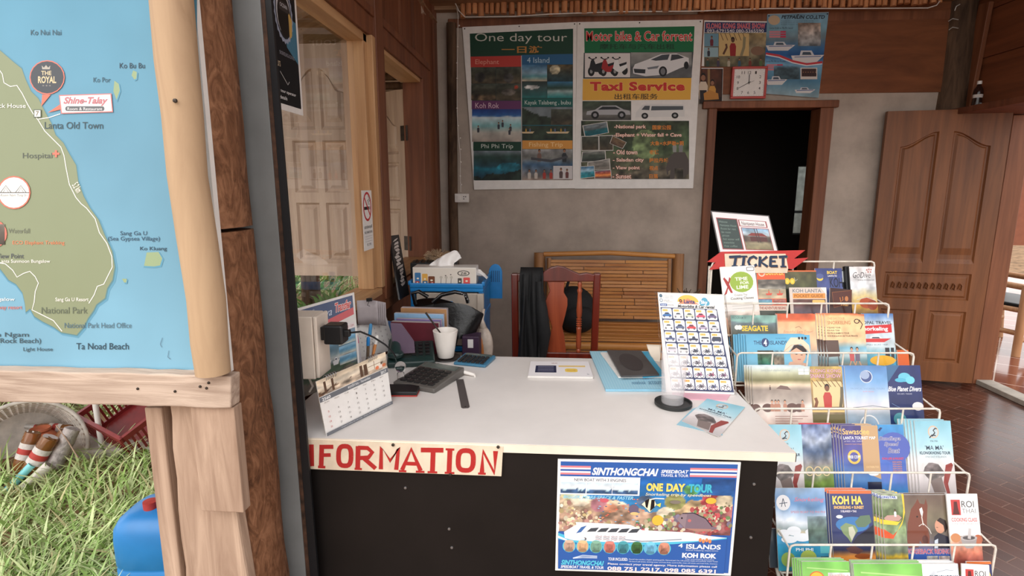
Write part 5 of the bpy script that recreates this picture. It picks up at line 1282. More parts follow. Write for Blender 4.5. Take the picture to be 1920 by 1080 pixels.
# bag of odds at the right of the drawers
t = thing('plastic_bag', 'pale plastic bag hanging low at the right side of the drawer tower', 'bag', (onY(908, 640, 2.58).x, 2.56, .60)); plain('bag_plastic', (206, 190, 176), .35, var=.15)
b = MB(); b.ball((0, 0, .07), (.045, .04, .10), 16, 12); b.tube([(0, 0, .15), (-.01, .01, .2), (.0, .02, .25)], [.02, .01, .006], 8); b.build('bag', 'bag_plastic', t, 180)
b = MB(); b.ball((-.01, -.025, .06), (.022, .02, .07), 12, 8); b.build('brown_packet', 'orange_wood', t, 180)
p0, p1 = onY(866, 631, 2.34), onY(898, 631, 2.34)
t = thing('purple_box', 'dark purple carton with a small label standing behind the desk by the white mug', 'box', ((p0.x + p1.x) / 2, 2.34, 0)); plain('purple', (64, 42, 66), .5, var=.05); wP = (p1.x - p0.x) / 2
b = MB(); b.span((-wP, 0, 0), (wP, .08, p0.z)); b.build('box', 'purple', t, bev=.003)
b = MB(); b.span((-.012, -.002, p0.z - .05), (.012, 0, p0.z - .012)); b.build('label', 'paper', t)
# ------------------------------------------------------------------ things on the desk
def D_(x, y, z=ZD): return onZ(x, y, z)
EPS = .0006
# wall box with the charger
plain('ivory_plastic', (226, 212, 198), .4, var=.03)
YX = 1.40; p0, p1 = onY(566, 594, YX), onY(592, 712, YX)
t = thing('outlet_box', 'ivory outlet box beside the steel post, with a black charger in its side', 'outlet box', tuple(onY(596, 650, YX))); o = t.location
b = MB(); b.span((p0.x - o.x - .05, -.0, p1.z - o.z), (-.012, .08, p0.z - o.z)); b.build('box', 'ivory_plastic', t, bev=.003)
b = MB(); b.span((-.010, -.0, p1.z - o.z + .004), (.0, .08, p0.z - o.z)); b.build('cover', 'ivory_plastic', t, bev=.003)
b = MB(); b.tube([(-.04, .02, p1.z - o.z), (-.035, .03, p1.z - o.z - .03), (-.05, .04, p1.z - o.z - .05)], .003, 6); b.build('cord', 'white_plastic', t, 60)
q0, q1 = onY(603, 611, YX), onY(641, 648, YX); oc = onY(622, 630, YX)
t = thing('phone_charger', 'black square charger with a black cable plugged into the ivory outlet box', 'charger', tuple(oc))
hw_, hh_ = (q1.x - q0.x) / 2, (q0.z - q1.z) / 2
b = MB(); b.span((-hw_, .005, -hh_), (hw_, .055, hh_)); b.build('body', 'black_plastic', t, bev=.005)
b = MB(); b.span((o.x - oc.x + .0005, .02, -hh_ * .7), (-hw_ + .002, .05, hh_ * .7)); b.build('plug', 'black_plastic', t, bev=.002)
b = MB(); b.span((hw_ - .002, .02, -.008), (hw_ + .014, .036, .010)); b.build('usb_plug', 'black_plastic', t, bev=.002)
pts = [Vector((hw_ + .014, .028, .002)) + oc] + [onY(x, y, Y_) for x, y, Y_ in ((676, 622, 1.47), (700, 632, 1.55), (722, 646, 1.68), (736, 660, 1.78), (742, 669, 1.80))]
b = MB(); b.tube([p - oc for p in pts], .0028, 7); b.build('cable', 'black_plastic', t, 60)

# Bundhaya board
q = [None, None, onZ(676, 702, ZD + .001), onZ(566, 746, ZD + .001)]
nb = (q[2] - q[3]).cross(Vector((-.10, .04, 1))).normalized(); q[0] = onP(559, 578, q[3], nb); q[1] = onP(664, 548, q[3], nb)
t = thing('transfer_board', 'laminated ferry transfer board standing behind the outlet box at the window', 'poster', tuple(q[3])); o = q[3]
nb = (q[3] - q[0]).cross(q[1] - q[0]).normalized()
b = MB(); b.add([tuple(p - o - nb * k) for k in (.003, 0) for p in q], [(0, 1, 2, 3), (7, 6, 5, 4), (0, 4, 5, 1), (1, 5, 6, 2), (2, 6, 7, 3), (3, 7, 4, 0)]); b.build('sheet', 'paper', t)
A = Art(quadfn(*[p - o for p in q], 0, 0, 100, 140, .0002), .0002)
A.rect(0, 4, 96, 34, (44, 66, 112)); A.text('Summer Atlantis', 4, 8, 26, 12, (220, 220, 230), 0, .3); A.text('Bundhaya', 2, 14, 56, 30, (206, 214, 230), 0, .3); A.text('Transfer', 62, 9, 92, 24, (206, 60, 58), .03, .2, (250, 230, 226), .04)
A.poly([(22, 36), (96, 24), (96, 36), (22, 48)], (206, 76, 84)); A.text('Phuket', 24, 38, 50, 46, (250, 236, 236), .01, .3); A.rect(22, 48, 96, 58, (232, 220, 220)); A.text('KOH LANTA - KOH PHI PHI - KOH LIPE', 26, 41, 94, 46, (240, 226, 226)); A.text('Pakbara - KOH NGAI - Krabi Trang - Lipe', 26, 50, 94, 56, (180, 60, 66))
A.pic(0, 58, 96, 140, picture(30, 30, [(0, (120, 150, 176)), (.3, (90, 130, 150)), (.45, (186, 190, 186)), (.6, (80, 96, 104)), (1, (60, 60, 58))], 14, .15, .25, .2, hills=[((70, 90, 70), .7, .3, .2), ((110, 100, 88), .2, .3, .2)]))
for v in (66, 82, 98): A.pic(64, v, 95, v + 14, picture(10, 6, [(0, (150, 190, 214)), (.5, (70, 140, 180)), (1, (200, 196, 180))], 40 + v))
for k in range(4): A.boat(10 + k * 14, 92 + (k % 2) * 3, 12, 14, (226, 226, 226))
A.build('printed_face', t, 'print_gloss')
def sp(body): return body
# desk calendar in front
def calendar(label, fl, fr, tr, tl, art, bl):
    """front sheet by its four corners; back legs at bl, br"""
    t = thing('desk_calendar', label, 'calendar', tuple(fl)); o = fl
    Bk = bl - fl
    b = MB(); b.add([tuple(p - o) for p in (tl, tr, fr, fl)] + [(0, 0, 0)] * 0, [(0, 1, 2, 3)]); b.build('front_page', 'paper', t, solid=.0012)
    up_ = (tl - fl)
    b = MB(); b.add([tuple(p - o) for p in (tl, tr, fr + Bk, fl + Bk)], [(0, 1, 2, 3)]); b.build('back_board', 'ivory_plastic', t, solid=.0025)
    b = MB(); b.add([tuple(p - o) for p in (fl + Bk * .12, fr + Bk * .12, fr + Bk * .88, fl + Bk * .88)], [(0, 1, 2, 3)]); b.build('foot', 'ivory_plastic', t, solid=.002)
    for kk in (.25, .5, .75):
        b = MB(); b.add([tuple(p - o) for p in (tl - up_ * .02, tr - up_ * .02, fr + Bk * (.12 + .2 * kk), fl + Bk * (.12 + .2 * kk))], [(0, 1, 2, 3)]); b.build('page', 'paper', t, solid=.0006)
    b = MB()
    d = (tr - tl); n_ = (tl - fl).normalized(); out = (fl - tl).cross(tr - tl).normalized()
    for s0 in (.12, .72):
        for k in range(5):
            c_ = tl + d * (s0 + .03 * k) - o; b.tube([c_ + (n_ * math.sin(a) + out * math.cos(a)) * .007 for a in [2 * PI * j / 10 for j in range(10)]], .0009, 5, closed=True)
    b.build('ring_binding', 'steel', t, 60)
    A = Art(quadfn(*[p - o for p in (tl, tr, fr, fl)], 0, 0, 100, 90, .0009), .0002); art(A); A.build('printed_face', t, 'print_matt')
    return t
def art1(A):
    A.pic(0, 0, 100, 26, picture(44, 14, [(0, (206, 186, 160)), (.5, (226, 212, 192)), (1, (170, 140, 110))], 51, .15, .3, .1, hills=[((96, 70, 52), .35, .2, .9), ((190, 170, 150), .1, .5, .7)]))
    for u, w_ in ((58, 4), (64, 5), (8, 3), (18, 3)): A.rect(u, 2 + (u % 5), u + w_, 24, (92, 66, 50))
    A.rect(70, 6, 90, 20, (236, 224, 206)); A.line([(70, 13), (90, 13)], .8, (140, 110, 86)); A.line([(80, 6), (80, 20)], .8, (140, 110, 86))
    for k, c in enumerate(((226, 130, 90), (240, 220, 210), (206, 120, 80))): A.ell(84 + k * 5.5, 20, 3, 3, c)
    A.rect(0, 27, 100, 35, (108, 110, 116)); A.text('พฤศจิกายน - November', 38, 28, 72, 34, (220, 220, 222), .01); A.text('2560', 3, 29, 14, 34, (240, 240, 240), .02); A.text('2017', 88, 29, 97, 34, (240, 240, 240), .02)
    for k, d in enumerate(('SUN', 'MON', 'TUE', 'WED', 'THU', 'FRI', 'SAT')): A.text(d, 5 + k * 13.4, 37, 11 + k * 13.4, 39, (150, 140, 136))
    for d in range(1, 31):
        k = d + 2; cx, cy = 8 + (k % 7) * 13.4, 44 + (k // 7) * 8.2; A.text(str(d), cx - (1.2 if d > 9 else .7), cy, cx + (1.2 if d > 9 else .7), cy + 3, (110, 100, 98) if k % 7 else (200, 90, 90))
    A.rect(0, 85, 100, 90, (112, 114, 120)); A.text('Bangkok Office 02 100 2100   Phuket 076 222 570   Krabi 075 656 525', 20, 86.5, 96, 88.5, (206, 206, 210))
fl, fr = D_(612, 818), D_(735, 757)
up1 = onP(591, 716, fl + Vector((-.012, .055, 0)), (fr - fl).cross(Vector((-.12, .26, 1)))); up2 = up1 + (fr - fl) * .98
pl_n = (fr - fl).cross(Vector((.0, 0, 1)) + Vector((-.04, .06, 0)) * 4).normalized()
tl = onP(592, 716, fl, pl_n); tr = onP(722, 660, fl, pl_n)
calendar('white desk calendar with a brown photo strip at the front left of the desk', fl, fr, tr, tl, art1, fl + Vector((-.045, .085, 0)))
def art2(A):
    A.text('October', 55, 8, 75, 13, (130, 110, 110)); A.text('2017', 84, 8, 95, 11, (150, 130, 130))
    for d in range(1, 32):
        k = d - 1; cx, cy = 8 + (k % 7) * 13.4, 22 + (k // 7) * 12.5; A.text(str(d), cx - (1.6 if d > 9 else 1), cy, cx + (1.6 if d > 9 else 1), cy + 4, (110, 100, 98))
fl, fr = D_(664, 662), D_(741, 652); fl = D_(668, 672); fr = D_(742, 655)
pl_n = (fr - fl).cross(Vector((-.06, .22, 1))).normalized(); tl = onP(655, 618, fl, pl_n); tr = onP(722, 588, fl, pl_n)
calendar('smaller pinkish desk calendar standing behind the pen cup', fl, fr, tr, tl, art2, fl + Vector((-.02, .07, 0)))
# pens in a clear cup
c = D_(684, 690); t = thing('pen_cup', 'clear plastic cup holding pens between the two desk calendars', 'pen cup', (c.x, c.y, ZD + EPS))
b = MB(); b.lathe([(.0, 0), (.03, 0), (.034, .09), (.032, .09), (.028, .003), (0, .003)], 20); b.build('cup', 'clear_glass', t, 50)
for nm, lab, dx, dy, lx, ly, h, c1, c2 in (('pen', 'blue and white ballpoint pen with a black tip, tallest in the clear cup', .004, .008, .02, .01, .155, (64, 140, 190), (235, 235, 235)), ('pen', 'pink capped marker in the clear pen cup', -.012, .0, -.015, 0, .12, (226, 110, 150), (230, 226, 230)), ('pen', 'blue capped pen in the clear pen cup', .012, -.006, .012, -.01, .115, (40, 130, 200), (120, 100, 80)), ('pen', 'orange and white marker at the right of the clear pen cup', .02, .004, .03, .004, .118, (240, 236, 230), (226, 150, 90))):
    mn = 'pen_%d_%d' % c1[:2]
    if mn not in MATS: plain(mn, c1, .35, var=0); plain(mn + 'b', c2, .4, var=0)
    p = thing(nm, lab, 'pen', (c.x + dx, c.y + dy, ZD + .006)); a_ = Vector((0, 0, 0)); d = Vector((lx, ly, h)); Mq = d.to_track_quat('Z', 'Y').to_matrix()
    b = MB(); b.lathe([(.003, 0), (.0055, .01), (.0055, h * .72)], 10, M=Mq); b.build('barrel', mn + 'b', p, 50)
    b = MB(); b.lathe([(.0062, h * .72), (.0062, h * .95), (.004, h), (0, h)], 10, M=Mq); b.build('cap', mn, p, 50)
# papers clipped on the wall and blue folder behind
p0 = onX(671, 568, XL + .02); t = thing('clipped_papers', 'curled stack of grey papers held by a black clip under the window sill', 'papers', tuple(onY(690, 600, 2.02))); o = t.location
wv = onY(711, 568, 2.02).x - onY(672, 568, 2.02).x; hv = onY(690, 567, 2.02).z - onY(690, 612, 2.02).z
plain('grey_paper', (176, 166, 168), .6, var=.04); b = MB()
for k in range(5): b.grid(lambda u, v, k=k: (-wv / 2 + wv * u + .004 * k, .012 * k + .012 * math.sin(PI * u), hv * (v - .2) - .004 * k), 8, 3)
b.build('sheets', 'grey_paper', t, 180, solid=.001)
b = MB(); b.bar((.0, -.004, hv * .8 + .004), (.02, -.004, hv * .8 + .006), .01, .012); b.tube([(.01, -.006, hv * .8), (.004, -.012, hv * .8 - .015), (.014, -.012, hv * .8 - .018)], .0012, 5); b.build('binder_clip', 'black_plastic', t)
t = thing('blue_folder', 'blue folder lying under the clipped grey papers', 'folder', tuple(D_(690, 640, ZD + .06) + Vector((0, .12, -.06)))); plain('folder_blue', (70, 110, 160), .4, var=.08)
b = MB(); b.box((0, 0, .055), (.16, .02, .11), Matrix.Rotation(R(-12), 3, 'X')); b.build('folder', 'folder_blue', t, bev=.003)
# file row
def file_(label, x0, x1, yt, Y_, colr, tilt, th, name='file_folder', yb=None):
    a_, c_ = onY(x0, yt, Y_), onY(x1, yt + 4, Y_); mn = 'file_%d_%d_%d' % colr
    if mn not in MATS: plain(mn, colr, .45, var=.08)
    t = thing(name, label, 'folder', ((a_.x + c_.x) / 2, Y_, ZD + EPS), R(tilt)); h_ = a_.z - ZD
    b = MB(); b.span((-(c_.x - a_.x) / 2, 0, 0), ((c_.x - a_.x) / 2, th, h_)); b.build('cover', mn, t, bev=.0015)
    b = MB(); b.span((-(c_.x - a_.x) / 2 + .003, .001, .004), ((c_.x - a_.x) / 2 + .0015, th - .001, h_ + .0015)); b.build('sheets', 'grey_paper', t)
    return t
file_('maroon file folder standing frontmost in the row of files', 732, 823, 604, 2.07, (96, 30, 42), -3, .018)
file_('purple file folder just behind the maroon one', 742, 828, 598, 2.10, (130, 112, 160), -3, .012)
file_('light blue file folder behind the purple one', 738, 832, 588, 2.125, (140, 176, 208), -3, .014)
file_('brown worn file folder rearmost of the row of files', 750, 838, 578, 2.17, (176, 130, 88), -4, .022)
q = [onY(x, y, 1.93) for x, y in ((732, 606), (752, 607), (776, 640), (778, 662), (738, 664))]
t = thing('clear_divider', 'purplish translucent plastic divider leaning beside the calendar in front of the maroon file', 'divider', (q[4].x, 1.93, ZD + EPS)); plain('smoky_plastic', (110, 92, 110), .25, var=.03)
b = MB(); b.prism([(p.x - q[4].x, max(p.z - ZD, 0)) for p in q[::-1]], lambda u, v, d: (u, d, v), 0, .004); b.build('plate', 'smoky_plastic', t)
# telephone
c = D_(765, 683); t = thing('telephone', 'dark green desk telephone beside the white mug', 'telephone', (c.x, c.y + .05, ZD + EPS), R(14)); plain('phone_green', (30, 52, 50), .3, var=.06)
b = MB()
b.prism([(-.09, 0), (.095, 0), (.095, .045), (.06, .055), (-.07, .03), (-.09, .022)], lambda u, v, d: (d, u, v), -.085, .085); b.build('base', 'phone_green', t, bev=.006)
b = MB(); b.tube([(-.055, -.08, .046), (-.055, -.062, .066), (-.055, 0, .082), (-.055, .062, .075), (-.055, .085, .06)], [.022, .02, .016, .02, .022], 12); b.ball((-.055, -.07, .046), (.03, .028, .018), 14, 8); b.ball((-.055, .07, .055), (.03, .028, .018), 14, 8); b.build('handset', 'phone_green', t, 60)
b = MB()
for r_ in range(4):
    for k in range(3): b.box((.01 + k * .025, -.05 + r_ * .024, .038 + r_ * .0055), (.016, .014, .008), Matrix.Rotation(R(12), 3, 'X'))
b.build('keys', 'black_plastic', t, bev=.001)
b = MB(); pts = [( -.055 + .02 * (k / 40) , -.09 - .03 * math.sin(k / 40 * PI), .035 - .03 * k / 40 + .004 * math.sin(k * 1.6)) for k in range(41)]; b.tube(pts, .0028, 6); b.build('cord', 'phone_green', t, 60)
# mug with spoon
c = D_(836, 672); rM = .047; hM = .103
t = thing('mug', 'white ceramic mug holding a spoon at the back left of the desk', 'mug', (c.x, c.y, ZD + .007)); plain('ceramic', (236, 228, 220), .3, var=.02)
b = MB(); b.lathe([(0, 0), (.029, 0), (.031, .004), (.040, .06), (rM, hM), (rM - .002, hM + .0015), (rM - .004, hM - .001), (.037, .06), (.028, .008), (0, .006)], 36); b.build('cup', 'ceramic', t, 60)
b = MB(); b.tube([(.012, .040, .08), (.018, .060, .075), (.020, .066, .05), (.017, .055, .028), (.011, .034, .022)], .005, 8); b.build('handle', 'ceramic', t, 60)
t = thing('teaspoon', 'dark metal spoon leaning in the white mug', 'spoon', (c.x, c.y, ZD + .016)); e_ = onY(798, 586, c.y + .01) - t.location
b = MB(); b.tube([(.008, 0, .012), (-.01, 0, .07), tuple(e_)], [.0028, .0028, .0038], 8); b.ball((.010, 0, .009), (.012, .009, .004), 12, 8, Matrix.Rotation(R(-50), 3, 'Y')); b.build('spoon', 'dark_steel', t, 60)
plain('coaster_dark', (40, 34, 32), .4, var=.05)
t = thing('saucer', 'dark round saucer under the white mug', 'saucer', (c.x, c.y, ZD)); t.location.z = ZD + EPS
b = MB(); b.lathe([(0, 0), (.042, 0), (.056, .005), (.055, .0065), (.042, .002), (0, .002)], 32); b.build('dish', 'coaster_dark', t, 60)
# calculators
def calculator(label, bl, br, tl_, h0, h1, body, keym, keys, lift=.0):
    """bl front left, br front right, tl back left on the desk"""
    xa, ya = (br - bl), (tl_ - bl); t = thing('calculator', label, 'calculator', tuple((bl + br) / 2 + ya / 2))
    ang = math.atan2(xa.y, xa.x); t.rotation_euler = (0, 0, ang); t.location.z = ZD + EPS + lift; w_, d_ = xa.length, (ya - xa.normalized() * ya.dot(xa.normalized())).length
    b = MB(); b.add([(-w_ / 2, -d_ / 2, 0), (w_ / 2, -d_ / 2, 0), (w_ / 2, d_ / 2, 0), (-w_ / 2, d_ / 2, 0), (-w_ / 2, -d_ / 2, h0), (w_ / 2, -d_ / 2, h0), (w_ / 2, d_ / 2, h1), (-w_ / 2, d_ / 2, h1)], [(3, 2, 1, 0), (4, 5, 6, 7), (0, 1, 5, 4), (1, 2, 6, 5), (2, 3, 7, 6), (3, 0, 4, 7)]); b.build('body', body, t, bev=.004)
    rx, ry, ks = keys; sl = math.atan2(h1 - h0, d_)
    def top(y): return h0 + (h1 - h0) * (y + d_ / 2) / d_
    b = MB()
    for i in range(rx):
        for j in range(ry):
            x_ = -w_ * .42 + w_ * .84 * (i + .5) / rx; y_ = -d_ * .44 + d_ * .66 * (j + .5) / ry; b.box((x_, y_, top(y_) + .002), (w_ * .84 / rx * .74, d_ * .66 / ry * .66, .006), Matrix.Rotation(sl, 3, 'X'))
    b.build('keys', keym, t, bev=.001)
    b = MB(); y_ = d_ * .36; b.box((0, y_, top(y_) + .001), (w_ * .84, d_ * .16, .003), Matrix.Rotation(sl, 3, 'X')); b.build('display', 'lcd', t)
    return t
plain('lcd', (90, 100, 96), .2, var=.03); plain('calc_grey', (96, 92, 88), .4, var=.06); plain('calc_blue', (62, 118, 150), .35, var=.05); plain('key_dark', (40, 38, 38), .4, var=.05)
calculator('large dark grey desk calculator beside the phone', D_(744, 726), D_(822, 740), D_(744, 726) + D_(864, 703) - D_(822, 740), .016, .030, 'calc_grey', 'key_dark', (5, 5, 0))
calculator('blue edged pocket calculator right of the white mug', D_(846, 684), D_(906, 690), D_(876, 668), .010, .014, 'calc_blue', 'key_dark', (6, 5, 0))
# stamp with glass knob, ink pad, ruler, cutter
c = D_(752, 720); t = thing('stamp', 'rubber stamp with a clear glass ball handle in front of the calculator', 'stamp', (c.x, c.y, ZD + .017))
b = MB(); b.lathe([(.0, .0), (.012, 0), (.012, .02), (.008, .025)], 14); b.ball((0, 0, .042), .0185, 18, 12); b.build('handle', 'clear_glass', t, 60)
c0 = D_(738, 744); t = thing('ink_pad', 'black ink pad case with a red edge under the stamp', 'ink pad', (c0.x + .02, c0.y + .035, ZD + EPS), R(3))
b = MB(); b.span((-.05, -.035, .004), (.05, .035, .016)); b.build('case', 'black_plastic', t, bev=.002)
b = MB(); b.span((-.0505, -.0355, .001), (.0505, .0355, .0045)); b.build('red_edge', 'label_red', t)
a_, c_ = D_(862, 712), D_(873, 766); t = thing('steel_ruler', 'short steel ruler lying on the desk below the calculators', 'ruler', tuple((a_ + c_) / 2)); t.location.z = ZD + EPS
d = (c_ - a_); Lr = d.length; t.rotation_euler = (0, 0, math.atan2(d.y, d.x))
plain('ruler_steel', (120, 112, 112), .3, .6, var=.05)
b = MB(); b.prism([(-Lr / 2, -.0125), (Lr / 2 - .008, -.0125), (Lr / 2, -.008), (Lr / 2, .008), (Lr / 2 - .008, .0125), (-Lr / 2, .0125)], lambda u, v, d: (u, v, d), 0, .0014); b.build('blade', 'ruler_steel', t)
b = MB(); b.ball((Lr / 2 - .01, 0, .0015), (.003, .003, .0006), 10, 6); b.build('hanging_hole', 'black_plastic', t)
a_, c_ = D_(843, 690, ZD + .02), D_(890, 703, ZD + .006); t = thing('correction_pen', 'white pen with a clear cap lying across the large calculator', 'pen', tuple((a_ + c_) / 2)); o = t.location
b = MB(); b.tube([tuple(a_ * .45 + c_ * .55 - o), tuple(c_ - o)], [.0075, .0055], 10); b.tube([tuple(c_ - o), tuple(c_ - o + Vector((.002, -.004, -.008)))], .003, 8); b.build('barrel', 'white_plastic', t, 50)
b = MB(); b.tube([tuple(a_ - (c_ - a_) * .5 - o), tuple(a_ * .5 + c_ * .5 - o)], [.006, .009], 10); b.build('cap', 'clear_glass', t, 50)
# leaflets, folders
def slab(name, label, cat, corners, th, mat, art=None, box=(0, 0, 100, 100), z=ZD, prt='print_matt', n=1):
    q = [Vector((p.x, p.y, z)) for p in corners]; c = sum(q, Vector()) / 4; t = thing(name, label, cat, tuple(c)); t.location.z = z + EPS
    b = MB()
    for k in range(n):
        off = Vector((.0012 * math.sin(k * 5.1), .0012 * math.cos(k * 3.3), th * k / n)); b.add([tuple(p - c + off) for p in q] + [tuple(p - c + off + Vector((0, 0, th / n * .9))) for p in q], [(0, 1, 2, 3), (7, 6, 5, 4), (0, 4, 5, 1), (1, 5, 6, 2), (2, 6, 7, 3), (3, 7, 4, 0)])
    b.build('sheets' if n > 1 else 'cover', mat, t)
    if art:
        A = Art(quadfn(*[p - c + Vector((0, 0, th)) for p in q], *box, .0003), .0002); art(A); A.build('printed_face', t, prt)
    return t
def art_ticket(A):
    A.rect(0, 0, 100, 100, (236, 232, 234)); A.rect(10, 30, 44, 78, (40, 44, 74)); 
    for v in (38, 48, 58, 68): A.line([(14, v), (40, v)], 2, (170, 170, 190))
    A.text('TOURS LANTA', 36, 10, 46, 18, (150, 80, 80)); A.rect(48, 30, 92, 40, (232, 200, 130)); A.rrect(58, 50, 78, 74, 6, (238, 204, 96)); A.text('VOUCHER', 61, 58, 75, 66, (200, 130, 60)); A.text('No', 92, 82, 95, 90, (120, 120, 130))
tk = slab('voucher_pad', 'white printed voucher pads stacked at the back middle of the desk', 'voucher pad', (D_(995, 682), D_(1103, 682), D_(1112, 711), D_(990, 709)), .008, 'paper', art_ticket, n=4)
def art_nb(A):
    A.rect(0, 0, 100, 100, (158, 206, 226))
    for k in range(24): A.line([(k * 4.2, 0), (k * 4.2, 100)], .5, (190, 222, 236))
    A.text('notebook', 44, 82, 66, 90, (60, 110, 150), 0, .4); A.text('account', 70, 82, 92, 90, (60, 110, 150), 0, .4)
plain('pale_blue', (150, 200, 222), .45, var=.04); plain('slate', (84, 80, 80), .45, var=.12, scale=8)
slab('blue_notebook', 'pale blue notebook lying bottom of the pile at the back right of the desk', 'notebook', (D_(1106, 663), D_(1216, 663), D_(1258, 735), D_(1136, 735)), .009, 'pale_blue', art_nb, n=3)
slab('white_notepad', 'white notepad lying on the pale blue notebook', 'notepad', (D_(1126, 664, ZD + .01), D_(1206, 664, ZD + .01), D_(1246, 710, ZD + .01), D_(1160, 710, ZD + .01)), .006, 'paper', z=ZD + .0105, n=3)
plain('sky_edge', (60, 170, 210), .4, var=.03)
slab('blue_clear_file', 'bright blue plastic file sticking out under the dark grey tray', 'folder', (D_(1180, 661, ZD + .02), D_(1214, 660, ZD + .02), D_(1248, 704, ZD + .02), D_(1206, 708, ZD + .02)), .003, 'sky_edge', z=ZD + .0175)
def art_tray(A): A.ell(48, 50, 30, 34, (72, 66, 66), 28)
slab('grey_tray', 'dark grey square mat with a round mark on top of the notebooks', 'mat', (D_(1138, 659, ZD + .022), D_(1202, 660, ZD + .022), D_(1236, 705, ZD + .022), D_(1165, 708, ZD + .022)), .006, 'slate', art_tray, z=ZD + .0215)
q = [D_(1212, 645, ZD + .05), D_(1240, 646, ZD + .05), D_(1238, 664, ZD + .03), D_(1226, 662, ZD + .03)]
t = thing('paper_slip', 'curled cream paper slip behind the price board', 'paper', tuple(q[3])); t.location.z = ZD + EPS
b = MB(); f_ = quadfn(*[p - q[3] for p in q], 0, 0, 1, 1); b.grid(lambda u, v: tuple(Vector((f_(u, 1 - v, 0))) + Vector((0, 0, .028 * (v) ** 2 + .0))), 8, 8); b.build('slip', 'edge_band', t, 180, solid=.001)
# tumbler on coaster
c = D_(1262, 760); t = thing('coaster', 'round black coaster with raised rim under the glass tumbler', 'coaster', (c.x, c.y, ZD + EPS)); plain('coaster_black', (34, 36, 36), .5, var=.1)
b = MB(); b.lathe([(0, 0), (.05, 0), (.0545, .004), (.0545, .012), (.051, .012), (.049, .006), (0, .006)], 40); b.build('disc', 'coaster_black', t, 40)
m = plain('tumbler_glass', (240, 238, 240), .06, var=0, spec=.8); m.node_tree.nodes['Principled BSDF'].inputs['Alpha'].default_value = .24
t = thing('glass_tumbler', 'tall clear glass tumbler standing on the black coaster', 'glass', (c.x - .002, c.y + .004, ZD + .0085))
b = MB(); b.lathe([(0, 0), (.031, 0), (.0325, .004), (.0385, .155), (.0379, .1562), (.0373, .155), (.0315, .022), (.024, .018), (0, .017)], 40); b.build('glass', 'tumbler_glass', t, 60)
# price board in a clear stand
fl, fr = D_(1249, 737), D_(1377, 741); plain('pink_plastic', (226, 170, 186), .35, var=.03)
lean = Vector((0, .07, .30))
n_ = (fr - fl).cross(lean); tl = onP(1233, 548, fl, n_); tr = onP(1355, 552, fl, n_)
t = thing('price_board', 'motorbike and car rental price sheet in a clear stand on the desk corner', 'sign', tuple((fl + fr) / 2)); t.location.z = ZD + EPS; o = Vector(t.location)
qb = [tl, tr, fr + Vector((0, 0, .002)), fl + Vector((0, 0, .002))]; nn = (qb[3] - qb[0]).cross(qb[1] - qb[0]).normalized()
b = MB(); b.add([tuple(p - o - nn * k) for k in (.0025, 0) for p in qb], [(0, 1, 2, 3), (7, 6, 5, 4), (0, 4, 5, 1), (1, 5, 6, 2), (2, 6, 7, 3), (3, 7, 4, 0)]); b.build('sheet', 'paper', t)
b = MB(); e = [tl + (tl - tr) * .03 , tr + (tr - tl) * .03, qb[2] + (tr - tl) * .03, qb[3] - (tr - tl) * .03]
for s_ in ((e[0], e[1]), (e[1], e[2]), (e[3], e[0])): b.bar(s_[0] - o, s_[1] - o, .003, .005, nn)
b.build('clear_edge', 'clear_glass', t)
b = MB(); pk = [D_(1262, 735), D_(1372, 737), D_(1362, 752), D_(1256, 748)]; b.add([tuple(p - o + Vector((0, 0, dz))) for dz in (0, .003) for p in pk], [(0, 1, 2, 3), (7, 6, 5, 4), (0, 4, 5, 1), (1, 5, 6, 2), (2, 6, 7, 3), (3, 7, 4, 0)]); b.build('pink_foot', 'pink_plastic', t)
A = Art(quadfn(*[p - o for p in qb], 62, 30, 650, 815, .0004), .00012)
A.ell(330, 100, 95, 56, (244, 184, 80), 20, 180, 360); A.poly([(330, 70), (430, 116), (236, 116)], (236, 140, 96)); A.ell(264, 92, 14, 14, (60, 40, 40), 14); A.ell(264, 92, 6, 6, (230, 120, 60), 10)
A.text('Lanta', 292, 78, 392, 112, (40, 60, 110), .04); 
for u, v, r in ((458, 104, 26), (480, 84, 28), (500, 104, 24)): A.ell(u, v, r, r * .85, (84, 160, 190), 14)
A.text('Sky', 444, 84, 506, 118, (240, 246, 250), .04, 0, (60, 120, 160), .02); A.text('Motorbike & Car rental', 232, 122, 566, 146, (30, 34, 44), .03, .3)
for v in (56, 92): A.ell(88, v, 14, 14, (60, 90, 110), 14); A.ell(88, v, 10, 10, (220, 226, 230) if v > 60 else (80, 110, 130), 12)
for v in (50, 60, 70): A.text('079-9850421 Hippie', 106, v, 200, v + 6, (110, 130, 150))
A.text('Lanta Sky', 110, 86, 166, 96, (80, 90, 110)); A.text('ID: 0896421012', 110, 99, 190, 106, (140, 150, 160)); A.rect(76, 118, 138, 136, (60, 90, 150)); A.text('facebook', 84, 122, 130, 132, (240, 244, 250), .02); A.text('lanta sky', 144, 122, 198, 133, (80, 90, 110))
A.poly([(76, 148), (582, 150), (648, 798), (112, 796)], (44, 54, 92))
cols = (((60, 110, 170), 0), ((206, 206, 212), 0), ((196, 200, 180), 0), ((214, 84, 110), 0), ((110, 96, 130), 0), ((226, 222, 218), 0), ((96, 106, 134), 0), ((206, 66, 74), 0), ((170, 156, 180), 0), ((190, 190, 200), 0), ((86, 96, 134), 2), ((186, 186, 206), 0), ((56, 60, 84), 2), ((222, 222, 222), 1), ((56, 62, 88), 1), ((214, 190, 204), 1), ((206, 206, 206), 1))
i = 0; pc = ((70, 74, 90), (90, 90, 104), (70, 80, 110), (110, 100, 110), (90, 90, 120), (130, 120, 130), (140, 110, 120), (80, 80, 96), (100, 90, 120), (110, 100, 130), (150, 96, 130), (150, 70, 100), (130, 90, 120), (110, 60, 90), (96, 90, 96), (120, 110, 120), (90, 96, 130), (60, 60, 66))
d0_ = A.d
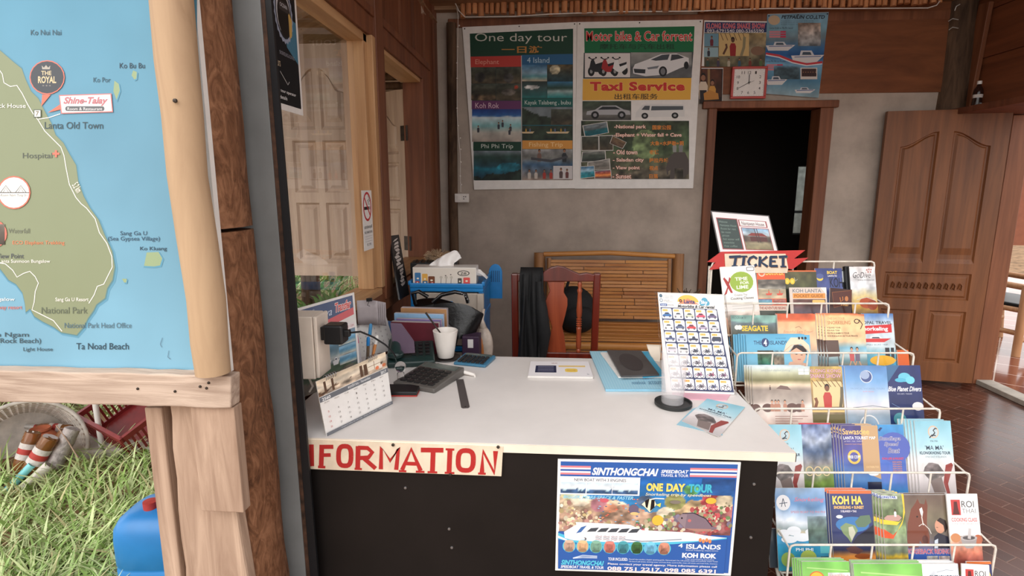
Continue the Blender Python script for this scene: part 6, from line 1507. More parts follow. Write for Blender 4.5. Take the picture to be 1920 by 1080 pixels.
for r_ in range(7):
    for k in range(5):
        A.d = d0_
        l0 = 78 + (112 - 78) * r_ / 7; l1 = 582 + (642 - 582) * r_ / 7; w_ = (l1 - l0) / 5; u = l0 + k * w_ + 5; v = 154 + r_ * 91.5; w = w_ - 10; h = 82
        A.rrect(u, v, u + w, v + h, 12, (242, 238, 244)); A.rect(u + 8, v + 7, u + w * .62, v + 25, (246, 196, 110)); A.text('1,%d00 B' % (2 + (r_ + k) % 4) if r_ < 4 else '%d00 B' % (2 + (k + r_) % 3), u + 12, v + 10, u + w * .56, v + 22, (214, 130, 70), .02)
        for j in range(3): A.line([(u + w * .7, v + 10 + j * 7), (u + w * .94, v + 10 + j * 7)], 2, (150, 150, 170))
        if i < 17: A.car(u + 4, v + 30, w - 8, 44, cols[i][0], kind=cols[i][1])
        else: A.bike(u + 8, v + 26, w - 16, 54, pc[(i - 17) % 18], push=(i == 34))
        i += 1
A.build('printed_face', t, 'print_gloss')
# two tour leaflets on the desk corner
def art_mama(A, tone=1.0):
    A.pic(0, 0, 100, 200, picture(16, 30, [(0, (140, 196, 214)), (.35, (176, 214, 226)), (.55, (228, 226, 226)), (.8, (214, 206, 206)), (1, (190, 184, 184))], 71, .04, .05))
    A.ell(50, 30, 15, 17, (214, 186, 160)); A.ell(50, 30, 12, 14, (186, 206, 214)); A.line([(46, 42), (54, 32), (50, 26), (56, 20), (60, 22)], 3.2, (50, 52, 60)); A.line([(38, 46), (46, 38), (56, 40)], 3, (50, 52, 60)); A.text('MA MA', 40, 52, 60, 57, (80, 90, 100))
    A.text("'MA MA'", 24, 66, 74, 78, (60, 70, 90), .005, 0); A.text('KLONGKHONG TOUR', 8, 82, 92, 90, (40, 64, 84), .03); A.text('ONE DAY 4 ISLANDS', 22, 94, 80, 99, (130, 150, 160))
    A.pic(14, 112, 70, 160, picture(14, 14, [(0, (150, 140, 140)), (.5, (96, 86, 86)), (1, (150, 140, 136))], 72, .2, .5)); A.poly([(14, 112), (30, 112), (18, 124), (14, 136)], (224, 222, 222)); A.poly([(70, 112), (70, 136), (56, 116), (40, 112)], (222, 220, 220)); A.poly([(70, 160), (70, 146), (50, 160)], (216, 210, 210)); A.poly([(14, 160), (14, 140), (30, 160)], (214, 208, 208))
    A.poly([(76, 118), (92, 112), (96, 118), (78, 168), (82, 196), (74, 198), (66, 164)], (150, 70, 66)); A.poly([(30, 160), (62, 150), (70, 190), (40, 194)], (130, 116, 112))
slab('tour_leaflet', 'pale blue tour leaflet lying lowest at the front corner of the desk', 'leaflet', (D_(1298, 768), D_(1334, 748) * .5 + D_(1340, 760) * .5, D_(1355, 818), D_(1268, 798)), .001, 'paper', lambda A: (A.rect(0, 0, 100, 200, (150, 196, 214)), A.text('WELCOME TO LANTA', 12, 150, 70, 160, (60, 90, 120), .02), A.rect(20, 20, 80, 110, (186, 206, 214))), (0, 0, 100, 200))
def art_m2(A): art_mama(A)
slab('tour_leaflet', 'boat tour leaflet lying face up on top at the desk corner below the price board', 'leaflet', (D_(1326, 748, ZD + .003), D_(1397, 764, ZD + .003), D_(1348, 820, ZD + .003), D_(1278, 790, ZD + .003)), .001, 'paper', art_mama, (0, 0, 100, 200), z=ZD + .0022)
# ------------------------------------------------------------------ posters on the back wall
def wall_poster(name, label, cat, corners, off, pins=True, mat='print_matt'):
    q = [on_wall(x, y, off) for x, y in corners]; o = q[3]
    t = thing(name, label, cat, tuple(o)); n = (q[3] - q[0]).cross(q[1] - q[0]).normalized()
    b = MB(); b.add([tuple(p - o - n * k) for k in (.0015, 0) for p in q], [(0, 1, 2, 3), (7, 6, 5, 4), (0, 4, 5, 1), (1, 5, 6, 2), (2, 6, 7, 3), (3, 7, 4, 0)]); b.build('sheet', 'paper', t)
    if pins:
        for s_ in (.02, .5, .98):
            p = q[0] * (1 - s_) + q[1] * s_ - o + Vector((0, 0, -.012)); b = MB(); b.lathe([(.005, 0), (.004, .003), (0, .004)], 8, p + n * .0005, Matrix.Rotation(PI / 2, 3, 'X')); b.build('pin', 'dark_steel', t)
    return t, [p - o for p in q]
def P_(A, u0, v0, u1, v1, stops, seed, n=None, **k):
    nx = n or max(8, int((u1 - u0) / 4.5)); ny = max(6, int(nx * (v1 - v0) / (u1 - u0))); A.pic(u0, v0, u1, v1, picture(nx, ny, stops, seed, **k))
G = 'jungle'
JUN = [(0, (70, 76, 66)), (.5, (60, 58, 46)), (1, (84, 72, 56))]; LAG = [(0, (120, 130, 136)), (.45, (110, 120, 124)), (.55, (40, 110, 120)), (1, (20, 96, 110))]; SEA = [(0, (60, 110, 150)), (.4, (170, 196, 210)), (.55, (60, 140, 160)), (1, (40, 150, 160))]
# 1: one day tour (coordinates of a close view 1461 x 1080 of both posters; 3.176 px per frame px)
def cz(u, v): return (860 + u / 3.176, 30 + v / 3.176)
t, q = wall_poster('wall_poster', 'large One day tour poster on the back wall, left of the pair', 'poster', (cz(22, 66), cz(704, 36), cz(692, 1026), cz(92, 1034)), .004)
A = Art(quadfn(*[onY(*cz(u, v), YB - .0185) - on_wall(*cz(92, 1034), .004) for u, v in ((0, 0), (1461, 0), (1461, 1080), (0, 1080))], 0, 0, 1461, 1080, .0003), .0002)
A.poly([(68, 100), (692, 72), (690, 970), (98, 974)], (36, 60, 60)); A.poly([(68, 100), (692, 72), (692, 214), (72, 230)], (20, 62, 44))
A.text('One day tour', 100, 98, 656, 158, (206, 206, 196), -.004); A.text('一日游', 262, 170, 506, 212, (190, 130, 60), .02)
A.poly([(72, 232), (380, 226), (380, 290), (74, 294)], (190, 62, 54)); A.text('Elephant', 102, 248, 246, 284, (226, 160, 140)); A.poly([(384, 222), (690, 216), (690, 276), (386, 280)], (40, 96, 140)); A.text('4 Island', 416, 236, 550, 268, (186, 214, 230))
def quad4(u0, v0, u1, v1, specs):
    mu, mv = (u0 + u1) / 2, (v0 + v1) / 2
    for k, (st, kw) in enumerate(specs): P_(A, (u0, mu)[k % 2] + 1, (v0, mv)[k // 2] + 1, (mu, u1)[k % 2] - 1, (mv, v1)[k // 2] - 1, st, 80 + k + int(u0), n=26, **kw)
quad4(76, 292, 380, 488, [(JUN, dict(fine=.5, blobs=[((50, 48, 46), .35, .6, .22, .3)])), (JUN, dict(fine=.5, blobs=[((56, 54, 52), .5, .65, .2, .3)])), (JUN, dict(fine=.5, hills=[((90, 74, 56), .3, .3, .2)])), (JUN, dict(fine=.5, blobs=[((84, 78, 72), .5, .5, .3, .2), ((150, 60, 40), .8, .2, .08, .1)]))])
quad4(384, 278, 690, 474, [([(0, (70, 120, 160)), (.5, (140, 170, 190)), (.7, (90, 150, 160)), (1, (196, 176, 150))], {}), ([(0, (96, 80, 50)), (.5, (60, 66, 60)), (1, (30, 60, 70))], dict(fine=.4, blobs=[((200, 190, 160), .3, .3, .2, .3)])), ([(0, (50, 60, 60)), (.5, (60, 90, 90)), (1, (40, 110, 110))], dict(blobs=[((200, 200, 200), .4, .35, .3, .12)])), ([(0, (60, 120, 160)), (.4, (40, 70, 60)), (.6, (160, 180, 180)), (1, (40, 140, 140))], {})])
A.rect(80, 490, 380, 540, (104, 54, 100)); A.text('Koh Rok', 102, 502, 246, 534, (220, 190, 206)); A.rect(386, 476, 690, 526, (22, 92, 86)); A.text('Kayak Talabeng , bubu', 402, 488, 678, 520, (206, 220, 216), 0)
P_(A, 82, 540, 380, 736, [(0, (30, 60, 130)), (.22, (50, 100, 160)), (.25, (200, 210, 214)), (.5, (130, 186, 190)), (.7, (190, 186, 176)), (1, (170, 156, 146))], 91, n=44)
for u, v in ((120, 680), (244, 660), (268, 648), (316, 672), (310, 694)): A.person(u, v, 44, (60, 60, 70)); 
P_(A, 388, 528, 688, 722, LAG, 92, n=44, hills=[((44, 56, 44), .95, .45, .2)]); P_(A, 560, 540, 688, 640, JUN, 93, fine=.4); A.rect(388, 634, 688, 640, (30, 90, 100))
for u in (410, 560, 620): A.poly([(u - 30, 676), (u + 50, 674), (u + 40, 686), (u - 20, 686)], (214, 190, 150)); A.person(u, 676, 26, (190, 150, 60)); A.person(u + 24, 676, 26, (90, 110, 150))
A.rect(90, 738, 380, 790, (20, 60, 44)); A.text('Phi Phi Trip', 138, 750, 332, 784, (206, 216, 206)); A.rect(388, 728, 688, 780, (214, 150, 70)); A.text('Fishing Trip', 428, 740, 630, 774, (240, 206, 150))
P_(A, 92, 792, 380, 972, [(0, (120, 130, 140)), (.2, (40, 66, 60)), (.5, (36, 70, 80)), (.6, (30, 110, 130)), (1, (30, 60, 80))], 94, n=44, fine=.35, hills=[((34, 46, 40), .1, .4, .3)], blobs=[((36, 120, 140), .75, .55, .25, .16)])
P_(A, 388, 782, 688, 972, [(0, (150, 150, 150)), (.3, (120, 120, 116)), (.5, (60, 90, 120)), (1, (150, 130, 116))], 95, n=44, fine=.45)
A.person(490, 856, 76, (120, 90, 80)); A.person(640, 860, 84, (40, 44, 50)); A.poly([(440, 830), (560, 846), (660, 820), (660, 834), (560, 862), (440, 846)], (70, 70, 76))
for u in (430, 470, 520, 560): A.person(u, 964, 60, ((170, 60, 50), (70, 90, 130), (200, 190, 180), (160, 60, 50))[u % 4])
A.rect(574, 884, 688, 966, (206, 200, 200)); A.person(620, 960, 66, (90, 70, 70)); A.person(656, 960, 60, (110, 60, 60))
for u in (380,): A.line([(u + 2, 226), (u + 4, 972)], 4, (206, 200, 196))
A.build('printed_face', t)
# 2: motorbike and car poster
t, q = wall_poster('wall_poster', 'large motor bike, car rental and taxi poster on the back wall, right of the pair', 'poster', (cz(706, 36), cz(1455, 22), cz(1396, 1026), cz(692, 1028)), .002)
A = Art(quadfn(*[onY(*cz(u, v), YB - .0165) - on_wall(*cz(692, 1028), .002) for u, v in ((0, 0), (1461, 0), (1461, 1080), (0, 1080))], 0, 0, 1461, 1080, .0003), .0002)
A.poly([(758, 70), (1406, 58), (1400, 206), (760, 210)], (22, 110, 66)); A.text('Motor bike & Car forrent', 770, 86, 1392, 142, (206, 60, 56), .012, 0, (246, 220, 210), .028); A.text('摩托车与汽车出租', 850, 158, 1290, 190, (26, 66, 44), .015)
A.poly([(756, 210), (1400, 204), (1388, 356), (752, 360)], (70, 74, 76)); A.rect(762, 212, 1030, 352, (226, 220, 218))
for u, c in ((784, (36, 36, 40)), (856, (170, 40, 44)), (924, (236, 236, 236))):
    A.ell(u + 16, 318, 20, 28, (26, 26, 28)); A.ell(u + 74, 312, 18, 26, (26, 26, 28)); A.ell(u + 16, 318, 8, 12, (150, 150, 150)); A.poly([(u + 4, 300), (u + 14, 254), (u + 30, 246), (u + 44, 280), (u + 84, 270), (u + 88, 296), (u + 56, 322), (u + 30, 320)], c); A.poly([(u + 40, 276), (u + 86, 262), (u + 84, 276), (u + 46, 290)], (30, 30, 34)); A.line([(u + 6, 240), (u + 20, 248), (u + 40, 244)], 6, (30, 30, 34)); A.ell(u + 4, 238, 6, 5, (30, 30, 34)); A.ell(u + 44, 238, 6, 5, (30, 30, 34))
P_(A, 1034, 208, 1390, 352, [(0, (150, 150, 146)), (.5, (130, 132, 132)), (.6, (84, 86, 88)), (1, (110, 112, 114))], 101, n=40)
A.poly([(1046, 300), (1058, 276), (1130, 250), (1210, 218), (1300, 214), (1372, 240), (1374, 280), (1320, 300), (1240, 336), (1120, 346), (1048, 330)], (226, 226, 228)); A.poly([(1150, 250), (1216, 222), (1262, 218), (1250, 250), (1180, 256)], (70, 76, 84)); A.poly([(1272, 220), (1310, 220), (1346, 238), (1266, 256)], (60, 64, 70)); A.ell(1222, 318, 24, 30, (30, 30, 34)); A.ell(1222, 318, 14, 20, (120, 120, 124)); A.ell(1358, 282, 14, 22, (30, 30, 34)); A.poly([(1050, 302), (1120, 306), (1118, 330), (1056, 326)], (50, 54, 58)); A.poly([(1128, 296), (1200, 284), (1190, 300), (1136, 306)], (120, 126, 134))
A.poly([(750, 362), (1388, 356), (1382, 484), (748, 488)], (234, 178, 70)); A.text('Taxi Service', 792, 378, 1350, 432, (206, 56, 46), .05, 0, (250, 210, 130), .02, space=1.1); A.text('出租车服务', 938, 448, 1192, 482, (50, 40, 36), .01)
P_(A, 748, 492, 1036, 606, [(0, (70, 84, 66)), (.4, (60, 66, 56)), (.6, (120, 116, 110)), (1, (70, 68, 66))], 104, n=36, fine=.4); A.car(770, 516, 262, 74, (176, 176, 180), (40, 44, 48), 0)
A.poly([(1060, 590), (1064, 560), (1100, 516), (1130, 508), (1340, 512), (1348, 530), (1348, 584)], (222, 220, 218)); A.poly([(1096, 544), (1116, 520), (1146, 520), (1142, 546)], (80, 84, 90)); A.poly([(1156, 522), (1340, 522), (1340, 544), (1152, 548)], (86, 92, 98)); A.ell(1116, 580, 20, 18, (34, 34, 36)); A.ell(1292, 578, 20, 18, (34, 34, 36)); A.ell(1116, 580, 9, 8, (160, 160, 160)); A.ell(1292, 578, 9, 8, (160, 160, 160))
P_(A, 740, 610, 1374, 966, [(0, (60, 70, 50)), (.4, (76, 96, 66)), (.7, (96, 100, 76)), (1, (70, 66, 54))], 105, n=90, fine=.55, amp=.3, warp=.3, hills=[((96, 88, 74), .05, .3, .2)], blobs=[((120, 140, 96), .6, .4, .12, .25)])
A.poly([(1250, 920), (1250, 840), (1290, 800), (1350, 800), (1372, 850), (1372, 930), (1340, 960), (1340, 900), (1290, 900), (1290, 960), (1262, 964), (1266, 910)], (84, 76, 72)); A.poly([(1250, 850), (1240, 900), (1246, 940), (1254, 936), (1252, 900), (1268, 860)], (84, 76, 72)); A.person(1290, 800, 70, (150, 150, 146)); A.person(1326, 800, 74, (130, 130, 130))
for (c4, st, sd) in ((((752, 640), (890, 618), (900, 680), (766, 706)), LAG, 1), (((744, 706), (842, 704), (842, 786), (746, 788)), JUN, 2), (((848, 702), (928, 700), (928, 786), (850, 788)), JUN, 3), (((928, 702), (1006, 740), (984, 776), (912, 746)), [(0, (120, 96, 70)), (1, (90, 70, 56))], 4), (((750, 800), (880, 792), (884, 852), (744, 858)), [(0, (130, 130, 126)), (.5, (70, 80, 70)), (1, (50, 56, 54))], 5), (((782, 864), (906, 842), (910, 904), (780, 908)), [(0, (150, 146, 140)), (1, (110, 104, 96))], 6), (((738, 890), (816, 886), (820, 950), (738, 960)), SEA, 7), (((824, 918), (914, 910), (918, 960), (822, 962)), [(0, (120, 80, 110)), (.4, (226, 110, 70)), (.6, (240, 150, 80)), (1, (90, 50, 60))], 8)):
    cu = sum(p[0] for p in c4) / 4; cv = sum(p[1] for p in c4) / 4; A.poly([(cu + (u - cu) * 1.07, cv + (v - cv) * 1.1) for u, v in c4], (214, 210, 204)); A.lift(); A.pic(0, 0, 1, 1, picture(14, 10, st, 110 + sd, fine=.35), quad=c4)
WH, OR = (246, 222, 208), (226, 140, 60)
for s_, u0, u1, v in (('-National park', 936, 1122, 634), ('-Elephant + Water fall + Cave', 934, 1330, 684), ('- Old town', 930, 1072, 786), ('- Saladan city', 928, 1110, 836), ('- View point', 928, 1086, 884), ('- Sunset', 926, 1036, 934)): A.text(s_, u0, v, u1, v + 28, WH, .02, 0, (196, 90, 60), .03)
for s_, u0, u1, v in (('国家公园', 1160, 1268, 636), ('大象+水萨勒+洞', 1148, 1342, 732), ('老镇', 1142, 1198, 786), ('萨拉丹城', 1142, 1252, 836), ('视点', 1142, 1194, 884), ('日落', 1142, 1194, 934)): A.text(s_, u0, v, u1, v + 28, OR, .02)
A.build('printed_face', t)
# 3: snake show (coordinates of a close view: frame px = 1300 + u / 3.097, v / 3.097)
def cy(u, v): return (1300 + u / 3.097, v / 3.097)
def yposter(label, cor, off, pins=False):
    t, q = wall_poster('wall_poster', label, 'poster', [cy(*c) for c in cor], off, pins)
    A = Art(quadfn(*[onY(*cy(u, v), YB - .0145 - off) - on_wall(*cy(*cor[3]), off) for u, v in ((0, 0), (800, 0), (800, 650), (0, 650))], 0, 0, 800, 650, .0003), .0002)
    return t, A
t, A = yposter('snake show poster with a dark haired man in the middle, over the wall clock', ((64, 118), (432, 124), (418, 384), (48, 384)), .004)
A.poly([(68, 124), (430, 128), (428, 184), (66, 184)], (40, 50, 96)); A.text('KLONG KONG SNAKE SHOW', 76, 132, 420, 162, (206, 50, 56), .015, 0, (236, 206, 214), .025, space=1.1); A.text('093-6791540 080-5365590', 80, 166, 412, 184, (220, 220, 220), .01)
P_(A, 64, 186, 428, 382, [(0, (150, 130, 90)), (.4, (120, 110, 90)), (1, (96, 92, 70))], 121, n=60, fine=.5)
A.rect(64, 190, 148, 264, (110, 150, 170)); A.person(108, 262, 60, (110, 40, 50)); A.rect(62, 270, 146, 326, (150, 180, 190)); A.person(90, 322, 50, (50, 50, 60)); A.rect(150, 190, 326, 320, (206, 176, 120))
for k in range(6): A.line([(160 + k * 26, 190), (176 + k * 26, 230)], 4, (110, 86, 60))
A.person(232, 320, 112, (150, 36, 40), (90, 56, 42), (24, 18, 16)); A.line([(176, 310), (196, 270), (192, 250)], 12, (90, 56, 42)); A.line([(280, 320), (296, 270), (300, 210)], 16, (140, 130, 100)); A.ell(376, 290, 40, 26, (130, 100, 80))
for k in range(6): A.person(84 + k * 62, 382, 52, ((60, 80, 70), (70, 60, 80), (180, 170, 150), (60, 90, 110), (120, 60, 50), (90, 110, 70))[k])
A.build('printed_face', t)
t, A = yposter('blue boat company poster with three white ferries, right of the clock', ((432, 82), (786, 70), (728, 566), (410, 540)), .006, True)
A.pic(0, 0, 0, 0, picture(50, 70, [(0, (120, 156, 180)), (.18, (126, 170, 190)), (.3, (110, 130, 140)), (.42, (60, 110, 160)), (.5, (40, 90, 150)), (.62, (120, 170, 200)), (.8, (80, 130, 160)), (1, (150, 176, 186))], 131, .08, .12, .05), quad=((432, 82), (786, 70), (728, 566), (410, 540)))
A.ell(472, 114, 34, 28, (196, 170, 140)); A.text('PETPAILIN CO.,LTD', 514, 86, 764, 110, (30, 36, 46), .03, .25)
for v in (116, 126, 136): A.text('Petpailin Andaman Sea Tour Krabi Phi Phi', 512, v, 700, v + 6, (70, 80, 90))
A.text('Lanta Krabi to Phi Phi Island', 446, 154, 580, 164, (40, 44, 50), 0, .2); A.text('Lanta Phi Phi to Phuket', 424, 346, 538, 356, (40, 44, 50), 0, .2)
for v in (180, 194, 208): A.rect(444, v - 4, 506, v + 6, (206, 130, 140)); A.rect(508, v - 4, 540, v + 6, (196, 60, 90))
for v in (372, 384, 398): A.rect(428, v - 4, 490, v + 6, (206, 130, 140)); A.rect(490, v - 4, 522, v + 6, (196, 60, 90))
P_(A, 610, 130, 740, 262, [(0, (150, 130, 116)), (.5, (176, 170, 166)), (1, (110, 116, 120))], 132, fine=.5); P_(A, 470, 376, 620, 456, [(0, (100, 140, 166)), (.3, (70, 90, 100)), (1, (60, 80, 90))], 133, fine=.4)
for u, v, w_, h_ in ((424, 232, 170, 60), (570, 280, 190, 84), (424, 432, 124, 60), (590, 500, 120, 40)): A.boat(u, v, w_, h_, (216, 214, 214), (200, 204, 210)); A.line([(u + w_ * .1, v + h_ * .55), (u + w_ * .9, v + h_ * .5)], 4, (60, 90, 150))
A.line([(424, 306), (500, 318), (580, 350), (660, 368), (750, 356)], 12, (196, 60, 70)); A.line([(424, 314), (500, 328), (580, 360), (660, 376), (748, 366)], 6, (226, 226, 230))
A.rect(624, 388, 720, 456, (214, 206, 200)); A.rect(630, 394, 714, 440, (70, 50, 50))
for k in range(6): A.person(640 + k * 14, 440, 32, (60, 44, 44))
A.build('printed_face', t)
t, A = yposter('small framed picture print of two people in formal dress left of the clock', ((48, 394), (174, 394), (168, 600), (36, 600)), .003)
A.poly([(48, 394), (174, 394), (168, 600), (36, 600)], (40, 26, 22)); P_(A, 52, 398, 166, 560, [(0, (90, 50, 34)), (1, (60, 36, 26))], 141, n=20, fine=.3)
A.rect(84, 396, 98, 540, (150, 120, 80)); A.person(58, 574, 158, (214, 196, 176), legs=(40, 34, 40)); A.person(112, 574, 120, (206, 150, 70)); A.poly([(64, 580), (60, 540), (96, 520), (146, 540), (150, 574)], (190, 130, 60))
A.build('printed_face', t)
# ------------------------------------------------------------------ wire brochure rack with its brochures
TI = [(.590, 2.085, 1.150), (.600, 1.985, 1.014), (.632, 1.870, .868), (.660, 1.753, .718), (.690, 1.635, .561), (.700, 1.514, .401), (.72, 1.39, .24)]
RW = .595; SK = .041
def tpt(i, s_, dy=0, dz=0):
    x, y, z = TI[i]; return Vector((x + RW * s_ - dy * .07, y + SK * s_ + dy, z + dz))
rack = thing('brochure_rack', 'white wire brochure rack of stepped tiers standing at the right end of the desk', 'rack', (.9, 1.75, 0)); ro = Vector((.9, 1.75, 0))
def wire(pts, r=.0032): 
    return [tuple(p - ro) for p in pts], r
for i in range(7):
    b = MB(); H_ = .115 if i else .14; dp = .10
    A_, B_ = tpt(i, 0), tpt(i, 1); c = .014
    if i:
        ln = [tpt(i, 0, dz=-H_), tpt(i, 0, dz=-c), tpt(i, .006, dz=-.004), tpt(i, .022), tpt(i, .978), tpt(i, .994, dz=-.004), tpt(i, 1, dz=-c), tpt(i, 1, dz=-H_)]
    else: ln = [tpt(0, 0, dz=-.5), tpt(0, 0, dz=-c), tpt(0, .006, dz=-.004), tpt(0, .022), tpt(0, .978), tpt(0, .994, dz=-.004), tpt(0, 1, dz=-c), tpt(0, 1, dz=-.5)]
    b.tube([p - ro for p in ln], .0034, 8)
    for k in range(1, 5 if i else 4):
        s_ = k / (5 if i else 4); b.tube([tpt(i, s_) - ro, tpt(i, s_, dz=-H_) - ro], .003, 7)
    if i:
        for s_ in np.linspace(0, 1, 6): b.tube([tpt(i, s_, dz=-H_) - ro, tpt(i, s_, dy=dp, dz=-H_) - ro], .0028, 6)
        for f_ in (.0, .33, .66, 1.0): b.tube([tpt(i, 0, dy=dp * f_, dz=-H_) - ro, tpt(i, 1, dy=dp * f_, dz=-H_) - ro], .0028, 6)
        for s_ in (0, 1): b.tube([tpt(i, s_, dz=-.012) - ro, tpt(i, s_, dy=dp + .03, dz=.012) - ro], .0028, 6)
    b.build('wire_basket', 'white_wire', rack, 60)
for s_ in (0, 1):
    b = MB(); pts = [tpt(0, s_, dy=.02, dz=-.02)] + [tpt(i, s_, dy=.12, dz=-.06) for i in range(1, 7)]; pts.append(Vector((pts[-1].x, pts[-1].y, 0.0))); b.tube([p - ro for p in pts], .006, 8); b.tube([tuple(tpt(0, s_, dy=.03, dz=-.3) - ro), tuple(Vector((tpt(0, s_).x, tpt(0, s_).y + .06, 0)) - ro)], .006, 8); b.tube([(pts[-1] - ro), tuple(Vector((tpt(0, s_).x, tpt(0, s_).y + .06, 0.0)) - ro)], .006, 8); b.build('side_frame', 'white_wire', rack, 60)

LEAN = R(17)
def plane(i, dy): 
    p = tpt(i, .5, dy=dy, dz=-.112); return p, Vector((math.sin(R(4)) * 1.0, -math.cos(LEAN), math.sin(LEAN)))
def bro(i, px, dy, label, art, th=.004, copies=0, cdx=-.006, cdy=.004, group=None, ratio=None, roll=0.0, name='brochure', copylabel=None, edge='paper', round_=0, edgecol=None):
    """brochure standing in tier i; px = (left, right, top) in frame pixels at its front face; its foot rests on the tier"""
    p0, n = plane(i, dy); n = Vector((.07, -math.cos(LEAN), math.sin(LEAN))).normalized()
    x0, x1, yt = px
    tl, tr = onP(x0, yt, p0, n), onP(x1, yt + (2 if not roll else 0), p0, n)
    xv = Vector((1, .07, 0)).normalized(); upv = n.cross(xv).normalized()
    if upv.z < 0: upv = -upv
    c = (tl + tr) / 2; w = (tr - tl).length; zf = tpt(i, .5, dz=-.111).z
    h = (c.z - zf) / upv.z
    if ratio: h = min(h, w * ratio) if False else h
    base = c - upv * h
    t = thing(name, label, 'brochure', tuple(base)); M = Matrix((xv, -n, upv)).transposed().to_4x4(); M.translation = base
    if roll: M = Matrix.Translation(base + upv * h * .0) @ Matrix.Rotation(R(roll), 4, n) @ Matrix.Translation(-base) @ M
    t.matrix_world = M
    b = MB(); b.span((-w / 2, .0004, 0), (w / 2, th, h)); b.build('pages', edge, t)
    A = Art(lambda u, v, d: (-w / 2 + w * u / 100, -d, h - v * w / 100), .0002)
    VB = h / w * 100
    art(A, VB); A.build('printed_cover', t, 'print_gloss')
    for k in range(copies):
        cc = dup(t, label=copylabel or (label.split(' with ')[0] + ', further copies fanned behind the front one'), group=group or ('copies of ' + label.split(' with ')[0]))
        Mk = M.copy(); Mk.translation = M.translation + xv * cdx * (k + 1) + (-n) * (max(th, .0012) + .0016) * (k + 1) + upv * (.0015 * ((k * 7) % 3) + (.0015 if k else 0))
        cc.matrix_world = Mk
    return t
def bg(A, V, c): A.rect(0, 0, 100, V, c)
def pc(A, u0, v0, u1, v1, stops, seed, nx=20, **k): A.pic(u0, v0, u1, v1, picture(nx, max(5, int(nx * (v1 - v0) / max(u1 - u0, 1))), stops, seed, **k))
# ---- tier 1 (top), back row then front row
def a_time(A, V):
    bg(A, V, (240, 236, 232)); A.ell(58, 46, 34, 30, (150, 178, 60)); A.text('TIME', 40, 32, 76, 42, (240, 244, 226), .03); A.text('FOR', 54, 45, 80, 53, (240, 244, 226), .03); A.text('LIME', 42, 56, 76, 66, (240, 244, 226), .03)
    A.poly([(10, 30), (20, 44), (30, 76), (24, 76), (14, 54), (6, 34)], (170, 44, 40)); A.poly([(24, 30), (28, 34), (12, 78), (4, 82), (16, 58)], (170, 44, 40)); A.rrect(76, 4, 98, 16, 3, (70, 70, 70)); A.rrect(77.5, 5.5, 96.5, 14.5, 2, (236, 232, 228))
    A.text('Creative Thai', 34, 80, 70, 86, (110, 110, 106)); A.text('Cooking Classes', 22, 89, 88, 98, (60, 60, 58), .01)
    for v in (106, 114, 122): A.line([(24, v), (84, v)], .8, (180, 176, 172))
    pc(A, 0, 128, 100, V, [(0, (226, 214, 206)), (.4, (206, 186, 170)), (1, (120, 90, 70))], 201, 24, fine=.3)
    for u, h_, c in ((40, 34, (120, 60, 46)), (60, 40, (150, 70, 54)), (84, 52, (90, 60, 50))): A.person(u, V, h_, c, (206, 150, 120), (96, 56, 40))
bro(1, (1357, 1422, 499), .008, 'white cooking class leaflet with a green round logo, far left of the top tier', a_time, roll=3.5, copies=2, cdx=.003, copylabel='white cooking class leaflet, copy behind the leftmost one of the top tier')
def a_lex(A, V):
    bg(A, V, (226, 90, 44)); A.ell(18, 18, 12, 12, (240, 200, 180)); A.ell(18, 18, 8, 8, (226, 110, 60)); A.text('LANTA EXCURSION', 34, 10, 122, 24, (250, 206, 96), .05) if False else A.text('LANTA EX', 32, 10, 96, 24, (250, 206, 96), .04)
    pc(A, 2, 40, 100, 74, [(0, (110, 100, 92)), (.6, (90, 84, 76)), (1, (150, 146, 136))], 211, 24, fine=.5); pc(A, 2, 74, 100, 108, [(0, (170, 156, 130)), (1, (196, 176, 146))], 212, 20, fine=.2)
    for u in (40, 78): A.poly([(u - 12, 90), (u + 12, 88), (u + 8, 96), (u - 8, 96)], (210, 80, 60)); A.person(u, 90, 14, (210, 100, 70))
    pc(A, 2, 110, 50, 130, SEA, 213, 12); pc(A, 54, 110, 98, 130, [(0, (170, 120, 110)), (1, (150, 60, 50))], 214, 12, fine=.4); A.rect(0, 132, 100, 150, (226, 206, 190)); A.text('THE ADVENTURE BEGINS', 4, 136, 96, 146, (150, 60, 46), .02); pc(A, 0, 150, 100, V, JUN, 215, 16)
bro(1, (1418, 1471, 502), .018, 'orange excursion brochure on the top tier beside the cooking class leaflet', a_lex)
def a_olive(A, V):
    pc(A, 0, 0, 100, V, [(0, (84, 80, 50)), (.5, (66, 72, 44)), (1, (50, 54, 36))], 221, 24, fine=.4); A.rect(0, 0, 100, 4, (220, 110, 60))
    for u in (8, 24): A.ell(u, 34, 8, 10, (226, 190, 50)); A.rect(u - 4, 30, u + 4, 40, (236, 210, 90))
    A.rect(0, 58, 100, V, (44, 50, 46)); A.line([(30, 22), (34, 34), (40, 28)], 1.4, (200, 200, 180))
bro(1, (1470, 1530, 506), .026, 'dark olive brochure with two yellow marks in the middle of the top tier', a_olive)
def a_boat(A, V):
    pc(A, 0, 0, 100, V, [(0, (54, 64, 120)), (.4, (84, 96, 150)), (.6, (150, 160, 190)), (1, (60, 70, 120))], 225, 20); A.text('BOAT', 44, 10, 82, 22, (240, 206, 70), .03); A.text('LANTA TO', 46, 26, 80, 32, (240, 236, 240), .03); A.text('KOH', 52, 36, 100, 72, (24, 28, 50), .01); A.ell(16, 38, 12, 10, (230, 200, 80)); A.ell(16, 30, 14, 10, (84, 96, 150))
bro(1, (1528, 1578, 502), .030, 'blue boat trip brochure reading BOAT and KOH on the top tier', a_boat)
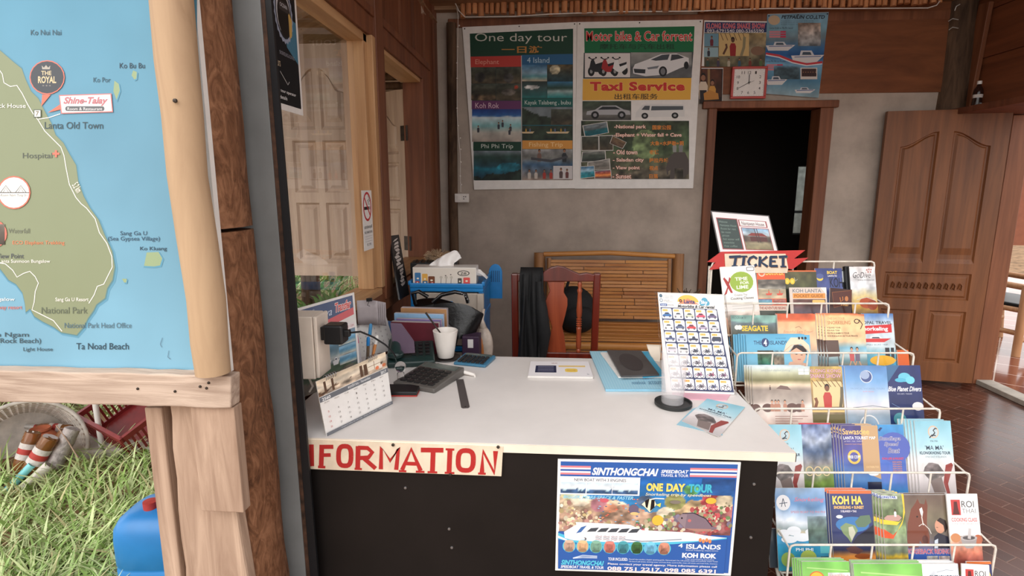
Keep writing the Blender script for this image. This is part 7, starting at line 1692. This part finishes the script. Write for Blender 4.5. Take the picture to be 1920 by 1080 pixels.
bro(1, (1574, 1592, 505), .036, 'black narrow folder between the boat brochure and the dive leaflet', lambda A, V: (bg(A, V, (34, 36, 40)), A.rrect(10, 10, 90, 130, 10, (160, 164, 170)), A.rrect(16, 18, 84, 124, 8, (200, 204, 206))), edge='black_plastic', th=.012)
bro(1, (1584, 1600, 498), .022, 'thick black upright folder just left of the dive leaflet', lambda A, V: bg(A, V, (30, 31, 33)), edge='black_plastic', th=.014)
def a_dive(A, V):
    pc(A, 0, 0, 100, V, [(0, (236, 230, 230)), (.32, (220, 224, 228)), (.45, (226, 206, 150)), (.62, (206, 156, 60)), (.72, (120, 96, 60)), (1, (60, 56, 56))], 231, 24, fine=.25); A.text('GoDive', 12, 22, 82, 44, (34, 34, 38), -.005, .35); A.text('www.godive-lanta.com', 30, 50, 94, 56, (50, 50, 54), .01, .2)
    for u, v in ((66, 10), (74, 8), (82, 9), (70, 18), (80, 18)): A.rect(u, v, u + 5, v + 6, (190, 120, 110))
    A.ell(60, 142, 30, 22, (176, 84, 50)); A.ell(80, 150, 20, 20, (150, 70, 44)); A.line([(20, 130), (60, 120), (96, 134)], 2, (206, 206, 196))
bro(1, (1592, 1640, 499), .012, 'dive leaflet with yellow grass picture at the right end of the top tier', a_dive, th=.007, edge='slate')
def a_pocket(A, V):
    bg(A, V, (214, 200, 190)); A.text('KOH LANTA', 8, 4, 86, 14, (120, 120, 124), .02); A.rect(8, 16, 96, 30, (226, 150, 70)); A.text('POCKET GUIDE', 12, 19, 90, 27, (150, 90, 40), .02); pc(A, 8, 32, 96, V, [(0, (110, 70, 60)), (.5, (96, 90, 110)), (1, (60, 60, 90))], 241, 22, fine=.4)
    for u, c in ((30, (190, 120, 100)), (44, (140, 60, 50)), (58, (60, 70, 130)), (76, (100, 80, 130))): A.person(u, V, 46, c, (190, 140, 110))
    A.rrect(60, 34, 94, 44, 3, (236, 190, 110)); A.poly([(100, 0), (100, 20), (84, 0)], (236, 230, 226))
bro(1, (1480, 1549, 538), .004, 'pocket guide brochure in the front row of the top tier', a_pocket)
def a_thai(A, V):
    bg(A, V, (60, 30, 26)); A.poly([(10, 20), (96, 4), (100, 60), (20, 90)], (84, 40, 30)); A.line([(10, 20), (96, 4), (100, 60), (20, 90), (10, 20)], 2, (150, 90, 50)); A.line([(46, 40), (50, 60), (60, 50), (58, 36)], 3, (214, 130, 60)); A.ell(76, 44, 8, 12, (190, 120, 70)); A.text('Thai', 50, 66, 86, 78, (200, 150, 90), .02, .3)
bro(1, (1549, 1590, 541), .006, 'dark brown restaurant leaflet in the front row of the top tier', a_thai, roll=-5)
# ---- tier 2
def a_sea(A, V):
    pc(A, 0, 0, 100, V, [(0, (130, 170, 160)), (.1, (130, 170, 160)), (.12, (96, 110, 116)), (.4, (90, 86, 64)), (.7, (110, 96, 60)), (1, (70, 64, 50))], 251, 36, fine=.35, hills=[((90, 86, 60), .5, .25, .4)]); A.text('PROGRAM A', 2, 3, 32, 8, (90, 120, 116), .01); A.rect(0, 0, 0.1, 0.1, (0, 0, 0)); A.text('SEAGATE', 22, 22, 78, 34, (230, 196, 60), .04); A.ell(12, 26, 5, 5, (240, 240, 230)); A.ell(18, 26, 5, 5, (240, 240, 230))
bro(2, (1370, 1458, 590), .060, 'grey green tour brochure with yellow title at the left of the second tier', a_sea)
def a_or(A, V):
    pc(A, 0, 0, 100, V, [(0, (226, 100, 56)), (.09, (226, 100, 56)), (.12, (246, 190, 140)), (.55, (240, 200, 166)), (.62, (150, 180, 200)), (1, (190, 190, 180))], 255, 24, warp=.02); A.line([(46, 36), (56, 32), (62, 38)], 1.4, (150, 110, 90)); A.text('Beautiful Siam Travel', 14, 42, 92, 50, (196, 140, 110), 0, .3); A.poly([(20, 78), (40, 66), (58, 74), (54, 96), (24, 96)], (84, 60, 54)); A.line([(60, 78), (84, 50), (98, 46)], 1.2, (214, 190, 160))
bro(2, (1457, 1528, 588), .052, 'orange topped holiday brochure in the middle of the second tier', a_or, copies=2, cdx=.0, cdy=.006, copylabel='orange topped holiday brochure, copy standing behind the front one in the second tier')
def a_snork(A, V):
    pc(A, 0, 0, 100, V, [(0, (226, 110, 66)), (.03, (244, 196, 140)), (.4, (246, 206, 160)), (.5, (130, 186, 210)), (.62, (196, 214, 216)), (.7, (110, 150, 160)), (.8, (150, 130, 110)), (1, (110, 96, 84))], 261, 30, warp=.05, fine=.15); A.text('ONE DAY TOUR', 6, 8, 50, 14, (214, 150, 110), .01); A.text('SNORKELING', 6, 17, 64, 26, (196, 130, 90), .02)
    rowtext(A, ['4 ISLAND TOUR', 'KOH ROK TOUR', 'PHI PHI & BAMBOO TOUR', 'KOH ROK & KOH HA TOUR PRIVATE'], 4, 32, 80, 7, (96, 70, 56), weight=.02)
    A.poly([(-2, 66), (30, 66), (32, 106), (2, 108)], (96, 74, 66)); A.line([(2, 108), (0, 132)], 2, (70, 50, 44)); A.line([(28, 106), (30, 132)], 2, (70, 50, 44))
    for u, c in ((62, (200, 90, 90)), (76, (120, 110, 130))): A.person(u, 118, 36, c, (206, 160, 130)); A.line([(u - 3, 118), (u - 8, 132)], 3, (206, 160, 130)); A.line([(u + 3, 118), (u + 8, 130)], 3, (206, 160, 130))
    A.ring(80, 18, 6, 5, 2, (40, 36, 34)); A.line([(86, 14), (94, 26), (88, 38)], 2, (40, 36, 34)); A.ell(30, 168, 20, 9, (226, 160, 70))
bro(2, (1546, 1620, 588), .034, 'fan of peach snorkeling tour brochures in the second tier, frontmost copy', a_snork, copies=5, cdx=-.0075, copylabel='peach snorkeling tour brochure fanned out to the left behind the front copy', name='brochure')
def a_opal(A, V):
    pc(A, 0, 0, 100, V, [(0, (90, 130, 190)), (.15, (206, 220, 232)), (.5, (214, 230, 236)), (.62, (120, 190, 210)), (.8, (60, 150, 190)), (1, (230, 170, 60))], 271, 24); A.text('OPAL TRAVEL', 6, 22, 98, 32, (40, 44, 60), .02); A.poly([(0, 38), (96, 32), (96, 58), (0, 64)], (206, 50, 54)); A.text('snorkeling', -2, 40, 84, 56, (246, 240, 240), .03); A.boat(0, 68, 92, 22, (206, 60, 60)); A.text('SPEED BOAT TRIP', 10, 94, 80, 99, (90, 110, 130)); A.rect(70, 106, 84, 140, (50, 50, 56)); A.rect(88, 106, 98, 140, (60, 60, 66)); A.ell(60, 146, 40, 16, (236, 180, 50))
bro(2, (1613, 1672, 588), .050, 'blue and white snorkeling brochure with red banner at the right of the second tier', a_opal, copies=2, cdx=.006, copylabel='blue and white snorkeling brochure, copy sticking out right behind the front one')
bro(2, (1682, 1703, 655), .050, 'bright orange leaflet edge at the far right of the second tier', lambda A, V: bg(A, V, (222, 104, 50)), name='leaflet')
def a_isl(A, V):
    pc(A, 0, 0, 100, V, [(0, (96, 176, 214)), (.5, (120, 190, 220)), (1, (150, 200, 220))], 281, 30, fine=.04, amp=.05); A.text('THE', 12, 9, 24, 15, (40, 60, 100), .01); A.ell(30, 12, 6, 7, (44, 60, 110)); A.text('4', 27.5, 7, 32.5, 17, (240, 244, 250), .04); A.text('ISLANDS', 37, 9, 64, 15, (40, 60, 100), .01); A.text('one day snorkel', 46, 4, 62, 6.5, (70, 110, 150))
    pc(A, 17, 24, 42, 46, [(0, (70, 60, 50)), (.6, (60, 110, 80)), (1, (40, 120, 100))], 282, 14, fine=.4); pc(A, 42, 24, 58, 46, [(0, (120, 170, 190)), (.5, (120, 110, 90)), (1, (150, 130, 110))], 283, 12, fine=.4)
    A.poly([(62, 50), (66, 42), (76, 40), (92, 44), (98, 56), (98, V), (62, V)], (222, 176, 150)); A.ell(80, 30, 12, 15, (226, 180, 152)); A.poly([(68, 26), (76, 14), (92, 18), (96, 34), (90, 28), (78, 20)], (50, 34, 30)); A.poly([(62, 14), (70, 4), (86, 4), (98, 16), (100, 30), (94, 22), (84, 14), (74, 16), (66, 26), (58, 26)], (238, 214, 186)); A.line([(58, 26), (70, 16), (86, 14), (100, 30)], 1, (206, 176, 150)); A.line([(76, 30), (79, 30)], 1, (70, 44, 40)); A.line([(84, 31), (87, 31)], 1, (70, 44, 40)); A.line([(79, 38), (84, 38)], 1.2, (190, 80, 80)); A.poly([(80, V), (84, 48), (90, 44), (96, 52), (94, V)], (230, 186, 160))
    for u in (83, 88, 93): A.ell(u, 5, 1.9, 2.2, (40, 40, 44), 10)
bro(2, (1398, 1518, 627), .016, 'wide light blue island brochure with a woman in a sun hat, second tier', a_isl, copies=5, cdx=-.0065, copylabel='light blue island tour brochure stacked behind the sun hat copy', edge='pale_blue')
# ---- tier 3
def a_beach(A, V):
    pc(A, 0, 0, 100, V, [(0, (206, 220, 226)), (.1, (190, 190, 160)), (.2, (120, 116, 76)), (.27, (226, 206, 180)), (.33, (150, 136, 126)), (.5, (190, 176, 166)), (.56, (236, 226, 218)), (.75, (226, 206, 196)), (1, (210, 190, 176))], 301, 44, warp=.03, fine=.12); A.text('Lanta beach elephant trekking', 16, 5, 66, 9, (150, 160, 160), 0, .3); A.rect(80, 4, 98, 14, (240, 240, 236)); A.line([(80, 9), (98, 9)], .6, (120, 130, 120)); A.line([(90, 4), (90, 14)], .6, (120, 130, 120))
    A.poly([(40, 38), (48, 32), (60, 34), (66, 40)], (120, 96, 90)); A.person(30, 40, 8, (90, 70, 66))
    for u, r in ((4, 8), (24, 9), (66, 10), (78, 9)): A.ell(u, 70, r, r * .8, (110, 84, 78))
    for u in (32, 38, 43, 54, 84): A.person(u, 76, 20, (190, 140, 120), (214, 160, 130))
    for k in range(4): A.line([(36, 84 + k * 4), (92 - k * 9, 84 + k * 4)], 1, (170, 130, 120))
bro(3, (1409, 1518, 686), .026, 'beach and elephant photo brochure at the left of the third tier, frontmost of its stack', a_beach, copies=3, cdx=-.006, copylabel='beach photo brochure copy sticking out behind the front elephant one')
def a_snake(A, V):
    pc(A, 0, 0, 100, V, [(0, (190, 160, 90)), (.4, (170, 140, 96)), (.6, (150, 130, 100)), (1, (110, 96, 60))], 311, 24, fine=.3); A.text('KLONG KONG', 4, 8, 96, 18, (224, 180, 190), .015, 0, (110, 40, 60), .035); A.text('SNAKE SHOW', 4, 22, 96, 34, (224, 180, 190), .015, 0, (110, 40, 60), .035); A.rect(10, 44, 96, 118, (226, 200, 150))
    for k in range(7): A.line([(8 + k * 14, 40), (22 + k * 14, 60)], 2.4, (130, 100, 66))
    A.person(52, 126, 76, (190, 70, 64), (130, 84, 62), (50, 34, 28)); A.line([(14, 122), (20, 104), (16, 92)], 9, (130, 84, 62)); A.line([(88, 124), (94, 90), (96, 60)], 9, (110, 100, 80)); A.rect(0, 128, 100, 134, (226, 196, 130)); A.rect(0, 140, 100, V, (110, 100, 60))
bro(3, (1515, 1578, 686), .032, 'snake show brochure with a man in a red vest in the third tier', a_snake)
def a_moon(A, V):
    pc(A, 0, 0, 100, V, [(0, (96, 140, 196)), (.2, (120, 166, 214)), (.45, (196, 210, 232)), (.58, (236, 230, 234)), (.68, (150, 166, 180)), (.8, (150, 176, 200)), (1, (110, 150, 180))], 321, 26, fine=.06, amp=.04); A.ell(50, 24, 15, 15, (206, 214, 226)); A.ell(50, 24, 13, 13, (76, 90, 140)); A.ell(47, 20, 11, 10, (160, 176, 206)); A.text('TROPICAL SNORKEL TOURS', 10, 50, 92, 54, (130, 160, 196)); A.text('koh lanta', 40, 57, 66, 60, (220, 150, 170)); A.line([(14, 96), (60, 92), (96, 96)], 1.4, (130, 140, 150)); A.ring(50, 140, 22, 26, 3, (226, 226, 226))
bro(3, (1583, 1662, 686), .024, 'pale blue brochure with a round silver moon logo in the third tier', a_moon, copies=2, cdx=-.005, copylabel='pale blue moon logo brochure, copy edge behind the front one')
def a_planet(A, V):
    pc(A, 0, 0, 100, V, [(0, (50, 60, 110)), (.5, (46, 54, 100)), (.8, (40, 60, 110)), (1, (60, 110, 140))], 331, 22, fine=.06); A.poly([(0, 0), (40, 0), (0, 54)], (70, 110, 150)); A.ell(52, 34, 18, 13, (110, 196, 220)); A.ell(68, 42, 13, 11, (120, 206, 226)); A.ell(40, 42, 16, 6, (90, 180, 210)); A.text('Blue Planet Divers', 2, 60, 98, 74, (240, 240, 246), .02, .4); A.text('KOH LANTA - THAILAND', 28, 79, 70, 83, (196, 200, 220)); A.ell(84, 116, 16, 12, (230, 226, 226)); A.line([(10, 108), (40, 124), (70, 120)], 1, (120, 150, 190)); A.ell(30, 152, 18, 18, (80, 150, 160))
bro(3, (1660, 1725, 684), .030, 'dark blue diving brochure at the right end of the third tier', a_planet)
# ---- tier 4
bro(4, (1438, 1502, 795), .036, 'pale blue tour leaflet at the left end of the fourth tier, partly behind the desk', art_mama_ := (lambda A, V: art_mama(A)))
def a_jun(A, V):
    pc(A, 0, 0, 100, V, [(0, (70, 90, 140)), (.2, (176, 186, 206)), (.35, (66, 86, 120)), (.55, (150, 146, 146)), (.75, (120, 146, 70)), (1, (80, 110, 60))], 341, 26, fine=.4, warp=.2); A.rect(0, 0, 100, 4, (196, 44, 60))
    for u in (26, 52, 78): A.ring(u, 146, 11, 13, 3, (220, 196, 150))
bro(4, (1497, 1557, 792), .036, 'island photo brochure with a red top edge and three rings in the fourth tier', a_jun)
def a_saw(A, V):
    pc(A, 0, 0, 100, V, [(0, (80, 70, 130)), (.4, (90, 90, 160)), (.7, (76, 130, 190)), (1, (50, 90, 150))], 351, 24, fine=.06); A.poly([(54, 0), (100, 0), (100, V * .72), (54, V * .62)], (196, 160, 120)); A.text('Sawasdee', 2, 8, 76, 24, (240, 196, 120), .015); A.text('LANTA TOURIST MAP', 4, 29, 92, 37, (246, 246, 250), .015); A.text('go lanta - map - thailand', 6, 40, 56, 44, (226, 220, 230)); A.text('restaurants hotels diving bars', 6, 48, 60, 52, (226, 170, 120)); A.ring(30, 84, 15, 16, 6, (236, 190, 90)); A.text('FREE COPY', 14, 80, 48, 88, (246, 244, 240), .02); A.ell(80, 128, 14, 6, (230, 240, 246)); A.text('DISTRIBUTED', 62, 108, 96, 113, (240, 210, 160)); A.rect(62, 150, 100, V, (30, 34, 60))
bro(4, (1577, 1645, 797), .030, 'purple tourist map in the fourth tier, frontmost of a thick stack', a_saw, copies=5, cdx=-.006, copylabel='purple tourist map stacked to the left behind the front map')
def a_bun(A, V):
    pc(A, 0, 0, 100, V, [(0, (70, 150, 206)), (.4, (70, 110, 190)), (.7, (90, 110, 190)), (1, (60, 150, 200))], 361, 22, fine=.06); A.ell(60, 84, 60, 56, (84, 100, 180)); A.poly([(4, 20), (14, 10), (22, 12), (10, 26)], (44, 60, 110)); A.text('Bundhaya', 6, 44, 86, 62, (50, 50, 120), .012, .3, (244, 240, 246), .03); A.text('Speed', 24, 64, 78, 82, (50, 50, 120), .012, .3, (244, 240, 246), .03); A.text('Boat', 36, 86, 80, 104, (50, 50, 120), .012, .3, (244, 240, 246), .03); A.text('KOH LIPE & PHUKET', 12, 120, 92, 128, (220, 70, 80), .02)
    for k in range(5): A.text('KOH LANTA', 50, 134 + k * 8, 84, 139 + k * 8, (226, 150, 90), .02)
bro(4, (1643, 1693, 795), .034, 'blue speed boat leaflet with pink white lettering in the fourth tier', a_bun)
bro(4, (1714, 1782, 788), .026, 'pale blue tour leaflet at the right end of the fourth tier, front of its fan', lambda A, V: art_mama(A), copies=5, cdx=-.0065, copylabel='pale blue tour leaflet fanned to the left behind the right end one')
# ---- tier 5
def a_cloud(A, V):
    pc(A, 0, 0, 100, V, [(0, (150, 176, 206)), (.2, (96, 140, 190)), (.42, (220, 226, 234)), (.5, (150, 166, 170)), (.56, (196, 180, 150)), (.62, (40, 140, 190)), (1, (60, 150, 170))], 371, 30, warp=.15, fine=.15); A.ell(16, 28, 14, 15, (226, 226, 230)); A.line([(8, 30), (24, 28)], 1.4, (60, 70, 90)); A.line([(16, 20), (12, 36)], 1.4, (60, 70, 90)); A.line([(16, 20), (20, 36)], 1.4, (60, 70, 90)); A.text('Snorkeling', 38, 18, 98, 28, (220, 110, 130), 0, .3); A.text('SPEED BOAT TO PHI PHI', 30, 44, 98, 48, (206, 120, 130))
    for u, v, rx, ry in ((14, 86, 12, 7), (34, 82, 14, 9), (50, 94, 18, 8), (24, 98, 16, 7), (70, 84, 14, 7)): A.ell(u, v, rx, ry, (230, 234, 240))
    pc(A, 62, 54, 100, 106, [(0, (120, 140, 150)), (.5, (90, 110, 100)), (1, (60, 90, 90))], 372, 14, fine=.4); A.text('PHI PHI', 36, 114, 70, 120, (230, 240, 246), .02); A.ell(20, 136, 14, 14, (150, 180, 90)); A.ell(60, 132, 16, 14, (170, 190, 90)); A.rect(84, 108, 104, 124, (90, 180, 190)); A.rect(84, 130, 104, 144, (30, 70, 70))
bro(5, (1452, 1546, 914), .036, 'sky and island photo brochure at the left end of the fifth tier', a_cloud)
def a_koh(A, V):
    pc(A, 0, 0, 100, V, [(0, (56, 66, 120)), (.5, (50, 60, 110)), (.72, (40, 46, 80)), (.8, (226, 150, 70)), (1, (220, 150, 60))], 381, 28, warp=.02, fine=.06); A.rect(0, 0, 100, 7, (224, 110, 60)); A.text('KOH HA', 6, 12, 78, 32, (246, 214, 100), .04); A.text('SNORKELING + SUNSET', 8, 35, 80, 42, (246, 196, 110), .03); A.text('5 ISLANDS + TAX', 24, 45, 62, 50, (226, 220, 230), .03); A.text("KOH ROK", 88, 18, 96, 40, (230, 220, 200), 0) if False else None
    A.ell(50, 78, 40, 18, (60, 120, 180)); A.poly([(20, 84), (34, 74), (56, 80), (62, 92), (50, 108), (44, 120), (36, 108), (26, 98)], (130, 150, 110)); A.poly([(56, 72), (70, 58), (92, 56), (96, 72), (80, 84), (62, 84)], (96, 120, 96)); A.poly([(40, 84), (50, 82), (56, 96), (46, 116), (40, 100)], (196, 196, 176)); A.poly([(48, 118), (60, 104), (84, 90), (100, 78), (100, 122), (50, 122)], (30, 32, 50)); A.ell(20, 60, 8, 4, (220, 226, 236)); A.poly([(30, 132), (50, 126), (72, 136), (60, 146), (40, 142)], (90, 60, 60)); A.ell(70, 150, 20, 6, (150, 80, 40))
bro(5, (1555, 1633, 919), .026, 'dark blue brochure with yellow KOH HA title in the fifth tier, front copy', a_koh, copies=3, cdx=-.005, copylabel='dark blue KOH HA brochure, copy edge to the left behind the front one')
def a_long(A, V):
    pc(A, 0, 0, 100, V, [(0, (150, 160, 130)), (.3, (96, 116, 70)), (.5, (140, 160, 120)), (.75, (120, 130, 110)), (.8, (226, 190, 60)), (.9, (60, 96, 160)), (1, (60, 96, 160))], 391, 24, fine=.3); A.poly([(0, 6), (70, 10), (70, 22), (0, 20)], (226, 230, 240)); A.text('LONGTAIL', -6, 9, 66, 19, (50, 80, 160), .05); A.poly([(90, 0), (100, 0), (100, 80), (84, 130), (60, 160), (88, 110), (94, 60)], (236, 196, 60)); A.poly([(4, 104), (20, 92), (70, 90), (84, 102), (70, 116), (14, 116)], (190, 150, 140)); A.person(56, 98, 34, (220, 220, 220), (110, 76, 60)); A.poly([(0, 110), (70, 120), (84, 110), (60, 134), (0, 130)], (236, 200, 60))
    A.poly([(0, 150), (40, 176), (60, 158), (40, 192), (0, 188)], (220, 90, 50)) if V > 160 else None
bro(5, (1652, 1694, 925), .024, 'fan of green river longtail boat brochures in the fifth tier, frontmost copy', a_long, copies=6, cdx=-.0055, copylabel='green longtail boat brochure fanned to the left behind the front copy')
def a_horse(A, V):
    pc(A, 0, 0, 100, V, [(0, (110, 90, 80)), (.3, (120, 110, 90)), (.55, (110, 100, 96)), (.72, (110, 110, 150)), (.76, (60, 100, 180)), (1, (50, 90, 170))], 401, 30, fine=.1)
    A.poly([(6, 96), (10, 60), (20, 30), (30, 18), (36, 8), (40, 18), (50, 20), (54, 8), (57, 22), (54, 44), (52, 62), (56, 88), (54, 104), (40, 106), (34, 96), (30, 110), (8, 112)], (120, 66, 50)); A.poly([(38, 30), (44, 26), (46, 36), (43, 48), (40, 40)], (236, 226, 220)); A.line([(42, 46), (44, 64)], 2, (226, 214, 206)); A.ell(46, 94, 7, 9, (90, 50, 44)); A.line([(34, 66), (44, 60), (56, 72), (60, 82)], 1.4, (226, 220, 214)); A.ell(32, 46, 2, 2, (20, 14, 12), 8)
    A.poly([(62, 112), (66, 88), (76, 80), (96, 88), (100, 112)], (40, 40, 56)); A.ell(80, 66, 11, 15, (206, 150, 124)); A.poly([(74, 54), (82, 48), (94, 54), (97, 70), (90, 80), (88, 64), (80, 58)], (44, 30, 28)); A.line([(72, 68), (76, 69)], 1, (60, 40, 36)); A.poly([(66, 96), (74, 92), (72, 112), (64, 112)], (206, 216, 230))
    A.text('HORSEBACK RIDING', 2, 114, 98, 124, (200, 60, 90), .012, 0, (240, 230, 236), .03); A.text('PROGRAM', -22, 143, 14, 150, (240, 210, 80), .03) if False else A.text('PROGRAM', 2, 143, 26, 150, (240, 210, 80), .03); A.text('Pickup from your hotel', 4, 154, 44, 158, (226, 230, 240)); pc(A, 46, 128, 70, V, [(0, (190, 190, 186)), (1, (120, 120, 116))], 402, 10, fine=.4); pc(A, 72, 128, 96, V, [(0, (190, 180, 176)), (1, (120, 90, 90))], 403, 10, fine=.4); A.person(58, V, 26, (40, 40, 50)); A.person(84, V, 24, (120, 50, 56))
bro(5, (1689, 1774, 927), .028, 'horseback riding brochure with a brown horse and woman rider in the fifth tier', a_horse, copies=2, cdx=.002, copylabel='horseback riding brochure, darker copy behind the front one')
def a_roi(A, V):
    bg(A, V, (240, 236, 236)); A.rect(12, 18, 42, 66, (196, 66, 64)); A.poly([(22, 24), (32, 24), (34, 44), (38, 64), (16, 64), (20, 44)], (90, 40, 40)); A.text('ROI', 46, 22, 86, 42, (60, 60, 62), .0); A.text('THAI', 46, 46, 90, 60, (110, 110, 112), -.01); A.text('COOKING CLASS', 10, 74, 92, 86, (206, 96, 96), .02); A.text('ON THE BEACH', 12, 90, 92, 95, (190, 180, 180)); pc(A, 0, 130, 100, V, [(0, (214, 190, 170)), (.4, (196, 120, 96)), (.7, (170, 84, 76)), (1, (110, 130, 70))], 411, 22, fine=.5)
    A.ell(18, 136, 16, 14, (206, 140, 96)); A.ell(90, 140, 14, 14, (190, 110, 80)); A.poly([(34, 136), (86, 136), (80, 160), (68, 168), (50, 168), (38, 158)], (166, 160, 160)); A.ell(60, 136, 27, 9, (186, 180, 180)); A.ell(60, 136, 20, 6, (90, 86, 88)); A.poly([(56, 138), (62, 106), (70, 108), (66, 140)], (196, 190, 190))
bro(5, (1774, 1832, 925), .018, 'white cooking class leaflet with a stone mortar at the right end of the fifth tier', a_roi)
bro(5, (1440, 1456, 990), .05, 'dark brochure edge at the far left of the fifth tier beside the desk', lambda A, V: bg(A, V, (40, 50, 60)), name='leaflet')
# ---- tier 6 (only the tops show)
def a_sun(A, V):
    pc(A, 0, 0, 100, V, [(0, (120, 190, 90)), (.3, (150, 200, 110)), (1, (110, 180, 100))], 421, 24, fine=.08); A.ell(30, 36, 17, 17, (226, 96, 60)); A.ell(30, 36, 15, 15, (244, 186, 70)); A.poly([(14, 40), (22, 36), (30, 40), (38, 34), (46, 40), (46, 48), (14, 48)], (60, 40, 40)); A.text('SUN TOURS', 12, 48, 48, 56, (220, 200, 70), .04); pc(A, 54, 22, 100, V, [(0, (206, 206, 206)), (1, (160, 170, 160))], 422, 14, fine=.25); A.text('SUNSET TOUR', 56, 26, 98, 34, (214, 150, 150), .02); A.line([(10, 12), (96, 18)], 2, (180, 220, 140))
bro(6, (1503, 1592, 1052), .030, 'green topped tour brochure with a sun logo, left one of the lowest tier in view', a_sun, copies=4, cdx=-.004, copylabel='green topped tour brochure behind the left sun logo copy of the lowest tier')
bro(6, (1600, 1728, 1056), .024, 'green topped tour brochure with a sun logo, second one of the lowest tier in view', a_sun, copies=3, cdx=.0, copylabel='green topped tour brochure behind the second sun logo copy of the lowest tier')
def a_sin(A, V):
    pc(A, 0, 0, 100, V, [(0, (226, 230, 236)), (1, (190, 206, 220))], 431, 14); A.line([(40, 22), (66, 16), (86, 18)], 2, (170, 176, 186)); A.text('SINTHONGCHAI', 18, 30, 96, 42, (50, 60, 80), .03, .2)
bro(6, (1728, 1796, 1056), .030, 'white and silver speedboat brochure in the lowest tier', a_sin, copies=3, cdx=-.003, copylabel='white and silver speedboat brochure behind the front one of the lowest tier')
bro(6, (1795, 1846, 1058), .020, 'white cooking class leaflet in the lowest tier, below the mortar one', a_roi, roll=-3)
bro(6, (1812, 1858, 1052), .044, 'orange and dark blue brochure at the right end of the lowest tier', lambda A, V: (bg(A, V, (60, 66, 110)), A.rect(0, 0, 100, 10, (224, 120, 60)), A.text('A', 68, 22, 96, 60, (246, 206, 80), .06)))
# ---- on top: laminated guest house sheet and the TICKET board
p0, n = plane(0, .03); n = Vector((.03, -math.cos(R(14)), math.sin(R(14)))).normalized(); p0 = tpt(0, .3, dy=-.006, dz=0)
q = [onP(x, y, p0, n) for x, y in ((1332, 395), (1442, 404), (1466, 496), (1353, 496))]
t = thing('guesthouse_sheet', 'laminated white guest house sheet standing behind the TICKET board on the rack top', 'poster', tuple(q[3])); o = q[3]
b = MB(); b.add([tuple(p - o - n * k) for k in (.0025, 0) for p in q], [(0, 1, 2, 3), (7, 6, 5, 4), (0, 4, 5, 1), (1, 5, 6, 2), (2, 6, 7, 3), (3, 7, 4, 0)]); b.build('laminated_sheet', 'slate', t)
A = Art(quadfn(*[p - o for p in q], 0, 0, 100, 92, .0003), .0002); A.rect(2, 2, 98, 91, (232, 222, 224))
A.rect(7, 11, 43, 66, (150, 60, 60)); A.rect(8.5, 12.5, 41.5, 64.5, (44, 60, 56)); rowtext(A, ['Welcome', 'Nantawan House', 'Room for rent', 'fan room', 'aircon', 'hot water wifi', 'motorbike', 'free coffee'], 11, 16, 39, 6, (120, 140, 130), shear=.3)
A.rect(44, 12, 92, 24, (150, 60, 60)); A.rect(46, 13, 90, 23, (236, 226, 226)); A.text('Nantawan House', 49, 15, 87, 21.5, (70, 50, 50), .01)
A.rect(46, 26, 93, 66, (150, 60, 60)); pc(A, 47, 27, 92, 65, [(0, (130, 170, 200)), (.3, (180, 190, 196)), (.4, (90, 76, 66)), (.6, (84, 66, 54)), (.7, (150, 140, 110)), (1, (120, 110, 80))], 441, 26, fine=.35); A.poly([(54, 40), (62, 35), (80, 35), (88, 41)], (130, 50, 44)); A.rect(58, 42, 86, 50, (84, 40, 36)); A.line([(68, 27), (70, 52)], 1.2, (60, 46, 40)); A.line([(72, 27), (74, 52)], 1.2, (60, 46, 40))
for u in (9, 52): A.rect(u, 71, u + 38, 91, (150, 60, 60)); pc(A, u + 1, 72, u + 37, 90.5, [(0, (196, 190, 190)), (.5, (150, 130, 130)), (1, (120, 90, 84))], 450 + u, 14, fine=.3)
A.build('printed_face', t, 'print_gloss')
n2 = Vector((.05, -math.cos(R(12)), math.sin(R(12)))).normalized(); p2 = tpt(0, .3, dy=-.012, dz=-.01)
def tk_(x, y): return onP(x, y, p2, n2)
def tf(u, v, d): return tuple(tk_(u, v) - tk_(1350, 510) + n2 * d)
plain('sign_red', (190, 44, 40), .5, var=.06)
t = thing('ticket_sign', 'red ribbon shaped board with a cream TICKET panel on top of the brochure rack', 'sign', tuple(tk_(1350, 510)))
b = MB(); b.prism([(1352, 472), (1510, 469), (1489, 485), (1516, 483), (1486, 505), (1470, 503), (1362, 503), (1330, 506), (1342, 492), (1326, 491)], tf, -.006, .0); b.build('ribbon', 'sign_red', t)
b = MB(); b.prism([(1358, 476), (1472, 476), (1477, 503), (1475, 512), (1360, 512)], tf, .0003, .004); b.build('panel', 'cream_paint', t)
A = Art(lambda u, v, d: tf(u, v, d + .0044), .0002); NV = (44, 60, 86)
def ink(pts, w=4.2): A.line(pts, w, NV)
for dy, c in ((1.2, (150, 110, 80)), (0, NV)):
    def ink(pts, w=4.6, dy=dy, c=c): A.line([(u + (1 if dy else 0), v + dy) for u, v in pts], w, c)
    ink([(1366, 482), (1388, 481)]); ink([(1379, 481), (1376, 499)], 5); ink([(1371, 499), (1382, 499)], 3); ink([(1394, 482), (1392, 499)], 5); ink([(1388, 481), (1400, 481)], 3); ink([(1387, 499), (1398, 499)], 3)
    ink([(1418, 485), (1412, 481), (1405, 484), (1402, 491), (1405, 498), (1411, 500), (1418, 496)]); ink([(1424, 481), (1423, 500)], 5); ink([(1437, 481), (1425, 491), (1438, 500)]); ink([(1444, 481), (1443, 500)], 5); ink([(1443, 482), (1456, 482)]); ink([(1443, 490), (1453, 490)], 3.5); ink([(1443, 499), (1457, 499)]); ink([(1459, 482), (1475, 481)]); ink([(1467, 481), (1467, 499)], 5); ink([(1462, 500), (1473, 500)], 3)
A.build('painted_letters', t)
